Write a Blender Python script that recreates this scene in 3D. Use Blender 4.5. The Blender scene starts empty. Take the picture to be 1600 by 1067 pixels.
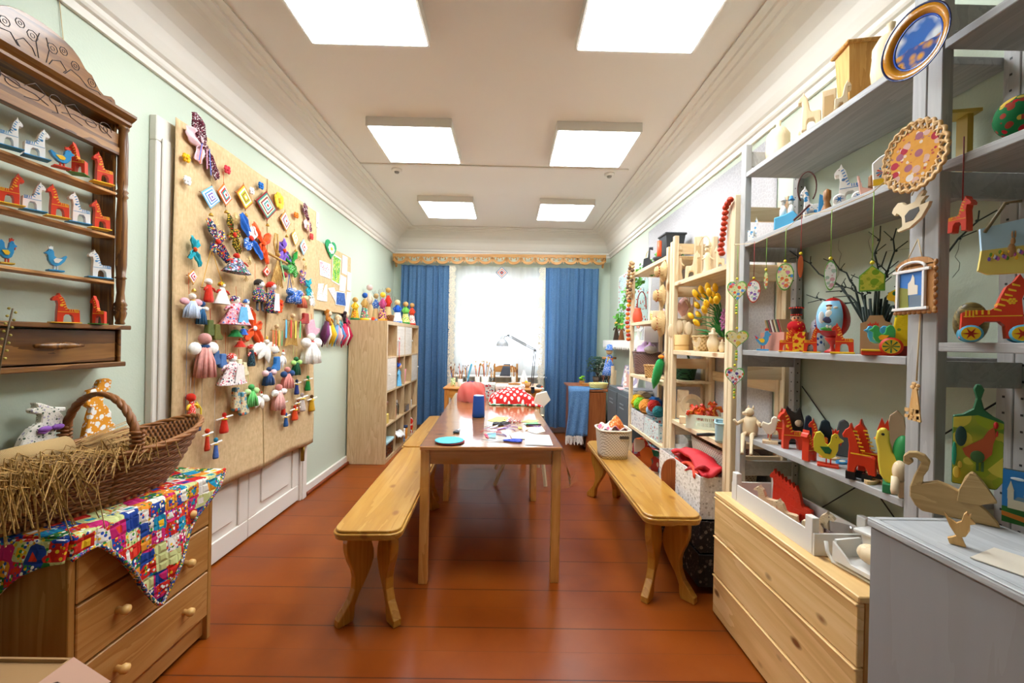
import bpy,math,random
from math import sin,cos,pi,radians as R,sqrt,atan2,exp
from mathutils import Vector,Matrix
SC=bpy.context.scene
COL=SC.collection

# ---------------------------------------------------------------- camera
YAW,PITCH,ROLL,F,H=0.0085,-0.0026,0.0198,643.9,1.2931
_fw=Vector((sin(YAW)*cos(PITCH),cos(YAW)*cos(PITCH),sin(PITCH)))
_rt=Vector((cos(YAW),-sin(YAW),0));_up=_rt.cross(_fw)
_r=_rt*cos(ROLL)+_up*sin(ROLL);_u=-_rt*sin(ROLL)+_up*cos(ROLL)
cam=bpy.data.cameras.new('camera');cam.sensor_width=36;cam.lens=F/1600*36;cam.clip_start=.02
co=bpy.data.objects.new('camera',cam);COL.objects.link(co)
co.matrix_world=Matrix(((_r.x,_u.x,-_fw.x,0),(_r.y,_u.y,-_fw.y,0),(_r.z,_u.z,-_fw.z,H),(0,0,0,1)))
SC.camera=co

# ---------------------------------------------------------------- world, daylight, exposure
w=bpy.data.worlds.new('world');SC.world=w;w.use_nodes=True
w.node_tree.nodes['Background'].inputs[0].default_value=(.80,.92,1.06,1)
w.node_tree.nodes['Background'].inputs[1].default_value=4.0
pl=bpy.data.lights.new('window_portal','AREA');pl.shape='RECTANGLE';pl.size=1.5;pl.size_y=2.0
pl.cycles.is_portal=True
po=bpy.data.objects.new('window_portal',pl);COL.objects.link(po)
po.location=(-.10,6.14,1.55);po.rotation_euler=(R(-90),0,0)
PANEL=14.5
SC.view_settings.view_transform='Standard';SC.view_settings.look='None'
SC.view_settings.gamma=1;SC.view_settings.use_curve_mapping=False
SC.view_settings.exposure=0.98
SC.cycles.use_denoising=True
SC.cycles.max_bounces=9;SC.cycles.diffuse_bounces=5;SC.cycles.glossy_bounces=4
SC.cycles.transparent_max_bounces=14;SC.cycles.sample_clamp_indirect=8
SC.cycles.caustics_reflective=False;SC.cycles.caustics_refractive=False

# ---------------------------------------------------------------- measuring helpers
def at(u,v,ax,c):
    """The point where the sight line of a pixel meets the plane X, Y or Z = c."""
    d=_fw*F+_r*(u-800)+_u*(533.5-v);i='XYZ'.index(ax)
    o=Vector((0,0,H));t=(c-o[i])/d[i]
    return o+d*t
def wallbox(u0,v0,u1,v1,X):
    """(location of the bottom middle, width, height) of something on a wall plane X."""
    um,vm=(u0+u1)/2,(v0+v1)/2
    ya,yb=at(u0,vm,'X',X).y,at(u1,vm,'X',X).y
    p0,p1=at(um,v0,'X',X),at(um,v1,'X',X)
    return Vector((X,(ya+yb)/2,p1.z)),abs(ya-yb),p0.z-p1.z
def stand(u0,v0,u1,v1,X,z=None):
    """(location, width, height, heading to the camera) of something that stands at depth X on a side shelf."""
    um=(u0+u1)/2;p=at(um,v1,'X',X);phi=atan2(p.x,p.y)
    wd=(u1-u0)*p.y*cos(phi)/F;ht=(v1-v0)*p.y/F
    if z is not None:
        top=at(um,v0,'X',X).z;ht=top-z;p.z=z
    return p,wd,ht,-phi
def standz(u0,v0,u1,v1,z):
    um=(u0+u1)/2;p=at(um,v1,'Z',z);phi=atan2(p.x,p.y)
    return p,(u1-u0)*p.y*cos(phi)/F,(v1-v0)*p.y/F,-phi

# ---------------------------------------------------------------- materials
def lin(c):
    c=c.lstrip('#');r=[int(c[i:i+2],16)/255 for i in(0,2,4)]
    return tuple((x/12.92 if x<=.04045 else((x+.055)/1.055)**2.4)for x in r)+(1,)
MATS={}
def newmat(key,rough=.5,spec=.4):
    m=bpy.data.materials.new(key);m.use_nodes=True;nt=m.node_tree
    b=nt.nodes['Principled BSDF'];b.inputs['Roughness'].default_value=rough
    b.inputs['Specular IOR Level'].default_value=spec
    MATS[key]=m;return m,nt,b
def N(nt,typ,**kw):
    n=nt.nodes.new(typ)
    for k,v in kw.items():
        if k.startswith('i_'):n.inputs[int(k[2:])if k[2:].isdigit()else k[2:].replace('_',' ')].default_value=v
        else:setattr(n,k,v)
    return n
def L(nt,a,b):nt.links.new(a,b)
def coords(nt,scale=(1,1,1),rot=(0,0,0)):
    t=N(nt,'ShaderNodeTexCoord');mp=N(nt,'ShaderNodeMapping')
    mp.inputs['Scale'].default_value=scale;mp.inputs['Rotation'].default_value=rot
    L(nt,t.outputs['Object'],mp.inputs[0]);return mp.outputs[0]
def ramp(nt,fac,stops,const=False):
    r=N(nt,'ShaderNodeValToRGB');e=r.color_ramp.elements
    if const:r.color_ramp.interpolation='CONSTANT'
    while len(e)<len(stops):e.new(.5)
    for x,(p,c)in zip(e,stops):x.position=p;x.color=lin(c)
    L(nt,fac,r.inputs[0]);return r.outputs[0]
def bump(nt,b,h,dist,strength=.5):
    n=N(nt,'ShaderNodeBump');n.inputs['Strength'].default_value=strength;n.inputs['Distance'].default_value=dist
    L(nt,h,n.inputs['Height']);L(nt,n.outputs[0],b.inputs['Normal'])
def mixc(nt,fac,a,b):
    m=N(nt,'ShaderNodeMix',data_type='RGBA')
    if hasattr(fac,'is_linked'):L(nt,fac,m.inputs[0])
    else:m.inputs[0].default_value=fac
    for s,x in((6,a),(7,b)):
        if isinstance(x,str):m.inputs[s].default_value=lin(x)
        else:L(nt,x,m.inputs[s])
    return m.outputs[2]
def mth(nt,op,a,b=None,c=None):
    m=N(nt,'ShaderNodeMath',operation=op)
    for i,x in enumerate((a,b,c)):
        if x is None:continue
        if isinstance(x,(int,float)):m.inputs[i].default_value=x
        else:L(nt,x,m.inputs[i])
    return m.outputs[0]

def flat(hexc,rough=.55,metal=0.0,spec=.4):
    key='paint_%s_%g_%g'%(hexc,rough,metal)
    if key in MATS:return key
    m,nt,b=newmat(key,rough,spec);b.inputs['Base Color'].default_value=lin(hexc);b.inputs['Metallic'].default_value=metal
    return key
def cloth(hexc,sc=60,trans=0):
    key='cloth_%s_%g'%(hexc,trans)
    if key in MATS:return key
    m,nt,b=newmat(key,.9,.15);v=coords(nt)
    n=N(nt,'ShaderNodeTexNoise');n.inputs['Scale'].default_value=sc;n.inputs['Detail'].default_value=3;L(nt,v,n.inputs[0])
    hsv=N(nt,'ShaderNodeHueSaturation');hsv.inputs['Color'].default_value=lin(hexc)
    L(nt,mth(nt,'ADD',mth(nt,'MULTIPLY',n.outputs[0],.5),.75),hsv.inputs['Value']);L(nt,hsv.outputs[0],b.inputs['Base Color'])
    bump(nt,b,n.outputs[0],.003);b.inputs['Sheen Weight'].default_value=.15
    return key
def wood(key,c1,c2,c3,axis='x',sc=9,rough=.45,knots=0,knotc='5a3212',stretch=.09,coat=0,bmp=.0):
    if key in MATS:return key
    m,nt,b=newmat(key,rough,.4)
    s=[1,1,1];s['xyz'.index(axis)]=stretch
    v=coords(nt,s)
    n=N(nt,'ShaderNodeTexNoise');n.inputs['Scale'].default_value=sc;n.inputs['Detail'].default_value=5;n.inputs['Distortion'].default_value=.8
    L(nt,v,n.inputs[0])
    n2=N(nt,'ShaderNodeTexNoise');n2.inputs['Scale'].default_value=sc*9;n2.inputs['Detail'].default_value=3;L(nt,v,n2.inputs[0])
    rg=mth(nt,'FRACT',mth(nt,'MULTIPLY',n.outputs[0],7))
    f=mth(nt,'ADD',mth(nt,'MULTIPLY',rg,.45),mth(nt,'MULTIPLY',n2.outputs[0],.55))
    c=ramp(nt,f,[(.2,c1),(.5,c2),(.8,c3)])
    if knots:
        s2=[1,1,1];s2['xyz'.index(axis)]=.55
        vo=N(nt,'ShaderNodeTexVoronoi');vo.inputs['Scale'].default_value=knots*3.4;L(nt,coords(nt,s2),vo.inputs[0])
        d=mth(nt,'ADD',vo.outputs['Distance'],mth(nt,'MULTIPLY',mth(nt,'SUBTRACT',n2.outputs[0],.5),.06))
        k=ramp(nt,d,[(.08,'ffffff'),(.17,'000000')])
        c=mixc(nt,k,c,knotc)
    L(nt,c,b.inputs['Base Color'])
    if coat:b.inputs['Coat Weight'].default_value=coat;b.inputs['Coat Roughness'].default_value=.12
    if bmp:bump(nt,b,n2.outputs[0],bmp)
    return key
def spots(key,base,cols,sc=30,thr=.35,rnd=1.0,rough=.85,base2=None,soft=False,trans=0):
    if key in MATS:return key
    m,nt,b=newmat(key,rough,.2);v=coords(nt)
    vo=N(nt,'ShaderNodeTexVoronoi');vo.inputs['Scale'].default_value=sc;vo.inputs['Randomness'].default_value=rnd;L(nt,v,vo.inputs[0])
    sep=N(nt,'ShaderNodeSeparateColor');L(nt,vo.outputs['Color'],sep.inputs[0])
    cc=ramp(nt,sep.outputs[0],[(i/len(cols),c)for i,c in enumerate(cols)],True)
    msk=mth(nt,'LESS_THAN',vo.outputs['Distance'],thr)
    bc=base
    if base2:
        n=N(nt,'ShaderNodeTexNoise');n.inputs['Scale'].default_value=sc*.5;L(nt,v,n.inputs[0])
        bc=ramp(nt,n.outputs[0],[(.42,base),(.58,base2)])
    v2=N(nt,'ShaderNodeTexVoronoi');v2.inputs['Scale'].default_value=sc*1.9;v2.inputs['Randomness'].default_value=rnd;L(nt,v,v2.inputs[0])
    s2=N(nt,'ShaderNodeSeparateColor');L(nt,v2.outputs['Color'],s2.inputs[0]);c2=ramp(nt,s2.outputs[1],[(i/len(cols),c)for i,c in enumerate(cols[::-1])],True)
    bc=mixc(nt,mth(nt,'MULTIPLY',mth(nt,'LESS_THAN',v2.outputs['Distance'],thr*.85),.75),bc,c2)
    L(nt,mixc(nt,msk,bc,cc),b.inputs['Base Color'])
    n=N(nt,'ShaderNodeTexNoise');n.inputs['Scale'].default_value=40;L(nt,v,n.inputs[0]);bump(nt,b,n.outputs[0],.004)
    if trans:
        tr=N(nt,'ShaderNodeBsdfTranslucent');L(nt,mixc(nt,msk,bc,cc),tr.inputs[0]);mx=N(nt,'ShaderNodeMixShader');mx.inputs[0].default_value=trans
        L(nt,b.outputs[0],mx.inputs[1]);L(nt,tr.outputs[0],mx.inputs[2]);L(nt,mx.outputs[0],nt.nodes['Material Output'].inputs[0])
    return key
def checks(key,c1,c2,sc=40,rough=.8):
    if key in MATS:return key
    m,nt,b=newmat(key,rough,.2);n=N(nt,'ShaderNodeTexChecker');n.inputs['Scale'].default_value=sc
    n.inputs[1].default_value=lin(c1);n.inputs[2].default_value=lin(c2);L(nt,coords(nt),n.inputs[0]);L(nt,n.outputs[0],b.inputs['Base Color']);return key
def weave(key,c1,c2,sx=60,sz=40,rough=.7,dist=.004,ax='xz'):
    """interlaced strands: two waves in counterphase"""
    if key in MATS:return key
    m,nt,b=newmat(key,rough,.3);v=coords(nt);sp=N(nt,'ShaderNodeSeparateXYZ');L(nt,v,sp.inputs[0])
    a=mth(nt,'ADD',sp.outputs[0],sp.outputs[1])if ax=='xyz' else sp.outputs['xyz'.index(ax[0])]
    zz=sp.outputs[2]if ax[-1]=='z' else sp.outputs['xyz'.index(ax[1])]
    p=mth(nt,'SINE',mth(nt,'MULTIPLY',a,sx*2));q=mth(nt,'SINE',mth(nt,'MULTIPLY',zz,sz*2))
    f=mth(nt,'ADD',mth(nt,'MULTIPLY',mth(nt,'MULTIPLY',p,q),.5),.5)
    L(nt,ramp(nt,f,[(.1,c1),(.6,c2)]),b.inputs['Base Color']);bump(nt,b,f,dist,.8);return key
def emit(key,c,s):
    m,nt,b=newmat(key);b.inputs['Base Color'].default_value=lin(c);b.inputs['Emission Color'].default_value=lin(c);b.inputs['Emission Strength'].default_value=s;return key
def clear(key,tint='ffffff',gloss=.12,rough=.05):
    """thin clear film or glass: mostly see-through, a little sheen"""
    if key in MATS:return key
    m,nt,b=newmat(key,rough,.5);t=N(nt,'ShaderNodeBsdfTransparent');t.inputs[0].default_value=lin(tint)
    fr=N(nt,'ShaderNodeFresnel');fr.inputs[0].default_value=1.45
    g=N(nt,'ShaderNodeBsdfGlossy');g.inputs['Roughness'].default_value=rough
    mx=N(nt,'ShaderNodeMixShader');L(nt,mth(nt,'ADD',fr.outputs[0],gloss),mx.inputs[0]);L(nt,t.outputs[0],mx.inputs[1]);L(nt,g.outputs[0],mx.inputs[2])
    L(nt,mx.outputs[0],nt.nodes['Material Output'].inputs[0]);return key
def sheer(key,c,op=.6,tl=.7):
    if key in MATS:return key
    m,nt,b=newmat(key,.9,.1);b.inputs['Base Color'].default_value=lin(c)
    tr=N(nt,'ShaderNodeBsdfTranslucent');tr.inputs[0].default_value=lin(c);t=N(nt,'ShaderNodeBsdfTransparent')
    m1=N(nt,'ShaderNodeMixShader');m1.inputs[0].default_value=tl;L(nt,b.outputs[0],m1.inputs[1]);L(nt,tr.outputs[0],m1.inputs[2])
    m2=N(nt,'ShaderNodeMixShader');m2.inputs[0].default_value=op;L(nt,t.outputs[0],m2.inputs[1]);L(nt,m1.outputs[0],m2.inputs[2])
    L(nt,m2.outputs[0],nt.nodes['Material Output'].inputs[0]);return key

# ---------------------------------------------------------------- mesh builder
class Mb:
    def __init__(s,mat='paint'):s.v=[];s.f=[];s.mi=[];s.sm=[];s.ms=[];s.cur=0;s.m(mat);s.T=None
    def m(s,key):
        if key not in s.ms:s.ms.append(key)
        s.cur=s.ms.index(key);return s
    def add(s,vs,fs,smooth=False):
        o=len(s.v)
        for p in vs:
            p=Vector(p)
            if s.T is not None:p=s.T@p
            s.v.append(tuple(p))
        for f in fs:s.f.append(tuple(o+i for i in f));s.mi.append(s.cur);s.sm.append(smooth)
        return s
    def box(s,x0,y0,z0,x1,y1,z1):
        if x0>x1:x0,x1=x1,x0
        if y0>y1:y0,y1=y1,y0
        if z0>z1:z0,z1=z1,z0
        return s.add([(x0,y0,z0),(x1,y0,z0),(x1,y1,z0),(x0,y1,z0),(x0,y0,z1),(x1,y0,z1),(x1,y1,z1),(x0,y1,z1)],
              [(0,3,2,1),(4,5,6,7),(0,1,5,4),(1,2,6,5),(2,3,7,6),(3,0,4,7)])
    def pr(s,pts,y0,y1,ax='y'):
        """flat outline given thickness; ax is the direction of the thickness"""
        n=len(pts);A=sum(pts[i][0]*pts[(i+1)%n][1]-pts[(i+1)%n][0]*pts[i][1]for i in range(n))
        if A<0:pts=pts[::-1]
        g={'y':lambda a,b,t:(a,t,b),'x':lambda a,b,t:(t,a,b),'z':lambda a,b,t:(a,b,t)}[ax]
        if(ax=='y'):lo,hi=min(y0,y1),max(y0,y1)
        else:lo,hi=max(y0,y1),min(y0,y1)
        vs=[g(a,b,lo)for a,b in pts]+[g(a,b,hi)for a,b in pts]
        fs=[tuple(range(n)),tuple(range(2*n-1,n-1,-1))]+[(i,i+n,(i+1)%n+n,(i+1)%n)for i in range(n)]
        return s.add(vs,fs)
    def ring(s,c,ax1,ax2,r1,r2,n):return[tuple(c+ax1*r1*cos(2*pi*i/n)+ax2*r2*sin(2*pi*i/n))for i in range(n)]
    def tube(s,pts,r,n=6,r2=None,caps=True):
        pts=[Vector(p)for p in pts];k=len(pts);vs=[];prev=None
        for i,p in enumerate(pts):
            d=(pts[min(i+1,k-1)]-pts[max(i-1,0)])
            if d.length<1e-9:d=Vector((0,0,1))
            d.normalize()
            a=prev if prev is not None else(Vector((0,0,1))if abs(d.z)<.9 else Vector((1,0,0)))
            a=(a-d*a.dot(d))
            if a.length<1e-6:a=d.orthogonal()
            a.normalize();b=d.cross(a);prev=a
            rr=r[i]if isinstance(r,(list,tuple))else(r if r2 is None else r+(r2-r)*i/(k-1))
            vs+=s.ring(p,a,b,rr,rr,n)
        fs=[(j*n+i,j*n+(i+1)%n,(j+1)*n+(i+1)%n,(j+1)*n+i)for j in range(k-1)for i in range(n)]
        if caps:fs+=[tuple(range(n-1,-1,-1)),tuple(range((k-1)*n,k*n))]
        return s.add(vs,fs,n>4)
    def cyl(s,p0,p1,r,r2=None,n=14):return s.tube([p0,p1],[r,r if r2 is None else r2],n)
    def lathe(s,prof,c=(0,0,0),n=20,sx=1,sy=1,rib=0,ribn=0,smooth=True,cap=True):
        vs=[];k=len(prof)
        for r,z in prof:
            for i in range(n):
                a=2*pi*i/n;q=r*(1+rib*cos(a*ribn))if rib else r
                vs.append((c[0]+q*sx*cos(a),c[1]+q*sy*sin(a),c[2]+z))
        fs=[(j*n+i,j*n+(i+1)%n,(j+1)*n+(i+1)%n,(j+1)*n+i)for j in range(k-1)for i in range(n)]
        if cap:fs+=[tuple(range(n-1,-1,-1)),tuple(range((k-1)*n,k*n))]
        return s.add(vs,fs,smooth)
    def sph(s,c,r,n=14,m=8):
        if not isinstance(r,(tuple,list)):r=(r,r,r)
        vs=[(c[0],c[1],c[2]-r[2])]
        for j in range(1,m):
            t=-pi/2+pi*j/m
            vs+=[(c[0]+r[0]*cos(t)*cos(2*pi*i/n),c[1]+r[1]*cos(t)*sin(2*pi*i/n),c[2]+r[2]*sin(t))for i in range(n)]
        vs.append((c[0],c[1],c[2]+r[2]));e=len(vs)-1
        fs=[(0,1+(i+1)%n,1+i)for i in range(n)]+[(1+(j*n)+i,1+j*n+(i+1)%n,1+(j+1)*n+(i+1)%n,1+(j+1)*n+i)for j in range(m-2)for i in range(n)]
        fs+=[(e,1+(m-2)*n+i,1+(m-2)*n+(i+1)%n)for i in range(n)]
        return s.add(vs,fs,True)
    def grid(s,fn,nu,nv,smooth=True,close=False):
        vs=[fn(i/nu,j/nv)for j in range(nv+1)for i in range(nu+1)]
        return s.add(vs,[(j*(nu+1)+i,j*(nu+1)+i+1,(j+1)*(nu+1)+i+1,(j+1)*(nu+1)+i)for j in range(nv)for i in range(nu)],smooth)
    def disc(s,x,z,r,y=0,t=.0012,n=10,rz=None):
        return s.pr([(x+r*cos(2*pi*i/n),z+(rz or r)*sin(2*pi*i/n))for i in range(n)],y-t,y+.0005)

def build(name,mb,parent=None,loc=None,rz=0,bev=0,sol=0,seg=1,tilt=None):
    me=bpy.data.meshes.new(name);me.from_pydata(mb.v,[],mb.f)
    for k in mb.ms:
        me.materials.append(MATS.get(k)or MATS[flat('cccccc')])
    me.polygons.foreach_set('material_index',mb.mi);me.polygons.foreach_set('use_smooth',mb.sm);me.update()
    o=bpy.data.objects.new(name,me);COL.objects.link(o)
    if parent is not None:o.parent=parent
    if loc is not None:o.location=loc
    o.rotation_euler=tilt or(0,0,rz)
    if sol:
        k=o.modifiers.new('solid','SOLIDIFY');k.thickness=sol;k.offset=0
    if bev:
        k=o.modifiers.new('bevel','BEVEL');k.width=bev;k.segments=seg;k.limit_method='ANGLE';k.angle_limit=R(40)
    return o
def setp(o,label,cat,group=None,kind=None):
    o['label']=label;o['category']=cat
    if group:o['group']=group
    if kind:o['kind']=kind
    return o
def thing(name,label,cat,loc=(0,0,0),rz=0,group=None,tilt=None):
    o=bpy.data.objects.new(name,None);o.empty_display_size=.05;COL.objects.link(o);o.location=loc;o.rotation_euler=tilt or(0,0,rz)
    return setp(o,label,cat,group)
def solo(name,mb,label,cat,loc=(0,0,0),rz=0,group=None,kind=None,**kw):
    return setp(build(name,mb,None,loc,rz,**kw),label,cat,group,kind)
def struct(name,mb,**kw):
    o=build(name,mb,**kw);o['kind']='structure';return o
def dup(root,loc,rz=None,label=None):
    def cp(o,par):
        c=o.copy();COL.objects.link(c)
        if par is not None:c.parent=par
        for ch in KIDS.get(o.name,[x for x in bpy.data.objects if x.parent==o]):cp(ch,c)
        return c
    r=cp(root,None);r.location=loc
    if rz is not None:r.rotation_euler=(0,0,rz)
    if label:r['label']=label
    return r
KIDS={}
def arc(cx,cz,rx,rz,a0,a1,n=10):return[(cx+rx*cos(R(a0+(a1-a0)*i/n)),cz+rz*sin(R(a0+(a1-a0)*i/n)))for i in range(n+1)]

# common materials
PINE_Y=wood('pine_along_y','a56e34','b68044','c09056','y',7,.4,2.6,'6b3d1a',coat=.15)
PINE_X=wood('pine_along_x','a56e34','b68044','c09056','x',7,.4,2.6,'6b3d1a',coat=.15)
PINE_Z=wood('pine_along_z','9c6a30','ac7c40','b88a50','z',7,.4,2.2,'6b3d1a',coat=.1)
RAW_Y=wood('raw_pine_y','d8bd92','e4cda6','ecd9b6','y',6,.6,2.2,'a87a4a')
RAW_Z=wood('raw_pine_z','d8bd92','e4cda6','ecd9b6','z',6,.6,2.0,'a87a4a')
RAW_X=wood('raw_pine_x','d8bd92','e4cda6','ecd9b6','x',6,.6,2.0,'a87a4a')
LIME=wood('limewood','dcc096','e6cfa8','edd9b8','z',10,.6)
BENCH_Y=wood('bench_wood_y','af7b2c','bc8a3a','c4964a','y',6,.3,2.4,'9a6428',coat=.5)
BENCH_Z=wood('bench_wood_z','a3691c','b17a2a','bc883a','z',8,.35,1.6,'7b4c1c',coat=.4)
DARKW=wood('carved_wood_x','4c2c10','744a1e','966832','x',6,.35,coat=.3)
DARKZ=wood('carved_wood_z','4a2a0f','6f461c','93652f','z',8,.35,coat=.3)
GREY_Y=wood('grey_painted_wood_y','9b9a98','a6a5a3','b0afad','y',8,.6,bmp=.001)
GREY_Z=wood('grey_painted_wood_z','9f9d9a','a8a6a3','b0aeab','z',8,.6,bmp=.001)
OAK_Z=wood('pale_oak_z','b8976c','c9aa80','d4b88f','z',14,.5)
OAK_Y=wood('pale_oak_y','b8976c','c9aa80','d4b88f','y',14,.5)
WHITE=flat('e9e6df',.5);RED=flat('d8381a',.35);YEL=flat('f2c22c',.4);BLUE=flat('2f7fc4',.4);BLACK=flat('1c1a1a',.4)
STRING=flat('cdb58a',.9);GOLD=flat('c9a14a',.3,.9)
STEEL=flat('c8cacc',.25,1);DGREEN=flat('1c6b3a',.5)
# ================================================================ the room
XL,XR,YB,YF,ZC=-1.645,1.4285,5.85,-1.6,2.81
m,nt,b=newmat('wall_paint',.75,.2);v=coords(nt)
n=N(nt,'ShaderNodeTexNoise');n.inputs['Scale'].default_value=120;L(nt,v,n.inputs[0]);b.inputs['Base Color'].default_value=lin('c3cdbb');bump(nt,b,n.outputs[0],.002,.3)
m,nt,b=newmat('ceiling_paint',.8,.2);b.inputs['Base Color'].default_value=lin('eae5de')
TRIMW=flat('e3ddd2',.45)
m,nt,b=newmat('floor_paint',.22,.3);v=coords(nt)
sp=N(nt,'ShaderNodeSeparateXYZ');L(nt,v,sp.inputs[0])
fy=mth(nt,'FRACT',mth(nt,'ADD',mth(nt,'MULTIPLY',sp.outputs[1],1/.141),.9))
seam=mth(nt,'LESS_THAN',fy,.022)
fy2=mth(nt,'LESS_THAN',mth(nt,'FRACT',mth(nt,'ADD',mth(nt,'MULTIPLY',sp.outputs[1],1/.282),.45)),.022)
n=N(nt,'ShaderNodeTexNoise');n.inputs['Scale'].default_value=3;n.inputs['Detail'].default_value=6;L(nt,v,n.inputs[0])
n2=N(nt,'ShaderNodeTexNoise');n2.inputs['Scale'].default_value=60;n2.inputs['Detail'].default_value=4;L(nt,coords(nt,(1,.25,1)),n2.inputs[0])
c=ramp(nt,n.outputs[0],[(.3,'78350b'),(.55,'88400c'),(.75,'934a14')])
c=mixc(nt,ramp(nt,n2.outputs[0],[(.72,'000000'),(.8,'555555')]),c,'b98263')
c=mixc(nt,mth(nt,'ADD',mth(nt,'MULTIPLY',fy2,.6),mth(nt,'MULTIPLY',seam,.25)),c,'3c1608');L(nt,c,b.inputs['Base Color'])
L(nt,mth(nt,'ADD',mth(nt,'MULTIPLY',n.outputs[0],.2),.22),b.inputs['Roughness'])
hh=mth(nt,'SUBTRACT',mth(nt,'MULTIPLY',n2.outputs[0],.25),mth(nt,'ADD',seam,fy2));bump(nt,b,hh,.0015,.5)
struct('floor',Mb('floor_paint').box(XL-.3,YF-.1,-.08,XR+.3,YB+.5,0))
struct('ceiling',Mb('ceiling_paint').box(XL-.3,YF-.1,ZC,XR+.3,YB+.5,ZC+.1))
# left wall with the door opening under the burlap
DY0,DY1,DZ=1.985,3.245,2.17
g=Mb('wall_paint')
g.box(XL-.2,YF-.1,0,XL,DY0,ZC).box(XL-.2,DY1,0,XL,YB+.3,ZC).box(XL-.2,DY0,DZ,XL,DY1,ZC).box(XL-.2,DY0,0,XL-.15,DY1,DZ)
struct('wall_left',g)
struct('wall_right',Mb('wall_paint').box(XR,YF-.1,0,XR+.2,YB+.3,ZC))
struct('wall_front',Mb('wall_paint').box(XL,YF-.1,0,XR,YF,ZC))
WX0,WX1,WZ0,WZ1=-.79,.60,.80,2.31
g=Mb('wall_paint')
g.box(XL,YB,0,WX0,YB+.28,ZC).box(WX1,YB,0,XR,YB+.28,ZC).box(WX0,YB,0,WX1,YB+.28,WZ0).box(WX0,YB,WZ1,WX1,YB+.28,ZC)
struct('wall_back',g)
# cornice all round the room
PRF=[(0,2.4825),(.016,2.4825),(.018,2.515),(.03,2.52),(.036,2.53),(.036,2.55),(.05,2.56),(.058,2.575),(.07,2.60),(.085,2.645),(.11,2.69),(.145,2.725),(.19,2.75),
       (.205,2.755),(.22,2.768),(.25,2.772),(.255,2.782),(.285,2.785),(.29,2.795),(.33,2.797),(.325,2.799),(.325,ZC+.02),(0,ZC+.02)]
def cornice(name,wall):
    g=Mb(TRIMW);vs=[];k=len(PRF)
    for e in(0,1):
        for d,z in PRF:
            if wall=='l':vs.append((XL+d,YF+d if e==0 else YB-d,z))
            if wall=='r':vs.append((XR-d,YF+d if e==0 else YB-d,z))
            if wall=='b':vs.append((XL+d if e==0 else XR-d,YB-d,z))
            if wall=='f':vs.append((XL+d if e==0 else XR-d,YF+d,z))
    g.add(vs,[(i,i+1,k+i+1,k+i)for i in range(k-1)]);struct(name,g)
for i,q in enumerate('lrbf'):cornice('trim_%d'%(i+1),q)
def base(name,x0,y0,x1,y1):
    struct(name,Mb(TRIMW).box(x0,y0,0,x1,y1,.085),bev=.006)
base('baseboard_left',XL,YF,XL+.022,1.87);base('baseboard_left_far',XL,3.35,XL+.022,YB)
base('baseboard_right',XR-.022,YF,XR,YB);base('baseboard_back',XL+.022,YB-.022,XR-.022,YB)
struct('trim_5',Mb(flat('7a3516',.4)).box(XL+.022,3.35,0,XL+.045,YB-.03,.03),bev=.008)
struct('trim_6',Mb(TRIMW).box(-1.40,3.59,ZC-.012,1.02,3.62,ZC-.0005),bev=.003)

# hairline cracks in the plaster of the right wall
g=Mb(flat('7c8474'));rnd=random.Random(31)
for y,z,n_ in((1.78,1.76,9),(1.62,1.74,12),(1.40,1.76,11),(1.30,1.70,8),(1.55,1.66,7)):
    p=Vector((XR-.0004,y,z));pts=[p]
    for k in range(n_):p=p+Vector((0,rnd.gauss(-.002 if n_>7 else-.03,.012),-.022 if n_>7 else-.004));pts.append(p)
    g.tube(pts,.0009,3)
struct('trim_10',g)

# door in the left wall
g=Mb(TRIMW)
for y0,y1 in((DY0-.105,DY0),(DY1,DY1+.10)):
    g.box(XL,y0,0,XL+.035,y1,DZ)
g.box(XL,DY0-.105,DZ,XL+.035,DY1+.105,DZ+.115)
struct('trim_7',g,bev=.004)
struct('trim_8',Mb(TRIMW).box(XL+.035,DY0-.08,0,XL+.045,DY0-.02,DZ+.02),bev=.004)
struct('trim_9',Mb(TRIMW).box(XL+.035,DY1+.02,0,XL+.045,DY1+.08,DZ+.02),bev=.004)
d=bpy.data.objects.new('door_1',None);COL.objects.link(d);d['kind']='structure';d.location=(XL+.01,DY0,0)
def leaf(y0,y1):
    g=Mb(TRIMW).box(-.045,y0,.01,0,y1,DZ-.02)
    g.box(0,y0,.01,.012,y1,.13).box(0,y0,.13,.012,y0+.09,DZ-.02).box(0,y1-.09,.13,.012,y1,DZ-.02)
    for z in(.46,.95,1.5,2.0):g.box(0,y0+.09,z,.012,y1-.09,z+.09)
    for z0,z1 in((.13,.46),(.55,.95),(1.04,1.5),(1.59,2.0)):g.box(0,y0+.14,z0+.05,.010,y1-.14,z1-.05)
    return g
build('door_leaf',leaf(.004,.628),d,bev=.006);build('door_leaf',leaf(.632,1.256),d,bev=.006)
build('hinge',Mb(flat('8a6a2a',.3,.9)).cyl((.05,1.245,.32),(.05,1.245,.44),.009).box(.035,1.235,.32,.052,1.255,.44),d)
for o in d.children:o['kind']='structure'

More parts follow.
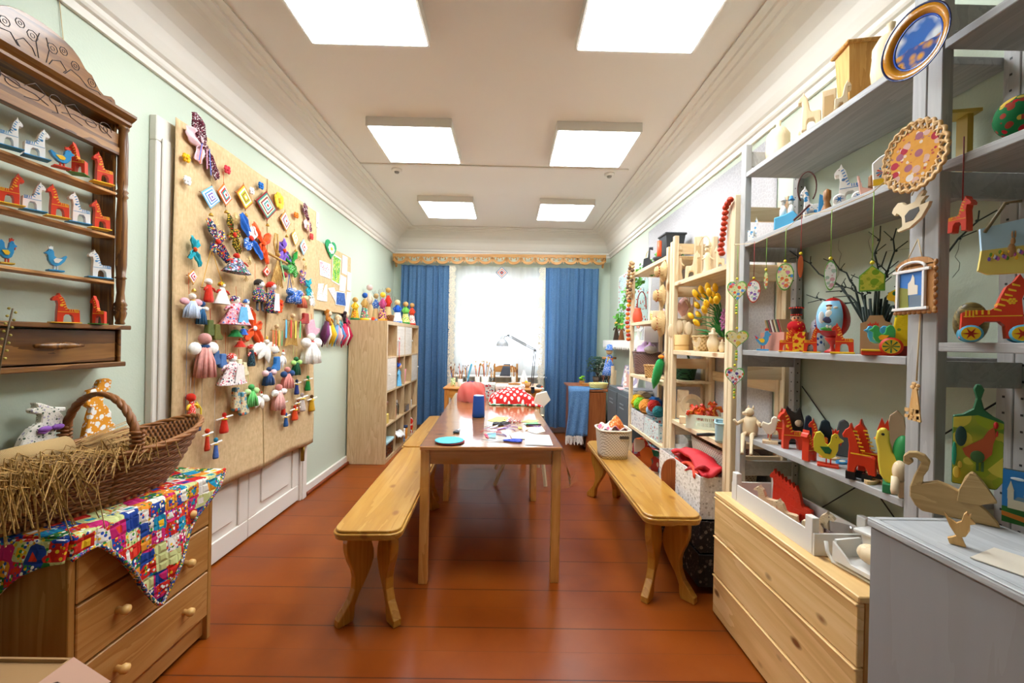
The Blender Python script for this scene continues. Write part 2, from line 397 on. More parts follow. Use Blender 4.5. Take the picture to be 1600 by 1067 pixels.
# window with frames, sill and panes
wd=bpy.data.objects.new('window_1',None);COL.objects.link(wd);wd['kind']='structure';wd.location=(WX0,YB+.14,WZ0)
W_,H_=WX1-WX0,WZ1-WZ0
g=Mb(flat('f0f0ee',.4));g.box(0,0,0,.07,.07,H_).box(W_-.07,0,0,W_,.07,H_).box(.07,0,0,W_-.07,.07,.08).box(.07,0,H_-.08,W_-.07,.07,H_)
g.box(.89,0,.08,1.0,.07,H_-.08).box(.07,0,1.02,.89,.07,1.10).box(1.0,0,1.02,W_-.07,.07,1.10)
build('window_frame',g,wd,bev=.005)
def sash(x0,z0,x1,z1,t=.05):
    g=Mb(flat('f0f0ee',.4));g.box(x0,.01,z0,x0+t,.05,z1).box(x1-t,.01,z0,x1,.05,z1).box(x0+t,.01,z0,x1-t,.05,z0+t).box(x0+t,.01,z1-t,x1-t,.05,z1)
    o=build('window_sash',g,wd,bev=.004)
    build('pane',Mb(clear('window_glass','ffffff',.0,.0)).box(x0+t-.005,.028,z0+t-.005,x1-t+.005,.032,z1-t+.005),o)
for a in((.07,.08,.48,1.02),(.48,.08,.89,1.02),(1.0,.08,W_-.07,1.02),(.07,1.10,.89,H_-.08),(1.0,1.10,W_-.07,H_-.08)):sash(*a)
build('window_sill',Mb(flat('f0f0ee',.4)).box(-.05,-.25,-.03,W_+.05,.02,0),wd,bev=.008)
for o in wd.children_recursive:o['kind']='structure'

# ceiling light panels
emit('panel_glow','eff6fb',PANEL)
def ceiling_light(x,y,label):
    t=thing('ceiling_light',label,'light',(x,y,ZC),0,'square ceiling light panels');s=.2975
    g=Mb(flat('d9d4ca',.5));q=.295
    g.box(-q,-q,-.062,q,-q+.012,0).box(-q,q-.012,-.062,q,q,0).box(-q,-q+.012,-.062,-q+.012,q-.012,0).box(q-.012,-q+.012,-.062,q,q-.012,0)
    build('light_frame',g,t)
    build('diffuser',Mb('panel_glow').box(-.2825,-.2825,-.066,.2825,.2825,-.05),t,bev=.004)
for y,k in((1.773,'nearest'),(3.133,'middle'),(4.675,'farthest')):
    ceiling_light(-.715 if y<4 else-.70,y,'glowing square ceiling panel on the left, %s of its row'%k)
    ceiling_light(.60 if y<4 else .60,y,'glowing square ceiling panel on the right, %s of its row'%k)
for u,v,k in((620,268,'left'),(952,275,'right')):
    p=at(u,v,'Z',ZC-.02);t=thing('smoke_detector','small round white smoke detector on the ceiling, %s one'%k,'smoke detector',(p.x,p.y,ZC),0,'ceiling smoke detectors')
    build('detector_body',Mb(WHITE).lathe([(.0,0),(.045,0),(.045,-.012),(.03,-.022),(.0,-.022)][::-1]),t)
    build('sensor_cap',Mb(flat('9a938a')).lathe([(0,-.034),(.018,-.034),(.022,-.022),(0,-.022)]),t)
# ================================================================ toy builders (front faces -y, x to the right)
def flp(pts,w,h,f,oz=0):return[(((-x if f else x)*w),z*h+oz)for x,z in pts]
HORSE=[(-.5,0),(-.29,0),(-.25,.2),(-.17,.27),(.02,.27),(.09,.2),(.11,0),(.32,0),(.32,.3),(.29,.6),(.33,.73),(.47,.72),(.5,.78),(.41,.87),(.31,.91),(.26,1),(.2,.9),(.1,.82),(.03,.66),(-.02,.5),(-.1,.45),(-.4,.45),(-.48,.42)]
def horse(name,P,w,h,rz,body,mane,label,group=None,flip=False,base=None,cat='toy horse',th=.022,wheels=None,sad=None,bh=.035):
    t=thing(name,label,cat,P,rz,group);zb=0
    if base:
        zb=h*bh;build('base',Mb(base).box(-w*.55,-th*.9,0,w*.55,th*.9,zb),t,bev=.001)
    if wheels:zb=h*.06
    hh=h-zb;g=Mb(body);g.pr(flp(HORSE,w,hh,flip,zb),-th/2,th/2);s=-1 if flip else 1
    g.m(mane)
    for i in range(6):  # painted mane
        x=.22-.045*i;z=.86-.075*i
        g.pr([(s*w*(x-.055),zb+hh*(z-.0)),(s*w*(x+.045),zb+hh*(z-.035)),(s*w*(x+.045),zb+hh*(z-.06)),(s*w*(x-.055),zb+hh*(z-.035))],-th/2-.0008,th/2+.0008)
    for i in range(3):
        g.box(s*w*(-.44+.05*i),-th/2-.0008,zb+hh*.34,s*w*(-.415+.05*i),-th/2,zb+hh*.455)
    cx,cz=s*w*.17,zb+hh*.58
    for i in range(6):g.disc(cx+w*.045*cos(i*pi/3),cz+w*.045*sin(i*pi/3),w*.022,-th/2)
    g.m(sad or mane);g.disc(cx,cz,w*.02,-th/2)
    for x in(-.3,-.22,-.14):g.box(s*w*x,-th/2-.0008,zb+hh*.38,s*w*(x+.03),-th/2,zb+hh*.455)
    g.box(s*w*-.46,-th/2-.0008,zb+hh*.345,s*w*.3,-th/2,zb+hh*.36)
    g.m(BLACK);g.disc(s*w*.33,zb+hh*.845,w*.018,-th/2)
    build('body',g,t,bev=.0012)
    if wheels:
        for x in(-.36,.3):
            for y in(-th/2-.006,th/2+.006):
                r=h*.13;g=Mb(wheels[0]);g.cyl((s*w*x,y-.004,r),(s*w*x,y+.004,r),r,n=18)
                yy=y-.004
                g.m(wheels[1]);g.disc(s*w*x,r,r*.8,yy,.001,16);g.m(wheels[2])
                for k in range(6):
                    a=k*pi/3;c_,s_=cos(a),sin(a)
                    g.pr([(s*w*x+r*.15*-s_,r+r*.15*c_),(s*w*x+r*.72*c_,r+r*.72*s_),(s*w*x-r*.15*-s_,r-r*.15*c_)],yy-.002,yy-.0005)
                build('wheel',g,t)
    return t
HEN=[(-.5,.62),(-.38,.42),(-.2,.27),(0,.2),(.2,.26),(.33,.42),(.36,.6),(.5,.68),(.36,.76),(.3,.84),(.2,.84),(.1,.76),(.08,.6),(-.05,.52),(-.25,.55),(-.44,.66)]
COCK=[(-.5,.5),(-.46,.36),(-.3,.3),(-.15,.22),(.05,.2),(.22,.28),(.32,.45),(.33,.62),(.5,.7),(.36,.76),(.3,.86),(.2,.88),(.1,.8),(.06,.62),(-.02,.54),(-.12,.6),(-.15,.78),(-.28,.88),(-.42,.84),(-.5,.68)]
def bird(name,P,w,h,rz,body,comb,wing,base,label,group=None,flip=False,outline=HEN,cat='toy bird',th=.018,tail=None,feet=None):
    t=thing(name,label,cat,P,rz,group);s=-1 if flip else 1
    build('base',Mb(base).box(-w*.36,-th*.9,0,w*.36,th*.9,h*.06),t,bev=.001)
    g=Mb(feet or comb);g.box(-w*.08,-th*.3,h*.06,-w*.03,th*.3,h*.3).box(w*.06,-th*.3,h*.06,w*.11,th*.3,h*.3);build('leg',g,t)
    g=Mb(body);g.pr(flp(outline,w,h,flip),-th/2,th/2)
    g.m(BLACK);g.disc(s*w*.25,h*.78,w*.02,-th/2)
    if tail:g.m(tail);g.pr(flp([(-.5,.66),(-.4,.5),(-.3,.46),(-.3,.56)],w,h,flip),-th/2-.0006,th/2+.0006)
    build('body',g,t,bev=.0012)
    build('comb',Mb(comb).pr(flp([(.12,.84),(.3,.84),(.34,.96),(.27,.92),(.23,1),(.18,.92),(.12,.97)],w,h,flip),-th*.3,th*.3).pr(flp([(.36,.66),(.44,.66),(.4,.56)],w,h,flip),-th*.3,th*.3),t)
    g=Mb(wing);q=[(-.28,.5),(-.1,.34),(.06,.34),(.12,.44),(.02,.52)]
    g.pr(flp(q,w,h,flip),-th/2-.002,-th/2+.001).pr(flp(q,w,h,flip),th/2-.001,th/2+.002);build('wing',g,t)
    return t
def string(t,x,z0,z1,key,r=.0011,y=-.006):build('string',Mb(key).tube([(x,y,z0),(x,y*.3,z1)],r,4),t)
def doll(name,P,w,h,rz,scarf,dress,apron,label,skin=None,shirt=None,group=None,cat='rag doll',dep=.55,cord=None,legs=None,shape='skirt'):
    t=thing(name,label,cat,P,rz,group);r=min(h*.13,w*.3);y0=-w*.22;hz=h-r
    skin=skin or cloth('efe6d6')
    z1=h-2*r*.95;z0=h*.3 if legs else 0
    if shape=='skirt':pf=[(w*.5,z0),(w*.47,z0+h*.03),(w*.3,z0+(z1-z0)*.5),(w*.16,z1*.92),(w*.12,z1)]
    else:pf=[(w*.3,z0),(w*.34,z0+h*.1),(w*.25,z0+(z1-z0)*.6),(w*.16,z1)]
    build('dress',Mb(dress).lathe(pf,(0,y0,0),24,1,dep,.07,8),t)
    build('head',Mb(skin).sph((0,y0,hz),r,12,8),t)
    g=Mb(scarf);k=10
    g.grid(lambda a,b:(r*1.12*sin(b*pi*.62+.02)*cos(a*2*pi),y0+r*.25+r*1.12*sin(b*pi*.62+.02)*sin(a*2*pi),hz+r*.1+r*1.12*cos(b*pi*.62)),14,6);build('headscarf',g,t,sol=.002)
    if apron:build('apron',Mb(apron).pr([(-w*.13,z1*.85),(w*.13,z1*.85),(w*.22,z0+h*.08),(-w*.22,z0+h*.08)],0,.003),t,tilt=None).location=(0,y0-w*dep*.43,0)
    sh=shirt or dress;az=z1*.86
    for s in(-1,1):
        build('arm',Mb(sh).tube([(s*w*.1,y0,az),(s*w*.34,y0-.004,az-h*.04),(s*w*.46,y0-.006,az-h*.16)],[r*.34,r*.36,r*.3],8),t)
    if legs:
        for s in(-1,1):
            build('leg',Mb(legs).tube([(s*w*.13,y0,z0+.01),(s*w*.16,y0,r*.3),(s*w*.2,y0-r*.4,r*.22)],[r*.3,r*.26,r*.3],8),t)
    if cord:string(t,0,h-.003,h+cord[1],cord[0])
    return t
def tassel(P,w,h,rz,head,wrap,skirt,label,arms=None,cord=None,wings=None):
    t=thing('tassel_doll',label,'yarn doll',P,rz);r=min(h*.13,w*.26);y0=-w*.2;n=26
    g=Mb(skirt)
    rnd=random.Random(int(w*1e5))
    for i in range(n):
        a=2*pi*i/n;q=w*.42*(.5+.5*rnd.random())
        g.tube([(r*.5*cos(a),y0+r*.5*sin(a),h*.68),(q*.8*cos(a),y0+q*.5*sin(a),h*.35),(q*cos(a),y0+q*.55*sin(a),h*.03*rnd.random())],w*.05,5)
    build('yarn_skirt',g,t)
    build('head',Mb(head).sph((0,y0,h-r),r,12,8),t);build('neck_wrap',Mb(wrap).lathe([(r*.75,h*.66),(r*.8,h*.70),(r*.6,h*.74)],(0,y0,0),12),t)
    if arms:
        for s in(-1,1):build('arm',Mb(arms).sph((s*w*.34,y0-.004,h*.68),(w*.2,w*.14,w*.15),10,7),t)
    if wings:
        for s in(-1,1):build('wing',Mb(wings).sph((s*w*.36,y0+.004,h*.66),(w*.24,w*.1,h*.14),10,7),t)
    if cord:string(t,0,h-.003,h+cord[1],cord[0])
    return t
def bow(P,w,h,rz,cols,label,knot=None,lobes=((60,.55),(-60,.55),(150,.4),(-130,.45)),seed=1,cat='fabric bow',name='fabric_butterfly',ribbons=()):
    """twisted scraps of cloth tied in the middle"""
    t=thing(name,label,cat,P,rz);cz=h*.55;rnd=random.Random(seed)
    for i,(a,l)in enumerate(lobes):
        a=R(a);dx,dz=cos(a),sin(a);ln=l*(abs(dx)*w+abs(dz)*h);wd=.27*min(w,h)
        def fn(p,q,dx=dx,dz=dz,ln=ln,wd=wd,ph=rnd.random()*6):
            s_=q;wide=wd*(.25+1.1*sin(pi*min(1,s_*.9))**.8)*(p-.5)*2*.6
            yy=-.012-.010*sin(pi*q)*cos(p*9+ph)-.004*sin(q*11+p*5)
            return(dx*ln*s_-dz*wide,yy,cz+dz*ln*s_+dx*wide)
        build('wing',Mb(cols[i%len(cols)]).grid(fn,8,6),t,sol=.0015)
    build('knot',Mb(knot or cols[0]).sph((0,-.018,cz),(w*.11,.010,h*.1),10,7),t)
    for i,(k,x,l)in enumerate(ribbons):
        build('ribbon',Mb(k).pr([(x-.003,0),(x+.003,0),(x*1.6+.003,-l),(x*1.6-.003,-l)],-.021-.002*i,-.020-.002*i),t).location=(0,0,cz)
    return t
def flower(P,w,h,rz,key,label,petals=7,mid=None,seed=0):
    t=thing('crochet_flower',label,'crochet flower',P,rz);r=h*.28
    g=Mb(key)
    for i in range(petals):
        a=2*pi*i/petals+seed;g.sph((w*.3*cos(a),-.008-.003*(i%2),h*.5+h*.3*sin(a)),(w*.2,.007,h*.2),8,6)
    build('petal',g,t);build('flower_centre',Mb(mid or key).sph((0,-.014,h*.5),(w*.16,.006,h*.16),8,6),t);return t
def eye(cor,cols,label,X,cord=.05,bell=True,cordk=None):
    """woven yarn diamond; the corners are top, right, bottom, left"""
    P=[at(u,v,'X',X)for u,v in cor];c=sum(P,Vector())/4;t=thing('yarn_diamond',label,'yarn ornament',(X,c.y,c.z),pi/2)
    q=[(p.y-c.y,p.z-c.z)for p in P];n=len(cols)
    g=Mb(cols[0])
    for i,k in enumerate(cols):
        s0,s1=1-i/n,1-(i+1)/n;g.m(k)
        for j in range(4):
            a,b_=q[j],q[(j+1)%4]
            y0,y1=-.006-.008*(1-s0),-.006-.008*(1-s1)
            g.add([(a[0]*s0,y0,a[1]*s0),(b_[0]*s0,y0,b_[1]*s0),(b_[0]*s1,y1,b_[1]*s1),(a[0]*s1,y1,a[1]*s1)],[(0,1,2,3)])
    build('yarn_weave',g,t,sol=.002)
    g=Mb(flat('a8552a'));e=1.08
    g.cyl((q[0][0]*e,-.005,q[0][1]*e),(q[2][0]*e,-.005,q[2][1]*e),.002,n=6).cyl((q[1][0]*e,-.003,q[1][1]*e),(q[3][0]*e,-.003,q[3][1]*e),.002,n=6);build('stick',g,t)
    string(t,q[0][0],q[0][1],q[0][1]+cord,cordk or STRING)
    if bell:
        bz=q[2][1]-.02;g=Mb(GOLD).lathe([(.011,bz-.018),(.009,bz-.008),(.004,bz-.002),(.001,bz)][::1],(q[2][0],-.01,0),12);build('bell',g,t)
        string(t,q[2][0],bz-.002,q[2][1],STRING)
    return t
def star(P,w,h,rz,label,n=8,key=None):
    g=Mb(key or flat('d9b878'))
    for i in range(n):
        a=pi*i/n;g.cyl((-w*.5*cos(a),-.004-.0006*i,h*.5-h*.5*sin(a)),(w*.5*cos(a),-.004-.0006*i,h*.5+h*.5*sin(a)),.0018,n=5)
    g.sph((0,-.008,h*.5),.005,8,5)
    return solo('straw_star',g,label,'straw ornament',P,rz)
def stick(P,w,h,rz,body,head,label,arm=None,group=None):
    t=thing('stick_doll',label,'small doll',P,rz,group);r=h*.1
    build('body',Mb(body).lathe([(w*.2,0),(w*.22,h*.1),(w*.13,h*.6),(w*.1,h*.8)],(0,-.012,0),10,1,.7),t)
    build('head',Mb(head).sph((0,-.012,h-r),(r*1.1,r,r*1.15),10,7),t);build('sash',Mb(flat('f0cf3c')).lathe([(w*.13,h*.66),(w*.14,h*.69),(w*.13,h*.72)],(0,-.012,0),10),t)
    build('arm',Mb(arm or cloth('f1eee6')).cyl((-w*.5,-.014,h*.74),(w*.5,-.014,h*.78),h*.045,n=8),t);string(t,0,h-.002,h+.09,STRING)
    return t
BOOT=[(-.28,1),(.2,1),(.22,.5),(.3,.38),(.5,.25),(.52,.08),(.42,0),(-.2,0),(-.34,.08),(-.34,.3)]
def boot(P,w,h,rz,keys,label,flip=False,n=1,cord=None,name='felt_boot',tilt=0):
    t=thing(name,label,'felt boot',P,rz)
    for i in range(n):
        g=Mb(keys[i%len(keys)]);s=.62 if n>1 else 1
        g.pr(flp(BOOT,w*s,h*(.8 if n>1 else 1),flip),-.030,-.006)
        o=build('boot' if n>1 else 'boot_body',g,t,bev=.007,seg=3);o.location=(w*(-.18+.36*i)if n>1 else 0,-.004*i,h*.2*(1-i)if n>1 else 0)
        if tilt:o.rotation_euler=(0,R(tilt),0)
    if cord:string(t,0,h*.9,h+cord[1],cord[0],.0016)
    return t
def petaldoll(P,w,h,rz,key,top,label,n=3,cord=None):
    """white angel of napkin petals with a wound head"""
    t=thing('petal_angel',label,'angel doll',P,rz)
    for a in([-125,-90,-55]if n==3 else[-150,-115,-75,-30]):
        a=R(a)
        def fn(p,q,a=a):
            ln=h*.72*(1 if abs(a+pi/2)<.3 else .85);wd=w*.15*sin(pi*min(1,q*.95+.03))*(p-.5)*2
            return(cos(a)*ln*q*(w/h*1.2 if abs(cos(a))>.3 else 1)-sin(a)*wd,-.012-.014*sin(pi*q)*(1-(2*p-1)**2),h*.75+sin(a)*ln*q+cos(a)*wd)
        build('petal',Mb(key).grid(fn,6,8),t,sol=.002)
    build('head',Mb(key).sph((0,-.018,h*.82),h*.09,10,7),t);build('hair_bow',Mb(top).sph((0,-.018,h*.95),(h*.035,h*.03,h*.08),8,6),t)
    if cord:string(t,0,h*.95,h+cord[1],cord[0],.0016)
    return t

# ================================================================ left wall: carved shelf
XC=-1.53;WC=(XC,1.41)  # front plane of the carved shelf
def wy(u,v):p=at(u,v,'X',XC);return(p.y,p.z)
cab=thing('carved_wall_shelf','dark carved wooden wall shelf with turned columns and a bottom drawer','wall shelf',(XL,1.41,1.16),pi/2)
Y0c,Y1c,Zb=1.41-.27,1.41+.255,1.16
def cl(y,z):return(y-1.41,z-Zb)
D=XC-XL  # depth off the wall -> local y = -D
half=[(.262,.99),(.262,1.03),(.256,1.042),(.243,1.046),(.228,1.042),(.212,1.038),(.195,1.044),(.178,1.058),(.165,1.07),(.15,1.072),(.14,1.076),(.12,1.092),(.095,1.104),(.06,1.112),(.03,1.115),(0,1.116)]
half=[(x,1+(z-1)*1.5 if z>1 else z)for x,z in half]
crest=half+[(-x,z)for x,z in half[-2::-1]]
g=Mb(DARKW).pr(crest,-.05,-.025)
g.m(flat('2a1608',.5))
for s in(-1,1):  # carved lines, cut proud of the board as dark inlay
    for cx,cz,r in((.03,1.11,.016),(.065,1.125,.013),(.105,1.10,.014),(.165,1.075,.015),(.235,1.04,.012)):
        g.tube([(s*cx+r*cos(a/8*6.28),-.0505,cz+r*sin(a/8*6.28))for a in range(9)],.0016,4)
        g.tube([(s*cx+r*.4*cos(a/8*6.28),-.0505,cz+r*.4*sin(a/8*6.28))for a in range(9)],.0012,4)
    g.tube([(s*x,-.0505,1+z*1.4)for x,z in((.005,.012),(.03,.05),(.055,.06),(.075,.045),(.05,.02),(.005,.012))],.0019,4)
    g.tube([(s*x,-.0505,1+z*1.4)for x,z in((.02,.012),(.06,.025),(.09,.055),(.12,.05),(.15,.035),(.19,.04),(.22,.02))],.002,4)
    g.tube([(s*x,-.0505,1+z*1.4)for x,z in((.01,.03),(.02,.07),(.01,.095))],.0018,4)
build('crest_board',g,cab,bev=.004)
build('cornice_moulding',Mb(DARKW).pr([(0,.95),(-.10,.95),(-.115,.962),(-.115,.972),(-.125,.98),(-.135,.99),(-.135,1.0),(0,1.0)],-.262,.262,ax='x'),cab)
g=Mb(DARKW).box(-.235,-.095,.85,.235,-.075,.915).box(-.24,-.10,.83,.24,-.07,.86)
g.m(flat('3a1f0c',.5))
for s in(-1,1):
    sp_=[(s*(.17+.028*(1-k/20)*cos(k*.55)),-.096,.905+.028*(1-k/20)*sin(k*.55))for k in range(20)]
    g.tube(sp_,.0017,4)
    g.tube([(s*.198,-.096,.885),(s*.15,-.096,.91),(s*.1,-.096,.9),(s*.06,-.096,.9),(s*.02,-.096,.885)],.0018,4)
    g.tube([(s*.12+.02*cos(k*.6),-.096,.90+.012*sin(k*.6))for k in range(11)],.0015,4)
    g.tube([(s*.09,-.096,.91),(s*.06,-.096,.935),(s*.03,-.096,.915),(s*.05,-.096,.885),(s*.09,-.096,.875)],.0016,4)
g.tube([(.018*cos(k*.6),-.096,.915+.016*sin(k*.6))for k in range(11)],.0016,4);g.tube([(0,-.096,.90),(.01,-.096,.875),(-.01,-.096,.87)],.0016,4)
build('carved_panel',g,cab,bev=.003)
def colprof():return[(r_,z_ if z_<.17 else .165+(z_-.165)*.94)for r_,z_ in[(.013,.165),(.016,.17),(.013,.18),(.018,.2),(.021,.215),(.017,.225),(.022,.232),(.017,.24),(.022,.248),(.015,.262),(.012,.3),(.015,.35),(.014,.356),(.019,.362),(.014,.368),(.018,.42),(.018,.6),(.015,.68),(.014,.695),(.02,.705),(.014,.715),(.02,.725),(.014,.735),(.017,.76),(.017,.93),(.014,.98),(.019,.99),(.019,1.0)]]
for s in(-1,1):
    build('turned_column',Mb(DARKZ).lathe(colprof(),(s*.243,-.098,0),14),cab)
    build('side_board',Mb(DARKZ).box(s*.222,-.085,.16,s*.232,0,.95),cab,bev=.002)
SHZ=[1.842,1.672,1.492]
for z in SHZ:build('shelf_board',Mb(wood('thin_shelf','a5703a','c18b50','d0a066','x',8)).box(-.222,-.095,z-.010-Zb,.222,-.02,z-Zb),cab,bev=.0015)
g=Mb(DARKW).box(-.265,-.125,.145,.265,0,.162).box(-.25,-.10,.015,-.237,0,.145).box(.237,-.10,.015,.25,0,.145).box(-.255,-.115,0,.255,0,.018)
build('drawer_case',g,cab,bev=.003)
dr=build('drawer',Mb(DARKW).box(-.232,-.092,.022,.232,-.01,.14),cab,bev=.002)
build('turned_handle',Mb(DARKZ).tube([(-.075,-.125,.085),(-.05,-.125,.085),(-.018,-.125,.085),(-.012,-.125,.085),(-.006,-.125,.085),(0,-.125,.085),(.006,-.125,.085),(.012,-.125,.085),(.018,-.125,.085),(.05,-.125,.085),(.075,-.125,.085)],
      [.006,.008,.013,.009,.013,.009,.013,.009,.013,.008,.006],12).cyl((-.03,-.12,.085),(-.03,-.09,.085),.005).cyl((.03,-.12,.085),(.03,-.09,.085),.005),dr)
for u0,v0,u1,v1 in((62,-5,24,48),(108,-8,130,84)):
    pass
WHT=flat('eeeae2',.5);SKY=flat('2f8fc6',.4);RD=flat('d63a1c',.4);GR=flat('4c8f3a',.5)
def onshelf(u0,v0,u1,v1,z,X=XC+.045-.01):
    P,w_,h_,a=stand(u0,v0,u1,v1,X-.02,None);P.z=z;return P,w_,h_,R(62)
def shorse(b,z,c,flip,label,narrow=False):
    P,w_,h_,a=onshelf(*b,z);wh=c=='w'
    # turned towards the room; narrow ones stand nearly end-on
    horse('toy_horse',P,w_*(1.15 if narrow else 1.0),h_,R(25)if narrow else a,WHT if wh else RD,SKY if wh else YEL,label,'painted wooden toys on the carved wall shelf' if 0 else None,flip,SKY if wh else(YEL if not narrow else GR),sad=SKY if wh else YEL)
shorse((-4,196,34,246),SHZ[0],'w',False,'white and blue toy horse at the left end of the top row')
shorse((36,214,76,262),SHZ[0],'w',False,'white and blue toy horse left of the blue bird, top row')
shorse((110,235,134,283),SHZ[0],'r',True,'red toy horse seen nearly end-on beside the blue bird',True)
shorse((143,250,176,297),SHZ[0],'r',True,'red toy horse at the right end of the top row')
shorse((-4,280,36,331),SHZ[1],'r',False,'red toy horse with yellow mane at the left end of the second row')
shorse((33,293,70,340),SHZ[1],'w',False,'white and blue toy horse looking right in the second row')
shorse((71,300,107,350),SHZ[1],'r',True,'red toy horse between two white horses in the second row')
shorse((105,311,140,358),SHZ[1],'w',True,'white and blue toy horse looking left in the second row')
shorse((140,322,171,366),SHZ[1],'r',True,'red toy horse at the right end of the second row')
shorse((136,396,173,439),SHZ[2],'w',True,'white and blue toy horse alone at the right of the third row')
shorse((79,461,124,507),Zb+.162,'r',True,'red toy horse with yellow base on top of the drawer')
shorse((143,464,164,508),Zb+.162,'r',True,'narrow red toy horse with green base on top of the drawer',True)
P,w_,h_,a=onshelf(76,238,116,272,SHZ[0]);bird('toy_bird',P,w_,h_*1.05,a,SKY,RD,YEL,RD,'blue toy bird with yellow wing among the top row horses',None)
P,w_,h_,a=onshelf(-6,375,26,415,SHZ[2]);bird('toy_rooster',P,w_,h_*1.05,a,SKY,RD,YEL,flat('e0b53a'),'blue and red toy rooster at the left of the third row',None,outline=COCK,cat='toy rooster')
P,w_,h_,a=onshelf(68,390,104,428,SHZ[2]);bird('toy_dove',P,w_,h_*1.05,a,flat('3f9ed0',.4),WHT,WHT,SKY,'light blue and white toy dove in the middle of the third row',None,flip=True)

# ================================================================ left: pine chest, quilt, basket, rabbits, carton
DX,DYa,DYb,DZt=-1.254,1.196,1.775,.70
ch=thing('chest_of_drawers','low pine chest of drawers under a patchwork quilt by the left wall','chest of drawers',(DX,(DYa+DYb)/2,0),pi/2)
hw=(DYb-DYa)/2;dp=DX-XL-.02-.005
build('side_panel',Mb(PINE_Z).box(-hw,0,0,-hw+.02,dp,DZt-.02),ch,bev=.002);build('side_panel',Mb(PINE_Z).box(hw-.02,0,0,hw,dp,DZt-.02),ch,bev=.002)
build('top_board',Mb(PINE_X).box(-hw-.012,-.015,DZt-.02,hw+.012,dp,DZt),ch,bev=.005)
build('plinth_board',Mb(PINE_X).box(-hw+.02,.02,.02,hw-.02,.04,.098),ch)
build('back_panel',Mb(PINE_X).box(-hw+.02,dp-.01,.02,hw-.02,dp,DZt-.02),ch)
knob=lambda x,y,z:Mb(flat('d9ab66',.35)).tube([(x,y,z),(x,y-.012,z),(x,y-.022,z),(x,y-.034,z),(x,y-.040,z)],[.011,.009,.016,.015,.006],12)
for i in range(3):
    z0=.107+.192*i;o=build('drawer',Mb(PINE_X).box(-hw+.023,-.002,z0,hw-.023,dp-.03,z0+.184),ch,bev=.003)
    for s in(-1,1):build('knob',knob(s*hw*.48,-.002,z0+.095),o)
# quilt
m,nt,b=newmat('patchwork',.9,.15);v=coords(nt,(1,1,1),(0,0,R(20)))
vo=N(nt,'ShaderNodeTexVoronoi',distance='CHEBYCHEV');vo.inputs['Scale'].default_value=21;vo.inputs['Randomness'].default_value=.35;L(nt,v,vo.inputs[0])
sep=N(nt,'ShaderNodeSeparateColor');L(nt,vo.outputs['Color'],sep.inputs[0])
c1=ramp(nt,sep.outputs[0],[(0,'c8281e'),(.16,'24408c'),(.3,'c9cc8a'),(.44,'d98a2a'),(.56,'1f86a8'),(.68,'e4ded2'),(.78,'2e6c34'),(.88,'c2286a')],True)
c2=ramp(nt,sep.outputs[1],[(0,'e8e2da'),(.2,'d83a24'),(.4,'1c3a8a'),(.6,'e8b824'),(.8,'2a8a9c')],True)
v2=N(nt,'ShaderNodeTexVoronoi');v2.inputs['Scale'].default_value=85;L(nt,v,v2.inputs[0])
s2=N(nt,'ShaderNodeSeparateColor');L(nt,v2.outputs['Color'],s2.inputs[0])
pr2=ramp(nt,s2.outputs[0],[(0,'e8b824'),(.2,'d8321e'),(.4,'f0ece4'),(.6,'2648a0'),(.8,'3a8a3a')],True)
has=mth(nt,'GREATER_THAN',sep.outputs[2],.45)
m2=mth(nt,'MULTIPLY',mth(nt,'LESS_THAN',v2.outputs['Distance'],.42),has)
col=mixc(nt,mth(nt,'LESS_THAN',vo.outputs['Distance'],.24),c1,c2);col=mixc(nt,m2,col,pr2);L(nt,col,b.inputs['Base Color'])
v3=N(nt,'ShaderNodeTexVoronoi',feature='DISTANCE_TO_EDGE');v3.inputs['Scale'].default_value=30;v3.inputs['Randomness'].default_value=.1;L(nt,v,v3.inputs[0])
bump(nt,b,mth(nt,'MINIMUM',v3.outputs[0],.25),.02,.7)
qy0,qy1=DYa-.018,DYb+.04;zt=DZt+.006;fx=DX+.026
def qlow(y):  # lower rim over the drawers
    pts=[(qy0,.645),(1.25,.655),(1.29,.60),(1.36,.50),(1.42,.39),(1.452,.335),(1.49,.40),(1.60,.53),(1.72,.64),(qy1,.695)]
    for(a,za),(b_,zb)in zip(pts,pts[1:]):
        if y<=b_:return za+(zb-za)*(y-a)/(b_-a)
    return .70
qg=Mb('patchwork');rows=10
def qtop(p,q):
    y=qy0+(qy1-qy0)*p;x=(XL+.05)+(fx-XL-.05)*q;return(x,y,zt+.003*sin(17*y)*sin(23*x)+.002)
qg.grid(qtop,40,12)
def qfront(p,q):
    y=qy0+(qy1-qy0)*p;zl=qlow(y);z=zt-(zt-zl)*q;return(fx+.004+.035*q*(zt-zl)*2+.012*sin(y*30)*q,y,z)
qg.grid(qfront,48,12)
def qside(p,q):
    x=fx-(fx-XL-.05)*p;zl=.645-.02*p*10*min(1,p*2)if p<.5 else .545-.1*(p-.5);z=zt-(zt-zl)*q;return(x,qy0-.004-.02*q+.01*sin(x*25)*q,z)
qg.grid(qside,24,8)
qo=solo('patchwork_quilt',qg,'multicoloured patchwork quilt draped over the left pine chest','quilt',sol=.010)
qo.modifiers['solid'].offset=1
g=Mb(spots('quilt_binding','24408c',['e8e2da','d83a24','e8b824','2a8a4c'],130,.5))
g.tube([(fx+.008+.07*(zt-qlow(qy0+(qy1-qy0)*i/48))+.012*sin((qy0+(qy1-qy0)*i/48)*30),qy0+(qy1-qy0)*i/48,qlow(qy0+(qy1-qy0)*i/48))for i in range(49)],.006,6)
build('quilt_binding',g,qo)
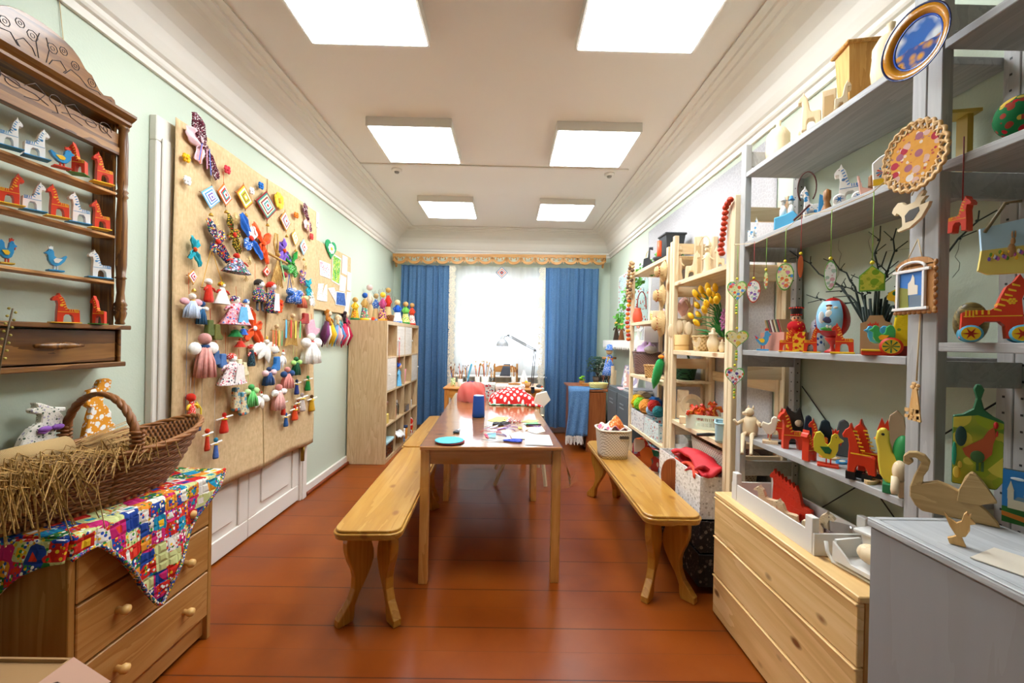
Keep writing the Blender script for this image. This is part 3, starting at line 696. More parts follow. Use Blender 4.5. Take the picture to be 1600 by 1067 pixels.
# basket
BK=Vector((-1.440,1.40,DZt+.022));bl,bw=.37,.15
wick=weave('wicker','3c1f0c','9a6334',150,110,.55,.008,'xyz')
bk=thing('wicker_basket','large oval wicker basket with arched handle on the quilt','basket',BK,0,tilt=(0,0,R(-12)))
def bprof(t_):return .74+.36*t_**.8
def bfn(p,q):
    a=p*2*pi;r=bprof(q);up_=.05*abs(sin(a))**3*q;return(bw*r*cos(a),bl*r*sin(a),.16*q+up_)
def brow(q,dr=0):return[tuple(Vector(bfn(k/48,q))*(1)+Vector((dr*cos(k/48*2*pi),dr*sin(k/48*2*pi),0)))for k in range(49)]
build('woven_wall',Mb(wick).grid(bfn,64,12),bk,sol=.008)
g=Mb(flat('7d4c24',.5))
for k in range(15):
    q=.05+.9*k/14;pts=[]
    for i in range(97):
        a=i/96;P_=Vector(bfn(a,q));o_=.004*(1 if(i//2+k)%2 else-.3)+.003
        pts.append((P_.x+o_*cos(a*2*pi),P_.y+o_*sin(a*2*pi),P_.z))
    g.tube(pts,.0042,5)
build('weft_cane',g,bk)
g=Mb(flat('96602f',.45))
for s in range(3):g.tube([tuple(Vector(bfn(i/72,1))+Vector(((.006+.005*sin(i*1.1+s*2.1))*cos(i/72*2*pi),(.006+.005*sin(i*1.1+s*2.1))*sin(i/72*2*pi),.006+.006*cos(i*1.1+s*2.1))))for i in range(73)],.007,6)
build('braided_rim',g,bk)
build('basket_floor',Mb(wick).pr([(bw*.76*cos(a*pi/16),bl*.76*sin(a*pi/16))for a in range(32)],-.012,0,ax='z'),bk)
g=Mb(flat('8a5529',.45))
for s in range(3):
    g.tube([((.165+.007*cos(i*.9+s*2.1))*cos(pi*i/40)*(1),.06+.007*sin(i*.9+s*2.1),.17+.185*sin(pi*i/40))for i in range(41)],.0085,6)
for sx in(-1,1):
    for k in range(6):g.tube([(sx*.163+.017*cos(a*pi/5),.06+.017*sin(a*pi/5),.16+.014*k+.002*sin(a))for a in range(11)],.0055,5)
build('arched_handle',g,bk)
# straw in and over the basket
rnd=random.Random(5);g=Mb(wood('straw_gold','7a5420','9c7434','bd954c','x',20,.6))
for i in range(420):
    y=1.04+.56*rnd.random();x=-1.48+.22*rnd.random();z=BK.z+.14+.04*rnd.random();a=R(-75+rnd.gauss(0,18));l=.1+.16*rnd.random();dz=rnd.random()*-.10
    if y>1.4:z-=.02;l*=.7
    p0=(x,y,z);p1=(x+cos(a)*l*.5,y+sin(a)*l*.5,z+.03+.02*rnd.random());p2=(x+cos(a)*l+.03*rnd.random()+(.05 if y<1.3 else 0),y+sin(a)*l,z+dz*(1 if y<1.35 else .2))
    g.tube([p0,p1,p2],.0011+.0012*rnd.random(),3)
solo('straw_bundle',g,'golden straw spilling over the near side of the wicker basket','straw',kind='stuff')
burl=weave('burlap_roll','a5824f','c8a975',900,900,.9,.001,'xyz')
g=Mb(burl);g.tube([(-1.44,1.10,BK.z+.192),(-1.43,1.22,BK.z+.196),(-1.42,1.34,BK.z+.20)],[.034,.036,.035],18)
solo('burlap_roll',g,'roll of beige burlap lying on the straw in the basket','burlap roll')
g=Mb(flat('b99155',.7));rnd=random.Random(9)
for i in range(60):
    a=rnd.random()*2*pi;r=.01+.02*rnd.random();g.tube([(-1.415+r*cos(a),1.38,BK.z+.185+r*sin(a)),(-1.40+r*1.8*cos(a),1.50+.06*rnd.random(),BK.z+.195+r*1.8*sin(a))],.0014,3)
solo('dried_grass_sheaf',g,'sheaf of dried grass poking out beyond the burlap roll','dried grass',kind='stuff')
# rabbits behind the basket
RAB=[(-.42,0),(.36,0),(.44,.1),(.36,.2),(.30,.34),(.27,.5),(.42,.62),(.46,.72),(.36,.80),(.5,.80),(.5,.86),(.2,.90),(-.02,.98),(-.14,1),(-.1,.93),(-.22,.90),(-.2,.85),(.0,.80),(-.02,.68),(-.2,.62),(-.36,.48),(-.47,.28),(-.5,.1)]
RB2=[(-.36,0),(.36,0),(.48,.12),(.5,.24),(.38,.3),(.36,.46),(.22,.56),(.1,.62),(.13,.74),(.32,.84),(.36,.96),(.24,1),(.02,.98),(-.1,.86),(-.3,.84),(-.42,.72),(-.38,.62),(-.22,.56),(-.28,.46),(-.36,.3),(-.42,.12)]
def rabbit(b,key,side,out,label,bowc=None,X=-1.585):
    P,w_,h_=wallbox(*b,X);top=P.z+h_;P.z=DZt+.022;h_=top-P.z
    t=thing('wooden_rabbit',label,'rabbit figure',P,pi/2)
    build('body',Mb(key).pr(flp(out,w_,h_,False),-.014,.010),t,bev=.003)
    if bowc:
        g=Mb(bowc)
        for s in(-1,1):g.sph((.02*s+w_*.15,-.02,h_*.72),(.022,.008,.010),8,6)
        g.tube([(w_*.15,-.02,h_*.72),(w_*.0,-.02,h_*.68),(w_*-.1,-.018,h_*.7)],.004,5);build('ribbon_bow',g,t)
rabbit((18,628,97,745),spots('violet_print','e6dfd0',['4a5a46','a8a0b0','54644e','e6dfd0'],85,.3),0,[(x,.34+z*.66)if z>0 else(x,0)for x,z in RAB],'cream rabbit figure with dark sprig print and purple ribbon',flat('9a5fc0'))
rabbit((123,592,176,720),spots('daisy_print','e79a2c',['f4f1ea','f7f4ee','fbf8f0'],40,.38),0,[(x,.36+z*.64)if z>0 else(x,0)for x,z in RB2],'orange rabbit figure printed with white daisies')
# herbs at the picture's edge
t=thing('dried_herb_garland','dried herb garland hanging at the far left edge of the wall','dried herbs',(-1.58,1.245,.92));g=Mb(flat('6d6a34',.8));rnd=random.Random(3)
g.tube([(0,0,.32),(.005,.005,.15),(0,0,0)],.003,5)
build('stem',g,t);g=Mb(flat('6d6f3e',.8))
for i in range(150):
    z=.3*rnd.random();a=rnd.random()*6.28;g.sph((.015*cos(a),.022*sin(a),z),(.006,.006,.005),5,4)
build('dried_leaf',g,t)
p0=at(2,560,'X',-1.50);p1=at(20,482,'X',-1.50);t=thing('dried_twig','thin dried twig sticking up in front of the carved drawer','twig',(p0.x,p0.y,p0.z-.2))
d=p1-p0;build('stem',Mb(flat('5c4a2c')).tube([(0,-.02,0),(0,0,.2),(d.x,d.y,.2+d.z)],.0022,5),t);g=Mb(flat('b3a44a'))
for i in range(14):g.sph((d.x*i/13+.004*(-1)**i,d.y*i/13+.006*(-1)**i,.2+d.z*i/13),.004,5,4)
build('bud',g,t)
# open carton in the corner
p=at(118,1025,'Z',.50);t=thing('cardboard_box','open brown cardboard box in the bottom left corner','cardboard box',(p.x-.30,p.y-.165,0));cb=flat('a98154',.8)
bx=Mb(cb);bx.box(-.30,-.16,0,.30,-.154,.5).box(-.30,.154,0,.30,.16,.5).box(-.30,-.154,0,-.294,.154,.5).box(.294,-.154,0,.30,.154,.5).box(-.294,-.154,.3,.294,.154,.305)
build('box_wall',bx,t)
g=Mb(flat('b98f60',.8)).add([(-.30,.158,.498),(.30,.158,.498),(.30,.2,.475),(-.30,.2,.475)],[(0,1,2,3)]);
g=Mb(flat('b98f78',.8)).add([(.30,.16,.5),(.30,-.16,.5),(.40,-.16,.45),(.40,.15,.45)],[(0,1,2,3)])
g.m(flat('6b5648'))
for k in range(3):g.tube([(.33+.03*k/3+.008*cos(a),.09-.035*k+.010*sin(a),.4885-.015*k+.0-.004*cos(a))for a in(0,1,2,3,4,5,6.28)],.0009,4)
build('box_flap',g,t,sol=.004)
build('box_flap',Mb(cb).add([(-.30,-.16,.30),(.294,-.16,.5),(.294,-.02,.49),(-.29,-.02,.49)],[(0,1,2,3)]),t,sol=.004)if 0 else None
# top leaf lying flat
build('box_lid_leaf',Mb(cb).box(-.294,-.154,.488,.294,.154,.492),t)

# ================================================================ burlap hanging with its ornaments
XB=-1.570
m,nt,b=newmat('burlap',.95,.1);v=coords(nt);sp=N(nt,'ShaderNodeSeparateXYZ');L(nt,v,sp.inputs[0])
q=mth(nt,'MULTIPLY',mth(nt,'SINE',mth(nt,'MULTIPLY',sp.outputs[1],1400)),mth(nt,'SINE',mth(nt,'MULTIPLY',sp.outputs[2],1400)))
n=N(nt,'ShaderNodeTexNoise');n.inputs['Scale'].default_value=45;n.inputs['Detail'].default_value=5;L(nt,v,n.inputs[0])
n2=N(nt,'ShaderNodeTexNoise');n2.inputs['Scale'].default_value=260;L(nt,coords(nt,(1,1,.08)),n2.inputs[0])
f=mth(nt,'ADD',mth(nt,'ADD',mth(nt,'MULTIPLY',q,.10),mth(nt,'MULTIPLY',n.outputs[0],.5)),mth(nt,'MULTIPLY',n2.outputs[0],.45))
L(nt,ramp(nt,f,[(.25,'bd9f74'),(.55,'d6b98e'),(.8,'e4cda4')]),b.inputs['Base Color']);bump(nt,b,f,.002,.6)
def bfn2(p,q):
    y=1.94+(3.35-1.94)*p;zb_=.45-.01*p+.006*sin(y*11);zt_=2.308-.004*p+.004*sin(y*9)
    return(XB-.006+.008*sin(y*7+q*3)*q+.006*sin(q*9+y*4)*(.3+q),y+.01*sin(q*7)*p,zt_+(zb_-zt_)*q)
bo=solo('burlap_hanging',Mb('burlap').grid(bfn2,60,50),'tall beige burlap sheet hung over the left door','burlap cloth',sol=.002)
g=Mb(flat('b0935f',.9));g.tube([tuple(Vector(bfn2(.52+.0*q,q/20))+Vector((.003,0,0)))for q in range(21)],.0025,4);build('centre_seam',g,bo)
X0=XB+.008
def wb(u0,v0,u1,v1):P,a,b_=wallbox(u0,v0,u1,v1,X0);return P,a,b_,pi/2
navyp=spots('navy_print','1e2a6a',['d83a30','f0e8e0','3a8a3a','e8b824'],90,.42);darkred=spots('dark_red_print','4a1420',['d8c8c8','a05060','e0d0d0'],120,.36)
greenp=spots('green_print','2e3a1a',['c8a82a','b02a1e','e0c040'],90,.4);bluep=spots('blue_print','2f6ac0',['f0ece8','e0e8f4'],100,.3);pinkp=spots('pink_print','e6a8b0',['d83a50','4a78c0','f0e0d8','c83a3a'],80,.42)
redsp=spots('red_white_print','d8341e',['f2ede4','ffffff'],110,.3);patchp=spots('black_white_print','e8e0da',['2a2a3a','c83a3a','d8708a'],90,.4)
pk=cloth('e8c0c4');teal=cloth('2fa6b4');org=cloth('e4531c');lilac=cloth('7d5cb8');grn=cloth('2f8f3a');cream=cloth('efe8da');navy=cloth('2c4a78');ltb=cloth('8fb0dc');rdc=cloth('cc2f1c');wht=cloth('f0eee8');salm=cloth('d98e84');straw=wood('braid_straw','a87a34','c49a50','d8b46c','z',60,.7)
bow(*wb(290,203,337,258),[darkred,darkred,pk,pk],'large dark floral and pink cloth butterfly with hanging ribbons at top',None,((115,.62),(-50,.62),(165,.5),(-115,.42)),2,ribbons=((flat('e8724a'),-.02,.10),(flat('3a5cb8'),.025,.13),(flat('e88aa0'),.005,.11),(flat('3a5cb8'),-.03,.09)))
for b_,k,lb,mm in(((281,239,295,254),'f0b418','yellow crochet flower left of the large cloth butterfly',None),((283,274,296,290),'f2f0ec','white crochet flower on the left edge of the burlap',None),((347,258,358,272),'d83a48','crimson crochet flower above the orange yarn diamond',None),
                      ((401,284,410,296),'1f6fc0','blue crochet flower near the top edge of the burlap',None),((387,292,395,304),'efece6','small white crochet flower between yellow and dark red diamonds',None),((426,300,442,327),'f2c63c','large frilly yellow crochet flower right of the dark red diamond','e89a2c'),
                      ((457,331,465,341),'ee7a1c','orange crochet flower near the upper right of the burlap',None),((482,364,488,375),'dc4a44','coral red crochet flower at the right edge of the burlap',None)):
    P,a,c_,z=wb(*b_);flower(P,a,c_,z,cloth(k),lb,9 if mm else 6,cloth(mm)if mm else None)
eye(((329,290),(342,314),(327,326),(312,300)),[cloth('6ab0d8'),wht,cloth('3a8ac8'),wht,cloth('6a5aa8'),wht,cloth('7a6ab8')],'light blue and white yarn diamond, first of the top row',X0,.06)
eye(((348,286),(361,311),(351,322),(338,298)),[cloth('e0702a'),wht,rdc,cloth('2f8f8a'),wht,rdc],'orange, white and teal yarn diamond, second of the top row',X0,.06,cordk=org)
eye(((379,287),(394,317),(382,328),(367,300)),[cloth('b0641e'),cloth('e8c83c'),wht,cloth('a4b82c'),cloth('9a6a2a'),cloth('d8d43c'),wht],'yellow and lime yarn diamond, third of the top row',X0,.06)
eye(((415,298),(431,328),(416,344),(398,313)),[cloth('8a1c1e'),cloth('2f8a80'),cloth('e8d8a8'),cloth('8a1c1e'),wht,cloth('2f8a80'),wht,rdc],'dark red and teal yarn diamond, largest of the top row',X0,.08)
eye(((444,329),(453,349),(446,362),(436,341)),[cloth('d88a3c'),wht,cloth('b05a4a'),cloth('9ab0c8'),wht,rdc],'orange and grey yarn diamond below the large yellow flower',X0,.06)
eye(((459,359),(465,375),(460,385),(454,367)),[cloth('d8a83c'),wht,cloth('c8c04a'),wht,cloth('d8a83c')],'small yellow and white yarn diamond at the right',X0,.05)
eye(((473,373),(479,388),(473,399),(467,384)),[cloth('8ab8d0'),wht,cloth('c85a4a'),wht,rdc],'small pale blue and red yarn diamond at the right edge',X0,.05)
eye(((300,421),(307,433),(300,444),(291,430)),[cloth('d8943c'),wht,cloth('c84a6a'),wht,rdc],'small gold and pink yarn diamond at the left edge',X0,.05)
eye(((415,416),(421,425),(415,432),(409,424)),[rdc,wht,cloth('e0702a'),rdc],'tiny red and white yarn diamond beside the straw doll',X0,.04,False)
bow(*wb(470,328,485,358),[darkred,darkred,pk,pk],'small brown and pink cloth butterfly with yellow ribbons',None,((115,.6),(-50,.5),(-100,.5),(-75,.5)),4,ribbons=((flat('f0d84a'),.0,.09),(flat('e88aa0'),.014,.10)))
for i,(b_,lb)in enumerate((((328,342,342,364),'straw star below the first yarn diamond'),((361,332,372,351),'fan shaped straw rosette below the yellow diamond'),((400,390,413,405),'straw star just left of the braided straw doll'),((385,400,392,414),'tiny straw star between red doll and straw doll'),
    ((377,424,388,440),'straw bow star above the boy doll'),((452,431,460,446),'straw star between blue and floral dolls'),((461,393,470,407),'straw star below the small yellow diamond'),((474,409,479,422),'tiny straw star near the right edge'))):
    P,a,c_,z=wb(*b_);star(P,a,c_,z,lb,9 if i==1 else 6)
bow(*wb(289,372,309,411),[teal],'turquoise cloth rabbit doll at the left edge of the burlap',org,((100,.5),(60,.4),(-60,.6),(-120,.4)),5,'cloth doll','knotted_cloth_doll')
bow(*wb(318,359,352,399),[navyp],'navy floral print knotted cloth butterfly',rdc,((125,.62),(50,.4),(-45,.62),(-120,.35)),6)
bow(*wb(351,347,372,391),[greenp],'dark green and yellow print knotted cloth butterfly',rdc,((112,.62),(30,.35),(-62,.58),(-150,.3)),7)
bow(*wb(371,353,404,395),[cloth('2560b4'),cloth('2560b4'),wht,bluep],'blue and white knotted cloth butterfly',rdc,((125,.62),(-38,.62),(60,.35),(-120,.35)),8)
bow(*wb(394,362,421,402),[org],'bright orange knotted cloth butterfly',org,((135,.6),(40,.45),(-65,.6),(-110,.3)),9)
bow(*wb(431,377,450,409),[lilac],'purple dotted knotted cloth doll',org,((85,.55),(-35,.55),(-110,.5),(150,.35)),10)
bow(*wb(444,399,464,426),[grn,spots('green_white','3a9a3a',['e8f0d8','c8e0b0'],120,.3)],'green dotted knotted cloth butterfly',grn,((55,.6),(-60,.55),(160,.5),(-120,.45)),11)
bow(*wb(473,439,486,459),[teal],'small turquoise knotted cloth doll at the right edge',teal,((60,.5),(-100,.6),(-60,.6),(140,.4)),12)
bow(*wb(480,453,489,476),[wht],'small white knotted cloth doll below the turquoise one',wht,((90,.4),(-100,.55),(-60,.55),(160,.4)),13)
bow(*wb(382,494,405,536),[org],'bright orange four pointed cloth doll in the middle of the burlap',wht,((110,.6),(20,.45),(-50,.6),(-140,.5)),14,'cloth doll','knotted_cloth_doll')
bow(*wb(429,464,441,488),[org],'small orange cloth doll right of the couple',rdc,((90,.3),(-80,.5),(-110,.5),(20,.3)),15,'cloth doll','knotted_cloth_doll')
# braided straw doll
P,a,c_,z=wb(411,363,446,449);t=thing('braided_straw_doll','straw doll with braided loop and long fringe skirt','straw doll',P,z);g=Mb(straw)
for i in range(22):x=(i-10.5)/10.5;g.tube([(0,-.02,c_*.5),(x*a*.16,-.02-.008*cos(i*2),c_*.28),(x*a*.3,-.016-.006*sin(i*2),.02*abs(sin(i*3)))],.003,4)
build('straw_skirt',g,t);build('braid_loop',Mb(straw).tube([(-a*.02,-.016,c_*.55),(-a*.13,-.012,c_*.8),(-a*.06,-.01,c_*.98),(a*.02,-.012,c_*.98),(a*.06,-.012,c_*.8),(0,-.016,c_*.55)],.0055,6),t)
build('straw_arm',Mb(straw).cyl((-a*.42,-.022,c_*.56),(a*.42,-.022,c_*.5),.008),t);build('head',Mb(straw).sph((0,-.024,c_*.6),.013,10,7),t)
build('green_ribbon',Mb(flat('8fd08a')).pr([(.01,c_*.5),(.016,c_*.5),(a*.3,.05),(a*.24,.05)],-.033,-.032),t)
doll('rag_doll',*wb(339,396,376,426),rdc,spots('mixed_ruffle','3a4a5a',['d8d0d8','2a7a5a','8a90b8','c8302a'],70,.5),None,'red shawled rag doll with a dark patterned skirt',cloth('cc3a20'),rdc)
P,a,c_,z=wb(434,412,451,434);t=thing('mitten_pendant','dark green pendant with a dark red ball','ornament',P,z)
build('leaf',Mb(DGREEN).sph((0,-.012,c_*.75),(a*.4,.008,c_*.16),10,7),t);build('ball',Mb(cloth('8a1420')).sph((-a*.05,-.014,c_*.2),(a*.24,.012,c_*.2),10,7),t);string(t,0,c_*.3,c_*.75,STRING)
bow(*wb(462,420,475,442),[spots('daisy_navy','2a3a90',['f2f0ea','e84a50','f0c83c'],90,.45)],'small daisy print doll near the right edge',cloth('d9b090'),((90,.4),(-100,.5),(-50,.55),(20,.45)),17,'cloth doll','knotted_cloth_doll')
# a pair on one stick, hung by a yellow thread
P,a,c_,z=wb(308,388,352,456);t=thing('hanging_stick','thin stick hung from a yellow thread carrying two dolls','stick',P,z)
build('rod',Mb(flat('a5793c')).cyl((-a*.5,-.02,c_*.06),(a*.5,-.02,-.006),.003),t);build('yellow_thread',Mb(flat('e8b02c')).tube([(-a*.46,-.018,c_*.06),(-a*.06,-.004,c_),(a*.4,-.018,0)],.0018,4),t)
doll('rag_doll',*wb(311,436,330,472),wht,rdc,None,'slim red dressed groom doll on the hanging stick',shape='slim')
doll('rag_doll',*wb(329,441,351,475),spots('gold_scarf','e8c030',['d83a20','3a8a3a'],90,.4),wht,None,'white dressed bride doll on the hanging stick',shirt=rdc)
tassel(*wb(278,458,307,497),cream,cloth('d8a84a'),cloth('c3d2ea'),'pale blue winged angel doll with pink wings at left',wings=cloth('e4a8b0'),cord=(org,.1))
tassel(*wb(302,470,319,507),navy,wht,cloth('2c5a80'),'navy yarn tassel doll with white wrapped head',arms=wht,cord=(pk,.07))
doll('rag_doll',*wb(384,437,409,486),cloth('3a3430'),navyp,None,'boy doll in grey cap and navy floral tunic',skin=wht,legs=cloth('4a4a50'),shirt=navyp,cord=(org,.1),shape='slim')
doll('rag_doll',*wb(405,441,427,489),rdc,navyp,cloth('f0e8ea'),'girl doll in red headscarf and long white apron',skin=cloth('d8d8e0'),shirt=navyp,shape='slim')
doll('rag_doll',*wb(335,463,374,507),navyp,pinkp,cloth('6ab0dc'),'large rag doll with blue kerchief and full floral skirt',skin=cream,shirt=pinkp)
doll('rag_doll',*wb(361,464,374,490),wht,pinkp,None,'small white kerchief doll behind the large floral doll',skin=cloth('c84a30'),cord=(org,.06))
doll('rag_doll',*wb(370,468,388,499),bluep,cream,None,'small rag doll in white skirt and blue kerchief',skin=cream,shirt=redsp,cord=(STRING,.08))
tassel(*wb(441,449,462,474),cream,lilac,bluep,'blue ruffled doll hung by a blue loop',arms=bluep)
P,a,c_,z=wb(446,428,455,452);solo('blue_loop',Mb(flat('2f5cc0')).tube([(-a*.4,-.012,0),(-a*.05,-.006,c_),(a*.4,-.012,0)],.0022,5),'blue ribbon loop above the ruffled doll','ribbon',P,z)
tassel(*wb(461,457,474,481),salm,cloth('c8d87a'),cloth('b8593c'),'terracotta yarn tassel doll with pale green arms',arms=cloth('d8e09a'),cord=(wht,.07))
boot(*wb(313,500,340,531),[cloth('55602a'),cloth('6b6a2e')],'pair of olive green felt boots on a red thread',False,2,(rdc,.06))
tassel(*wb(289,520,328,590),cloth('cf938c'),navy,cloth('dc9a90'),'largest angel doll with puffy white wings and pink yarn skirt',wings=wht)
doll('rag_doll',*wb(352,511,371,526),wht,cloth('2f9a50'),None,'tiny green doll lying on its side')
doll('rag_doll',*wb(369,510,382,523),grn,cloth('2f6ac0'),None,'tiny blue doll with a green scarf')
doll('rag_doll',*wb(363,529,378,542),org,rdc,None,'tiny red doll below the green one')
petaldoll(*wb(393,526,430,570),cloth('f1efe6'),YEL,'white petal angel with yellow topknot',4)
doll('rag_doll',*wb(381,539,395,572),redsp,spots('dark_check','2a3440',['3a6a70','1a2028'],130,.4),None,'narrow doll in dark checked dress and red scarf',shape='slim',shirt=redsp)
for b_,lb,k in(((418,506,436,552),'straw broom doll with orange strips','e4702a'),((438,489,466,541),'wide straw broom doll with coloured ribbons','5ab4e0')):
    P,a,c_,z=wb(*b_);t=thing('broom_doll',lb,'straw doll',P,z);g=Mb(straw)
    for i in range(24):x=(i-11.5)/11.5;g.tube([(x*a*.06,-.014,c_*.86),(x*a*.22,-.018-.005*cos(i*2),c_*.45),(x*a*.36,-.014,.012*abs(sin(i*3)))],.0026,4)
    build('straw_skirt',g,t);build('head',Mb(cloth('d9b78a')).sph((0,-.02,c_*.92),c_*.07,10,7),t);build('arm_stick',Mb(flat('b58a4a')).cyl((-a*.5,-.02,c_*.78),(a*.5,-.02,c_*.78),.003),t)
    for i,kk in enumerate((k,'d8402a','f0d04a','58b070')):build('ribbon',Mb(flat(kk)).pr([(a*(-.45+.27*i),c_*.78),(a*(-.38+.27*i),c_*.78),(a*(-.36+.26*i),c_*.25),(a*(-.44+.26*i),c_*.25)],-.029,-.028),t)
boot(*wb(465,489,480,506),[cloth('9a2f26')],'single dark red knitted boot near the right edge',True)
boot(*wb(474,500,496,526),[cloth('d3a2b0')],'single pale pink sock on a pink loop',False,1,(rdc,.05),'hanging_sock',-20)
tassel(*wb(462,520,488,568),wht,rdc,cloth('eeebe4'),'tall white yarn doll with red stitching',arms=wht,cord=(wht,.06))
boot(*wb(322,547,350,575),[cloth('3f6292'),cloth('4a70a8')],'pair of blue knitted boots on a red thread',False,2,(org,.05))
doll('rag_doll',*wb(331,553,369,600),redsp,patchp,cloth('e6ddd8'),'patchwork rag doll with red kerchief and pink frill',skin=wht,cord=(org,.12))
boot(*wb(362,561,381,587),[cloth('e6dcb8'),cloth('ded2a8')],'pair of cream knitted boots',False,2,(org,.06))
petaldoll(*wb(431,547,445,577),wht,rdc,'small white petal angel with red stitching',3)
boot(*wb(421,557,434,579),[cloth('2f74b8')],'single blue and white striped boot',True)
tassel(*wb(450,557,464,586),DGREEN,cloth('9ad06a'),cloth('0f4a2c'),'dark green yarn tassel doll with lime arms',arms=cloth('a8d87a'),cord=(cloth('c8e08a'),.1))
tassel(*wb(404,573,423,602),cloth('3a4a6a'),pk,navy,'navy yarn doll with pink arms',arms=pk,cord=(pk,.05))
tassel(*wb(433,573,451,607),salm,navy,salm,'pink yarn doll with navy arms',arms=navy)
boot(*wb(355,604,382,650),[spots('painted_felt','d8c8a0',['5a94a8','c05a3a'],40,.5)],'pair of painted cream felt boots hanging low',False,2,(STRING,.12))if 0 else boot(*wb(355,604,382,650),[spots('painted_felt','d8c8a0',['5a94a8','c05a3a','d8c8a0'],40,.5)]*2,'pair of painted cream felt boots hanging low',False,2,(STRING,.12))
tassel(*wb(376,600,396,635),cloth('4aa05a'),grn,cloth('6abf6a'),'light green yarn tassel doll with pompom arms',arms=cloth('b8e09a'),cord=(cloth('c8e08a'),.1))
petaldoll(*wb(391,612,416,642),cloth('f1efe6'),rdc,'white petal angel hung by a red thread',4,(rdc,.05))
tassel(*wb(418,600,438,640),salm,wht,cloth('dda39a'),'pink yarn tassel doll with white puffed arms',arms=wht,cord=(pk,.1))
for b_,k,k2,lb in(((434,623,446,648),'c8301c','c8301c','red stick doll left of the lower right group'),((438,645,450,666),'2f5c9a','2f5c9a','tiny blue stick doll, lowest of the lower right group'),((450,633,466,656),'dc4a1c','cc3a1c','orange stick doll in the lower right group'),
                      ((458,624,468,645),'9a5a34','8a4a2a','brown print stick doll in the lower right group'),((460,614,478,642),'c0b4ac','a89a94','grey stick doll with long white arms'),((477,617,492,642),'c89a1e','5a3a1a','yellow print stick doll at the right edge'),
                      ((472,587,485,610),'1f8a3c','2a9a4a','green stick doll near the right edge'),((455,593,467,616),'2a3a7a','2a3a5a','navy and yellow stick doll'),((334,645,359,676),'d0301a','c8281a','red stick doll alone on the lower burlap'),
                      ((325,684,342,716),'4a6ab0','2a7a9a','blue print stick doll, lowest on the burlap'),((312,670,328,704),'cc3a1c','d8401c','orange stick doll behind the basket rim'),((298,655,314,673),'3a4a7a','e8e4dc','tiny navy and white stick doll by the basket')):
    P,a,c_,z=wb(*b_);stick(P,a,c_,z,cloth(k),cloth(k2),lb)
doll('rag_doll',*wb(284,616,303,661),rdc,redsp,None,'red dotted long doll with yellow sleeves low at the left',shirt=YEL,shape='slim',skin=rdc)
P,a,c_,z=wb(299,628,312,664);solo('yellow_ribbon',Mb(flat('e8cf2c')).tube([(-a*.2,-.012,c_),(a*.3,-.014,c_*.7),(a*.4,-.012,c_*.3),(0,-.01,0)],.004,5),'yellow ribbon streaming beside the red dotted doll','ribbon',P,z)
THR=('left of the largest angel doll','below the left edge of the angel','just under the angel skirt','under the right of the angel skirt','straight above the lone red doll','behind the olive boots','under the boy and girl couple','beside the small white angel','beside the lime armed tassel','at the right edge beside the tall white doll','above the navy yarn doll','above the pink tassel doll')
for i,(u,va,vb,k)in enumerate(((290,505,650,'6f86a8'),(296,590,672,'b8b0a4'),(302,560,655,'8a94a8'),(314,588,668,'b0a898'),(334,610,690,'c8c0b4'),(355,507,553,'c87a4a'),(413,489,530,'c8703a'),(445,545,600,'b8a8b0'),(462,545,590,'e0d04a'),(481,570,612,'c88a4a'),(402,560,574,'b8a080'),(425,580,640,'d0c4b8'))):
    P,a,c_,z=wb(u-1,va,u+1,vb);solo('hanging_thread',Mb(flat(k)).cyl((0,-.004,0),(0,-.004,c_),.0011,n=5),'thin thread hanging %s on the burlap'%THR[i],'thread',P,z,'loose threads on the burlap')

for y in(1.30,1.50):solo('shelf_cord',Mb(STRING).tube([(XL+.004,y,2.49),(XL+.006,y+.03,2.22)],.0014,5),'thin pale cord holding the carved shelf, %s one'%('left' if y<1.4 else 'right'),'cord')
P,a,c_,z=wb(489,327,500,352);t=thing('wall_sensor','small white plastic device at the top right corner of the burlap','device',(XL+.03,P.y+.07,P.z),pi/2);build('casing',Mb(flat('ecebe6',.3)).box(-.025,-.03,0,.025,.028,c_),t,bev=.008,seg=2);build('lens',Mb(flat('9a9a98',.2)).disc(0,c_*.3,.008,-.0302),t)
# ================================================================ pin board and fairies beside it
XPB=XL+.03
P0,P1=at(495,377,'X',XPB),at(549,400,'X',XPB)
bdy0,bdy1,bz0,bz1=3.42,4.20,1.52,2.10
t=solo('burlap_pin_board',Mb('burlap').box(XL+.002,bdy0,bz0,XPB,bdy1,bz1),'burlap covered pin board between the burlap hanging and the cubby shelf','pin board',bev=.004)
XP=XPB+.003
def card(q,key,label,extra=None,cat='picture card',name='picture_card'):
    P=[at(u,v,'X',XP)for u,v in q];c=sum(P,Vector())/len(P);g=Mb(flat('efece4')).pr([(p.y-c.y,p.z-c.z)for p in P],0,.0015)
    g.m(key).pr([((p.y-c.y)*.88,(p.z-c.z)*.9)for p in P],-.0008,.0003)
    if extra:extra(g)
    t=solo(name,g,label,cat,(XP+.0015,c.y,c.z),pi/2);return t
m=spots('tulip_picture','bcd8e6',['d83a30','e8a02c','e8402c','bcd8e6'],60,.33);m2=spots('meadow_picture','a8c84a',['e8e0c8','3a9a4a','e8d05a'],45,.3,base2='5aa84a');m3=spots('sprig_paper','ede8e0',['c84a4a','4aa05a','ede8e0'],45,.22)
card([(499,406),(516,413),(516,436),(500,430)],m,'picture card of red and orange tulips on the pin board')
card([(520,396),(533,404),(530,446),(518,439)],m2,'tall green meadow picture card on the pin board')
card([(535,398),(543,402),(542,430),(534,426)],spots('ink_card','eeebe6',['5a6a94','eeebe6','eeebe6'],60,.3),'white card with a small ink drawing on the pin board')
card([(543,424),(549,427),(548,455),(542,453)],flat('e6e6dc'),'narrow pale card at the right edge of the pin board')
card([(532,429),(541,434),(539,456),(530,454)],flat('e8e4da'),'blank white card pinned above the denim pennant')
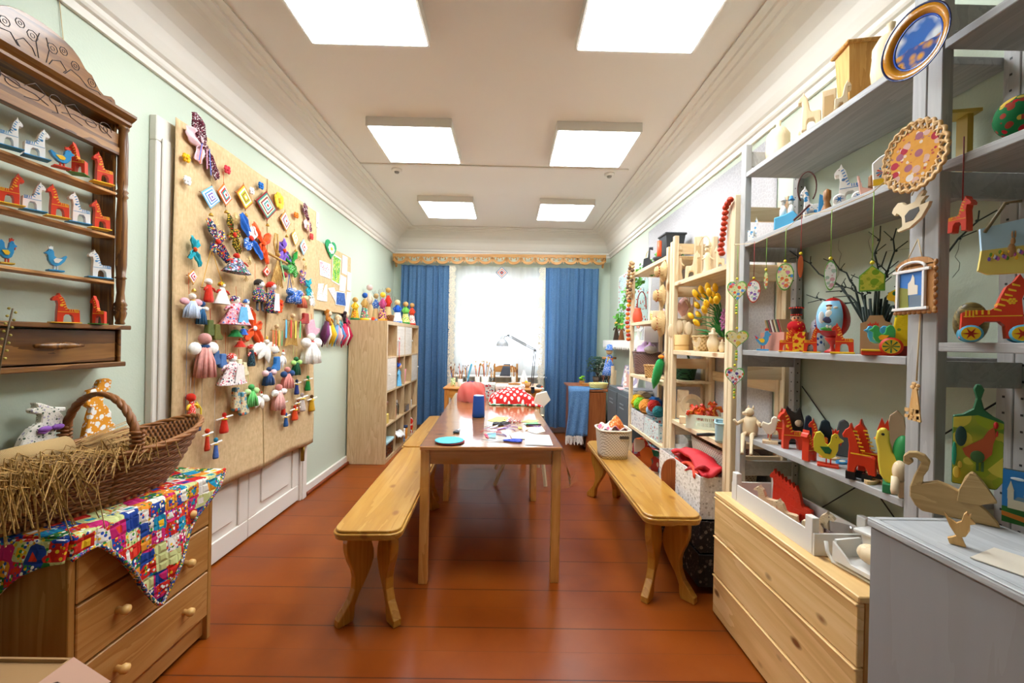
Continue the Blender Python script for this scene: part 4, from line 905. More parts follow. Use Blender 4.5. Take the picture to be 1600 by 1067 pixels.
card([(497,443),(506,443),(501,470),(495,468)],m3,'white paper strip with red and green sprigs, leftmost')
card([(508,446),(511,444),(511,471),(500,470)],m3,'white triangular sprig paper in the middle')
card([(512,450),(522,449),(526,462),(524,472)],m3,'white triangular sprig paper right of the middle one')
card([(525,455),(539,457),(541,479),(524,476)],spots('denim_pennant','3a5c9a',['4a6cae','34548c'],50,.5),'denim blue pennant with frayed lower edge on the pin board',name='denim_pennant',cat='pennant')
card([(542,456),(549,457),(543,495),(537,492)],flat('e3e0d6'),'long curling white card hanging off the lower right corner')
P,a,c_=wallbox(507,375,525,405,XP+.004);t=thing('felt_heart','green felt heart with a white daisy on the pin board corner','felt heart',P,pi/2)
def heartpts(a,h,n=24):
    o=[]
    for i in range(n):
        s=2*pi*i/n;x=16*sin(s)**3/34;z=(13*cos(s)-5*cos(2*s)-2*cos(3*s)-cos(4*s)+17)/30;o.append((x*a,z*h))
    return o
build('heart_body',Mb(cloth('1f9a5c')).pr(heartpts(a,c_),-.008,0),t);g=Mb(flat('f4f2ea'))
for i in range(8):g.sph((a*.18*cos(i*pi/4),-.010,c_*.55+c_*.18*sin(i*pi/4)),(a*.11,.003,c_*.1),8,5)
build('daisy',g,t);build('daisy_centre',Mb(YEL).sph((0,-.013,c_*.55),(a*.11,.004,c_*.09),8,6),t)
def fairy(b_,hair,body,cols,label):
    P,a,c_=wallbox(*b_,XL+.012);t=thing('felted_fairy',label,'felted doll',P,pi/2);r=c_*.085
    build('head',Mb(cloth('e8c9a8')).sph((0,-.03,c_-r*1.1),r,12,8),t)
    build('hair',Mb(hair).sph((-r*.2,-.02,c_-r*.9),(r*1.15,r,r*1.15),12,8).tube([(-r*.8,-.03,c_-r*1.2),(-r*1.6,-.035,c_*.75),(-r*1.4,-.035,c_*.66)],[r*.5,r*.45,r*.15],8),t)
    build('torso',Mb(body).tube([(0,-.03,c_-2*r),(0,-.03,c_*.7),(0,-.03,c_*.6)],[r*.5,r*.8,r],10),t)
    for i,k in enumerate(cols):
        x=(i-(len(cols)-1)/2)/max(1,len(cols)-1)*2
        build('wool_lock',Mb(k).tube([(x*a*.12,-.03,c_*.68),(x*a*.3,-.035-.01*(i%2),c_*.35),(x*a*.26,-.02,c_*.02+.02*(i%2))],[r*.5,r*.95,r*.15],8),t)
    for s in(-1,1):build('arm',Mb(hair if s<0 else body).tube([(s*r*.6,-.035,c_*.78),(s*r*1.9,-.04,c_*.74),(s*r*1.4,-.055,c_*.68)],[r*.35,r*.3,r*.2],7),t)
    build('thread',Mb(STRING).cyl((0,-.02,c_),(0,-.004,c_+.05),.001,n=4),t)
fairy((492,484,522,543),cloth('a8651e'),cloth('b8721e'),[cloth('4a1a34'),cloth('7a3a6a'),cloth('e8ddd4'),cloth('e0b020'),cloth('e8c22c')],'felted fairy with auburn hair and purple and yellow skirt')
fairy((514,492,534,542),cloth('d8b890'),cloth('5aa0a8'),[cloth('6a9ac8'),cloth('d8a0a8'),cloth('e8d0cc'),cloth('5a8ac0')],'felted fairy with blond hair and pale blue and pink skirt')
fairy((526,487,544,544),cloth('2a1a1e'),cloth('a82a4a'),[cloth('c02a4a'),cloth('d84a6a'),cloth('e8ddd8'),cloth('a81a3a')],'felted fairy with dark hair and crimson skirt')
# ================================================================ window side
VY=5.64;vx0,vx1=-1.600,1.315;nm=15;mw=(vx1-vx0)/nm
va=thing('carved_valance','fretwork wooden valance with scrolls above the window curtains','curtain valance',(vx0,VY,2.30),0,tilt=(0,-.0145,0))
VW=wood('valance_wood','a87436','b88446','c49456','x',9,.5)
g=Mb(VW).box(0,-.009,.105,vx1-vx0,.009,.145)
for i in range(nm):
    c=mw*(i+.5);r=mw*.47
    o_=[(c+r*1.06*cos(R(a)),.095+.088*sin(R(a)))for a in range(180,361,15)];n_=[(c+r*.74*cos(R(a)),.098+.056*sin(R(a)))for a in range(360,179,-15)]
    g.pr(o_+n_,-.009,.009)
    for s in(-1,1):g.tube([(c+s*(.012+.03*sin(k*.45)),0,.108-.012*k*.55+.010*cos(k*.9))for k in range(7)],.0075,6).sph((c+s*.036,0,.075),(.012,.009,.011),8,6)
    g.pr([(c-.02,.106),(c+.02,.106),(c+.006,.085),(c,.078),(c-.006,.085)],-.008,.008)
    g.pr([(mw*i-.014,.106),(mw*i+.014,.106),(mw*i+.010,.05),(mw*i,.018),(mw*i-.010,.05)]if i else[(0,.106),(.014,.106),(.012,.05),(0,.04)],-.009,.009)
g.pr([(vx1-vx0-.014,.106),(vx1-vx0,.106),(vx1-vx0,.04),(vx1-vx0-.012,.05)],-.009,.009)
build('fretwork_board',g,va)
for x in(.01,vx1-vx0-.03):build('bracket',Mb(VW).pr([(.01,.11),(.13,.11),(.13,.0),(.10,-.02),(.07,.03),(.01,.05)],x,x+.02,ax='x'),va)
m,nt,b=newmat('denim_curtain',.9,.1);v=coords(nt);n=N(nt,'ShaderNodeTexNoise');n.inputs['Scale'].default_value=220;L(nt,v,n.inputs[0])
cc=ramp(nt,n.outputs[0],[(.35,'4a73a2'),(.65,'7a9fc6')]);L(nt,cc,b.inputs['Base Color'])
tr=N(nt,'ShaderNodeBsdfTranslucent');L(nt,cc,tr.inputs[0]);mx=N(nt,'ShaderNodeMixShader');mx.inputs[0].default_value=.5
L(nt,b.outputs[0],mx.inputs[1]);L(nt,tr.outputs[0],mx.inputs[2]);L(nt,mx.outputs[0],nt.nodes['Material Output'].inputs[0])
def curtain(xa,xb,label,seed,flare=0):
    rnd=random.Random(seed);ph=[rnd.random()*6 for _ in range(5)]
    def fn(p,q):
        x=xa+(xb-xa)*p;s=.6+.4*q
        y=5.712+.024*sin(p*43+ph[0]+q*.8+sin(p*9)*1.5)*s+.013*sin(p*71+ph[1]+q*1.5)*s+.008*sin(p*23+ph[2]-q)*s
        return(x+flare*q*(p-.5)+.012*sin(p*50+ph[3])*q,y,2.31-q*(2.31-.10))
    return solo('blue_curtain',Mb('denim_curtain').grid(fn,160,30),label,'curtain',group='blue window curtains')
curtain(-1.50,-.835,'denim blue curtain left of the window, behind the cubby shelf',1,.04);curtain(.495,1.235,'denim blue curtain right of the window',2,-.05)
sheer('white_sheer','fbfbf8',.5,.8)
def sfn(p,q):return(-.83+1.32*p,5.775+.008*sin(p*60)+.005*sin(p*101),2.32-q*1.62)
solo('sheer_curtain',Mb('white_sheer').grid(sfn,120,8),'thin white sheer curtain across the whole window','sheer curtain')
m,nt,b=newmat('lace',.9,.1);v=coords(nt);vo=N(nt,'ShaderNodeTexVoronoi',feature='DISTANCE_TO_EDGE');vo.inputs['Scale'].default_value=55;L(nt,v,vo.inputs[0])
b.inputs['Base Color'].default_value=lin('ddd4c0');t_=N(nt,'ShaderNodeBsdfTransparent');mx=N(nt,'ShaderNodeMixShader')
L(nt,mth(nt,'MULTIPLY',mth(nt,'LESS_THAN',vo.outputs[0],.16),.97),mx.inputs[0]);L(nt,t_.outputs[0],mx.inputs[1]);L(nt,b.outputs[0],mx.inputs[2]);L(nt,mx.outputs[0],nt.nodes['Material Output'].inputs[0])
for xa,s,lb in((-.835,1,'lace trim hanging along the inner edge of the left curtain'),(.495,-1,'lace trim hanging along the inner edge of the right curtain')):
    k=44;e=[(s*(.075+(.022 if i%2 else 0)),-i*2.2/k)for i in range(k+1)]
    solo('lace_trim',Mb('lace').pr([(0,0)]+e+[(0,-2.2)],0,.0015),lb,'lace trim',(xa,5.69,2.31))
# ornament in the window
p=at(784,426,'Y',5.66);t=thing('window_ornament','small woven diamond ornament hanging in front of the window','yarn ornament',(p.x,5.66,p.z));r=.078
for i,k in enumerate((cloth('5a6a8a'),wht,rdc,wht,cloth('5a6a8a'),rdc)):
    a,b_=r*(1-i*.16),r*(1-i*.16)-.006
    g=Mb(k)
    for j in range(4):
        q0=(a*cos(j*pi/2),a*sin(j*pi/2));q1=(a*cos((j+1)*pi/2),a*sin((j+1)*pi/2));g.cyl((q0[0],-.001*i,q0[1]),(q1[0],-.001*i,q1[1]),.004,n=5)
    build('yarn_frame',g,t)
build('cross_stick',Mb(flat('8a6a4a')).cyl((-r,0,0),(r,0,0),.003,n=5).cyl((0,0,-r),(0,0,r),.003,n=5),t);build('string',Mb(STRING).cyl((0,0,r),(0,0,.16),.001,n=4).cyl((0,0,-r),(0,0,-.14),.001,n=4),t);build('bell',Mb(GOLD).sph((0,0,-.145),.008,8,6),t)

# desk under the window
DK=.75;dk=thing('window_desk','wooden desk standing in front of the window','desk',(-.17,4.95,0))
OR_X=wood('orange_pine_x','b9752c','cc8a3c','d99c50','x',8,.4,coat=.3);OR_Z=wood('orange_pine_z','b06c28','c27f36','d09248','z',8,.4,coat=.3)
build('desk_top',Mb(OR_X).box(-.56,-.30,DK-.025,.56,.30,DK),dk,bev=.012,seg=2)
for x in(-.52,.52):
    for y in(-.26,.26):build('leg',Mb(OR_Z).box(x-.025,y-.025,0,x+.025,y+.025,DK-.025),dk,bev=.004)
build('apron_board',Mb(OR_X).box(-.495,-.27,DK-.12,.495,-.25,DK-.026),dk)
# chair behind the desk
c0=at(790,590,'Y',5.42);cx=c0.x;t=thing('wooden_chair','pine chair with shaped top rail behind the window desk','chair',(cx,5.42,0))
for s in(-1,1):
    build('back_post',Mb(PINE_Z).box(s*.15-.013,.05,0,s*.15+.013,.085,.985),t,bev=.004);build('leg',Mb(PINE_Z).box(s*.15-.015,-.235,0,s*.15+.015,-.205,.43),t,bev=.003)
build('seat',Mb(PINE_X).box(-.18,-.25,.43,.18,.048,.45),t,bev=.006)
build('top_rail',Mb(PINE_X).pr([(-.137,.87),(.137,.87),(.137,.935),(.09,.955),(0,.965),(-.09,.955),(-.137,.935)],.055,.08),t,bev=.003)
build('middle_rail',Mb(PINE_X).box(-.137,.058,.68,.137,.078,.73),t)
solo('dark_cloth',Mb(flat('4a4f5a',.9)).grid(lambda p,q:(-.02+.09*p-.05*q*(1-p),(-.012 if q>.15 else .03)-.012*q,.09-q*.16),6,8),'dark grey strap thrown over the chair top rail','cloth strap',(cx-.01,5.47,.89),sol=.004)
# jars of brushes
JZ=DK
def jar(u0,v0,u1,v1,Y,key,label,name='brush_jar',cat='jar'):
    a,b_=at(u0,v1,'Y',Y),at(u1,v0,'Y',Y);r=(b_.x-a.x)/2;h_=b_.z-DK
    t=solo(name,Mb(key).lathe([(r*.9,0),(r,.01),(r,h_),(r*.92,h_),(r*.88,.012),(0,.012)],(0,0,0),16,cap=False),label,cat,((a.x+b_.x)/2,Y,DK));return((a.x+b_.x)/2,Y,r,h_)
jars=[(jar(704,590,712,603,4.80,spots('jar_print','d8d8a8',['5a9a4a','c86a3a','e8d8a0'],60,.4),'painted jar of brushes at the left end of the window desk'),12,26),(jar(715,592,723,604,4.78,flat('d9dcd2'),'pale jar of brushes, second from the left on the window desk'),9,24),
        (jar(725,590,733,600,4.95,clear('glass_jar','e8f0ee',.1),'clear glass jar of pencils near the blue ruler'),8,20),(jar(742,588,750,598,4.98,flat('e6e4dc'),'white jar holding round wooden spatulas'),8,28),(jar(752,588,764,600,4.92,flat('dfe8e0'),'wide pale jar of broad wooden brushes'),11,28),
        (jar(766,590,773,600,5.0,clear('glass_jar'),'small glass jar of pencils left of the chair'),5,16),(jar(799,588,806,600,4.95,flat('c8c4bc'),'small grey jar of markers in front of the chair'),6,14)]
bcols=['c08a4a','a86a3a','d8b070','3a6ab0','d84a2a','8a5a2a','e8d8b0','2a2a2a','b8c8d0','cf9a5a']
rnd=random.Random(11);bi=0;BP=['thin','slender','short','long','stubby']
JN=['thin %s in the painted jar at the left end of the window desk','thin %s in the second pale jar from the left','thin %s in the glass jar beside the blue ruler','wooden spatula or %s in the white jar','broad wooden %s in the wide pale jar','thin %s in the small glass jar left of the chair','marker or %s in the grey jar before the chair']
for ji,((x,y,r,h_),n_,l)in enumerate(jars):
    for i in range(n_):
        a=rnd.random()*6.28;q=r*.45*rnd.random();ln=h_+.05+l*.0045*rnd.random();tx,ty=q*cos(a)*.2,q*sin(a)*.2;ex,ey=(q+r*.5+.018*rnd.random())*cos(a),(q+r*.4)*sin(a)
        k=bcols[rnd.randrange(10)];wide=n_==11 or n_==8 and l==28
        g=Mb(flat(k,.4)).cyl((tx,ty,.014),(ex,ey,ln),.0032,n=5);g.m(flat('caa56a' if wide else '7a4a24'))
        d_=Vector((ex-tx,ey-ty,ln-.014)).normalized();e_=Vector((ex,ey,ln));g.tube([e_,e_+d_*.010,e_+d_*.028],[.004,.0095 if wide else .005,.006 if wide else .001],6)
        solo('paint_brush',g,(JN[ji]%'brush'),'brush',(x,y,DK),group='brushes and pencils in the jars');bi+=1
p0,p1=at(728,585,'Y',4.95),at(735,570,'Y',4.95)
solo('blue_ruler',Mb(flat('5ab4dc',.3)).pr([(0,0),(.022,0),(p1.x-p0.x+.03,.235),(p1.x-p0.x+.008,.24)],0,.002),'light blue transparent ruler leaning up from the jars','ruler',(p0.x+.0,4.925,DK+.02))
# things at the right of the desk
p=at(822,596,'Y',4.85);solo('wooden_bowl',Mb(flat('cda06a')).lathe([(.03,0),(.05,.012),(.058,.055),(.054,.055),(.046,.016),(0,.012)],(0,0,0),18,cap=False),'small wooden bowl at the foot of the lamp','bowl',(p.x,4.82,DK))
solo('yellow_toy',Mb(YEL).sph((0,0,.02),(.022,.02,.02),10,7),'small yellow round toy in the wooden bowl','toy',(p.x,4.82,DK+.035));solo('orange_toy',Mb(flat('e8702a')).sph((0,0,.014),(.018,.014,.014),10,7),'small orange toy in the wooden bowl','toy',(p.x-.028,4.80,DK+.035))
for(u,v,k,s_,lb)in((842,600,'3a3a3a',.024,'dark grey pencil sharpener right of the lamp'),(846,603,'d8562a',.014,'orange bead at the right end of the window desk')):
    q_=at(u,v,'Y',4.78);solo('small_tool',Mb(flat(k)).sph((0,0,s_*.8),(s_*1.4,s_,s_*.8),10,7),lb,'desk item',(q_.x,4.78,DK))
q_=at(815,590,'Y',5.1);solo('paper_sheets',Mb(flat('e8e8e6')).box(-.11,-.09,0,.11,.09,.022),'stack of white papers in the middle of the window desk','paper stack',(q_.x,5.05,DK),.1)
solo('cling_film_bag',Mb(sheer('white_bag','ffffff',.8,.3)).grid(lambda p,q:(.10*(p-.5)*(1.2-q),.05*cos(p*9)*(1-q)*.5,.17*q+.01*sin(p*14)),14,8),'crumpled white plastic bag standing on the window desk','plastic bag',(q_.x+.03,5.17,DK),sol=.001)
q_=at(842,604,'Y',4.74);solo('white_paper',Mb(flat('f0f0ee')).box(-.055,-.06,0,.055,.06,.001),'white paper lying at the right end of the window desk','paper',(q_.x-.0,4.75,DK),.2)
# lamp
lp=thing('desk_lamp','silver articulated desk lamp clamped to the window desk','desk lamp',(.285,4.685,DK));LG=flat('6a6e72',.5,0)
LY=4.70
def lpz(u,v):q=at(u,v,'Y',LY);return Vector((q.x-.285,LY-4.685,q.z-DK))
A0,A1,A2=lpz(831,600),lpz(836,547),lpz(794,524);A0.z=.03
build('clamp',Mb(flat('2a2a2c')).box(-.02,-.04,-.045,.02,-.037,.02).box(-.02,-.04,.002,.02,.02,.018).cyl((0,-.02,-.06),(0,-.02,-.026),.006),lp)
g=Mb(LG)
for d in(-.010,.010):g.cyl(A0+Vector((d,0,0)),A1+Vector((d,0,0)),.0062,n=7)
build('lower_arm',g,lp);g=Mb(LG)
for d in(-.008,.010):g.cyl(A1+Vector((0,0,d)),A2+Vector((0,0,d)),.0062,n=7)
build('upper_arm',g,lp);build('joint',Mb(LG).sph(A1,.017,10,7).sph(A2,.014,10,7),lp)
hc=lpz(785,541);hr=(lpz(795,541).x-lpz(775,541).x)/2;top=lpz(785,520)
build('lamp_shade',Mb(flat('a8abae',.35,.2)).lathe([(hr,0),(hr*.97,hr*.35),(hr*.78,hr*.75),(hr*.5,hr*1.0),(hr*.36,hr*1.15),(hr*.34,top.z-hc.z),(0,top.z-hc.z)],hc,22,cap=False),lp)
build('bulb',Mb(WHITE).sph(hc+Vector((0,0,hr*.35)),hr*.4,10,7),lp);build('head_bracket',Mb(flat('3a3a3c')).cyl(A2,hc+Vector((0,0,hr*1.3)),.006),lp)

# ================================================================ the two pine tables
TP=wood('table_pine','b47028','c58038','d4924a','x',7,.42,2.2,'6b3d1a');TZ=wood('table_leg','c88c44','d69c54','e2ac66','z',8,.4,1.2,'6b3d1a')
TO=Vector((-.452,2.150,0));TA=.042;ex=Vector((cos(TA),sin(TA),0));ey=Vector((-sin(TA),cos(TA),0))
def tpos(a,b,z=0):return TO+ex*a+ey*b+Vector((0,0,z))
def table(b0,label,ln=1.20):
    t=thing('pine_table',label,'table',tpos(.375,b0+ln/2),TA);hx,hy=.375,ln/2
    build('tabletop',Mb(TP).box(-hx,-hy,.712,hx,hy,.73),t,bev=.003)
    for x in(-hx+.025,hx-.025):
        for y in(-hy+.04,hy-.04):build('leg',Mb(TZ).box(x-.023,y-.023,0,x+.023,y+.023,.711),t,bev=.003)
    for y in(-hy+.04,hy-.04):build('apron_board',Mb(TP).box(-hx+.05,y-.009,.63,hx-.05,y+.009,.711),t,bev=.002)
    for x in(-hx+.025,hx-.025):build('apron_rail',Mb(TP).box(x-.009,-hy+.065,.63,x+.009,hy-.065,.711),t)
table(0,'long pine table nearest the camera between the benches',1.20);table(1.205,'second pine table joined behind the near one, towards the window',.98)
FILM=clear('table_film','ffffff',.20,.12);nt=MATS[FILM].node_tree
n=N(nt,'ShaderNodeTexNoise');n.inputs['Scale'].default_value=9;L(nt,coords(nt),n.inputs[0]);bp=N(nt,'ShaderNodeBump');bp.inputs['Strength'].default_value=.15;bp.inputs['Distance'].default_value=.01;L(nt,n.outputs[0],bp.inputs['Height'])
for q in nt.nodes:
    if q.type=='BSDF_GLOSSY' or q.type=='FRESNEL':L(nt,bp.outputs[0],q.inputs['Normal'])
ft=thing('clear_tablecloth','clear plastic sheet covering the tables and hanging over the near edge','tablecloth',tpos(0,0),TA)
fg=Mb(FILM);fg.grid(lambda p,q:(.75*p,-.004+2.18*q,.7325+.0006*sin(p*20)*sin(q*30)),10,24)
build('sheet_top',fg,ft)
FD=clear('film_drop','ffffff',.03,.08)
build('front_drop',Mb(FD).grid(lambda p,q:(.01+.78*p+.05*q*p,-.006-.03*q-.02*q*sin(p*14+q*3)*(.4+q),.7325-.205*q),40,12),ft)
build('side_drop',Mb(FD).grid(lambda p,q:(.752+.035*q+.02*q*sin(p*17),1.1*p-.004-.03*q*(1-p),.7325-(.10+.10*(1-p)**4)*q),40,8),ft)
build('corner_fold',Mb(FD).add([(.752,-.006,.7325),(.80,-.03,.58),(.83,.02,.60),(.79,-.01,.53)],[(0,1,2),(1,3,2)]),ft)
# things on the table
ZT=.7335
def tz(u,v,z=ZT):return at(u,v,'Z',z)
def paper(q,key,label,name='paper_scrap',cat='paper scrap',th=.0008,z=ZT,soft=0):
    P=[tz(u,v,z)for u,v in q];c=sum(P,Vector())/len(P)
    return solo(name,Mb(key).pr([(p.x-c.x,p.y-c.y)for p in P],0,th,ax='z'),label,cat,(c.x,c.y,z+.0006))
for k,dz,lb,z_ in((flat('b8303a'),.0,'dark red paper doily plate under the teal one',0),(spots('teal_doily','5ab0b8',['7ac4ca','4aa0aa'],120,.3),.004,'teal patterned paper doily plate on the near left corner of the table',.0045)):
    c=tz(702 if z_ else 702.5,690,ZT);g=Mb(k);n_=40
    g.lathe([(.0,.0005),(.055,.0005),(.078,.004),(.078,.0052),(.055,.0015),(.0,.0015)],(0,0,z_),40,1,1,.02,20);solo('paper_doily',g,lb,'paper plate',(c.x+(.004 if not z_ else 0),c.y-(.006 if not z_ else 0),ZT))
def scissors(a,b_,key,label,wd=.035,z=ZT):
    A,B=tz(*a,z),tz(*b_,z);d=B-A;ln=d.length;an=atan2(d.y,d.x);t=thing('scissors',label,'scissors',(A.x,A.y,z+.004),an)
    build('blade',Mb(STEEL).pr([(0,0),(ln*.55,.006),(ln*.6,0),(ln*.55,-.004)],-.0015,0,ax='z'),t);build('blade',Mb(STEEL).pr([(0,.004),(ln*.55,.010),(ln*.6,.002),(ln*.5,-.006)],0,.0015,ax='z').cyl((ln*.55,.002,0),(ln*.55,.002,.004),.004),t)
    for s in(-1,1):build('handle',Mb(key).tube([(ln*.55,0,0),(ln*.68,s*wd*.35,.001),(ln*.8,s*wd*.75,.001),(ln*.95,s*wd*.7,.001),(ln,s*wd*.35,.001),(ln*.93,s*wd*.12,.001),(ln*.78,s*wd*.12,.001),(ln*.68,s*wd*.3,.001)],.0048,8),t)
scissors((752,688),(815,690),flat('2848c0',.3),'large scissors with blue handles at the near end of the table',.035)
scissors((759,673),(793,660),flat('26262a',.4),'scissors with black handles beside the yellow paper',.04);scissors((757,668),(780,661),flat('3a3a40',.4),'grey handled scissors under the black ones',.03)
scissors((718,670),(712,677),flat('1e2228',.3),'tiny folded black scissors left of the blue spool',.02)
P,a,c_,z=standz(738,617,757,651,ZT);t=thing('yarn_cone','royal blue cone of thread standing on the table','thread cone',P,0)
m,nt,b=newmat('blue_thread',.7,.3);b.inputs['Base Color'].default_value=lin('1c4a9a');n=N(nt,'ShaderNodeTexWave',bands_direction='Z');n.inputs['Scale'].default_value=120;L(nt,coords(nt),n.inputs[0]);bump(nt,b,n.outputs[0],.002)
build('wound_thread',Mb('blue_thread').lathe([(a*.48,0),(a*.52,.004),(a*.50,c_*.2),(a*.44,c_*.93),(a*.42,c_*.96),(0,c_*.96)],(0,0,0),26,cap=False),t);build('cone_core',Mb(flat('a8c0e0')).lathe([(a*.40,c_*.955),(a*.42,c_*.97),(a*.40,c_*.985),(a*.2,c_*.985)],(0,0,0),22),t)
P,a,c_,z=standz(714,598,758,628,ZT);g=Mb(sheer('pink_bag','f0887e',.8,.35))
def bag(p,q):
    an=p*2*pi;t_=q*pi*.5;r=(1-.06*sin(an*5+q*6)-.04*sin(an*11+q*3))*max(0,cos(t_))**.55
    return(a*.5*r*cos(an),a*.42*r*sin(an),c_*.98*sin(t_)**.8*(1+.05*sin(an*3+1)*(1-q)+.04*sin(an*7)*(1-q)*q*4)+.006*sin(an*13)*(1-q))
g.grid(bag,60,16);solo('plastic_bag',g,'crumpled pink translucent plastic bag on the table','plastic bag',(P.x,P.y+a*.35,ZT));solo('bag_contents',Mb(cloth('e0604a')).sph((0,0,c_*.36),(a*.38,a*.3,c_*.36),14,9),'red cloth bundle inside the pink plastic bag','cloth bundle',(P.x,P.y+a*.35,ZT))
m,nt,b=newmat('polka',.85,.2);vo=N(nt,'ShaderNodeTexVoronoi',voronoi_dimensions='2D');vo.inputs['Scale'].default_value=24;vo.inputs['Randomness'].default_value=.0;L(nt,coords(nt,(1,1.3,1),(0,0,.6)),vo.inputs[0]);L(nt,mixc(nt,mth(nt,'LESS_THAN',vo.outputs['Distance'],.3),'cc2a28','f4efec'),b.inputs['Base Color'])
P,a,c_,z=standz(766,608,834,634,ZT)
gch=checks('green_check','1a8a5a','e8ecdc',28);solo('checked_mat',Mb(gch).box(-.20,-.11,0,.19,.11,.012),'green and white checked folded cloth under the polka dot bundle','cloth',(P.x,P.y+.12,ZT),TA,bev=.004)
def pk_(p,q):
    x,y=(p-.5),(q-.5);e=max(0,1-(abs(x)*2)**3)*max(0,1-(abs(y)*2)**3);return(a*1.03*x+.02*sin(q*9),.26*y+.01*sin(p*12),.014+c_*.85*e**.6*(.9+.12*sin(p*9+q*5)+.08*sin(q*14-p*6)))
solo('polka_dot_cloth',Mb('polka').grid(pk_,50,30),'crumpled red cloth with white polka dots on the table','cloth',(P.x,P.y+.14,ZT))
q_=tz(838,637);solo('red_tie',Mb('polka').tube([(-.08,.02,.02),(-.03,.0,.018),(.02,.015,.012),(.05,-.01,.008)],[.012,.014,.012,.008],8),'red polka dot tie end trailing towards the table edge','cloth',(q_.x-.0,q_.y+.01,ZT))
paper([(762,657),(776,651),(794,652),(790,659),(770,659)],flat('e8dc6a'),'pale yellow paper sheet beside the red beads');paper([(815,659),(824,655),(842,657),(836,661)],flat('d8d070'),'yellow and green paper scrap near the right edge');paper([(818,662),(838,659),(842,662),(824,665)],flat('6aa870'),'green paper scrap in front of the yellow one',z=ZT+.001)
paper([(820,680),(858,680),(864,696),(821,695)],flat('efece2'),'cream white sheet of paper at the near right corner');paper([(761,677),(775,676),(775,685),(763,684)],spots('teal_scrap','7ab0b4',['d86a5a','8ac0c0'],60,.3),'square teal and red cloth scrap near the blue scissors');paper([(756,677),(762,679),(764,685),(759,683)],flat('c83a48'),'narrow crimson cloth scrap beside the teal square',z=ZT+.001)
paper([(796,678),(812,674),(822,680),(820,686),(800,685)],cream,'cream cloth scrap next to the white paper',z=ZT+.001);paper([(826,668),(846,666),(852,674),(838,678),(824,674)],flat('e4dccc'),'crumpled beige paper at the right side');paper([(809,667),(814,667),(816,670),(810,670)],flat('e8c83a'),'tiny yellow paper tag in the middle',z=ZT+.001)
g=Mb(flat('b8283a'));rnd=random.Random(4)
for i in range(70):g.m(flat('b8283a')if i%2 else WHITE);g.sph((.045*rnd.gauss(0,.5),.05*rnd.gauss(0,.5),.004+.006*rnd.random()),.004,6,4)
q_=tz(801,659);solo('bead_pile',g,'tangle of red and white beads on the table','beads',(q_.x,q_.y,ZT),kind='stuff')
rnd=random.Random(8)
for i,(u,v,k,lb)in enumerate(((790,671,'7a4aa0','purple ribbon curl behind the cream scrap'),(802,668,'9a5ab0','violet ribbon end right of the curls'),(781,680,'6a4a9a','purple ribbon strip beside the teal square'),(776,675,'c04a6a','crimson thread curl near the teal square'),(840,666,'7a4aa0','purple ribbon by the right table edge'),(795,664,'c8b0d0','pale lilac thread curl under the black scissors'),(832,672,'e8d8c0','beige thread loop near the right edge'),(770,670,'b06a9a','mauve thread below the black scissors'))):
    q_=tz(u,v);pts=[(.05*cos(a*.8+i)*(1-a*.05)+.01*a-.05,.03*sin(a*1.3+i*2),.002)for a in range(9)];solo('ribbon_scrap',Mb(flat(k,.6)).tube(pts,.0018,5),lb,'ribbon',(q_.x,q_.y,ZT))
q_=tz(834,665);solo('black_marker',Mb(BLACK).cyl((-.05,0,.005),(.05,.01,.005),.005),'black marker pen near the right edge of the table','pen',(q_.x,q_.y,ZT))
# boxes at the far end
f1=spots('rose_print_box','d8dcd4',['b02c34','6a8698','a02830','b8c4c0'],40,.4,base2='b4c4bc');f2=spots('sprig_print_box','e0d6cc',['5a5a7a','b06a6a','6a7a6a'],38,.24)
def fbox(u0,v0,u1,Y,key,label,dy=.2):
    a,b_=at(u0,v0,'Y',Y),at(u1,v0,'Y',Y);h_=a.z-ZT;wd=b_.x-a.x;t=thing('fabric_box',label,'storage box',((a.x+b_.x)/2,Y,ZT));e=.006
    g=Mb(key).box(-wd/2,0,0,wd/2,e,h_).box(-wd/2,dy-e,0,wd/2,dy,h_).box(-wd/2,e,0,-wd/2+e,dy-e,h_).box(wd/2-e,e,0,wd/2,dy-e,h_).box(-wd/2+e,e,0,wd/2-e,dy-e,e);build('box_body',g,t)
    build('lid',Mb(key).box(-wd/2-.004,-.004,h_-.03,wd/2+.004,dy+.004,h_+.004),t,bev=.006);return t
fbox(721,600,773,3.98,f1,'rose print storage box at the far left of the tables');fbox(775,603,820,3.93,f2,'cream sprig print storage box at the far right of the tables')
q_=at(804,601,'Y',4.0);solo('wood_offcut',Mb(PINE_X).pr([(-.06,0),(.055,0),(.06,.012),(.0,.02),(-.06,.014)],0,.05),'short wooden block lying on the cream sprig box','wood block',(q_.x,4.0,at(800,603,'Y',3.93).z+.0045))
q_=at(736,598,'Y',4.05);solo('navy_tool',Mb(flat('26306a')).cyl((-.04,0,.008),(.03,.01,.010),.007),'navy blue pen lying on the rose print box','pen',(q_.x,4.05,at(740,600,'Y',3.98).z+.0045))
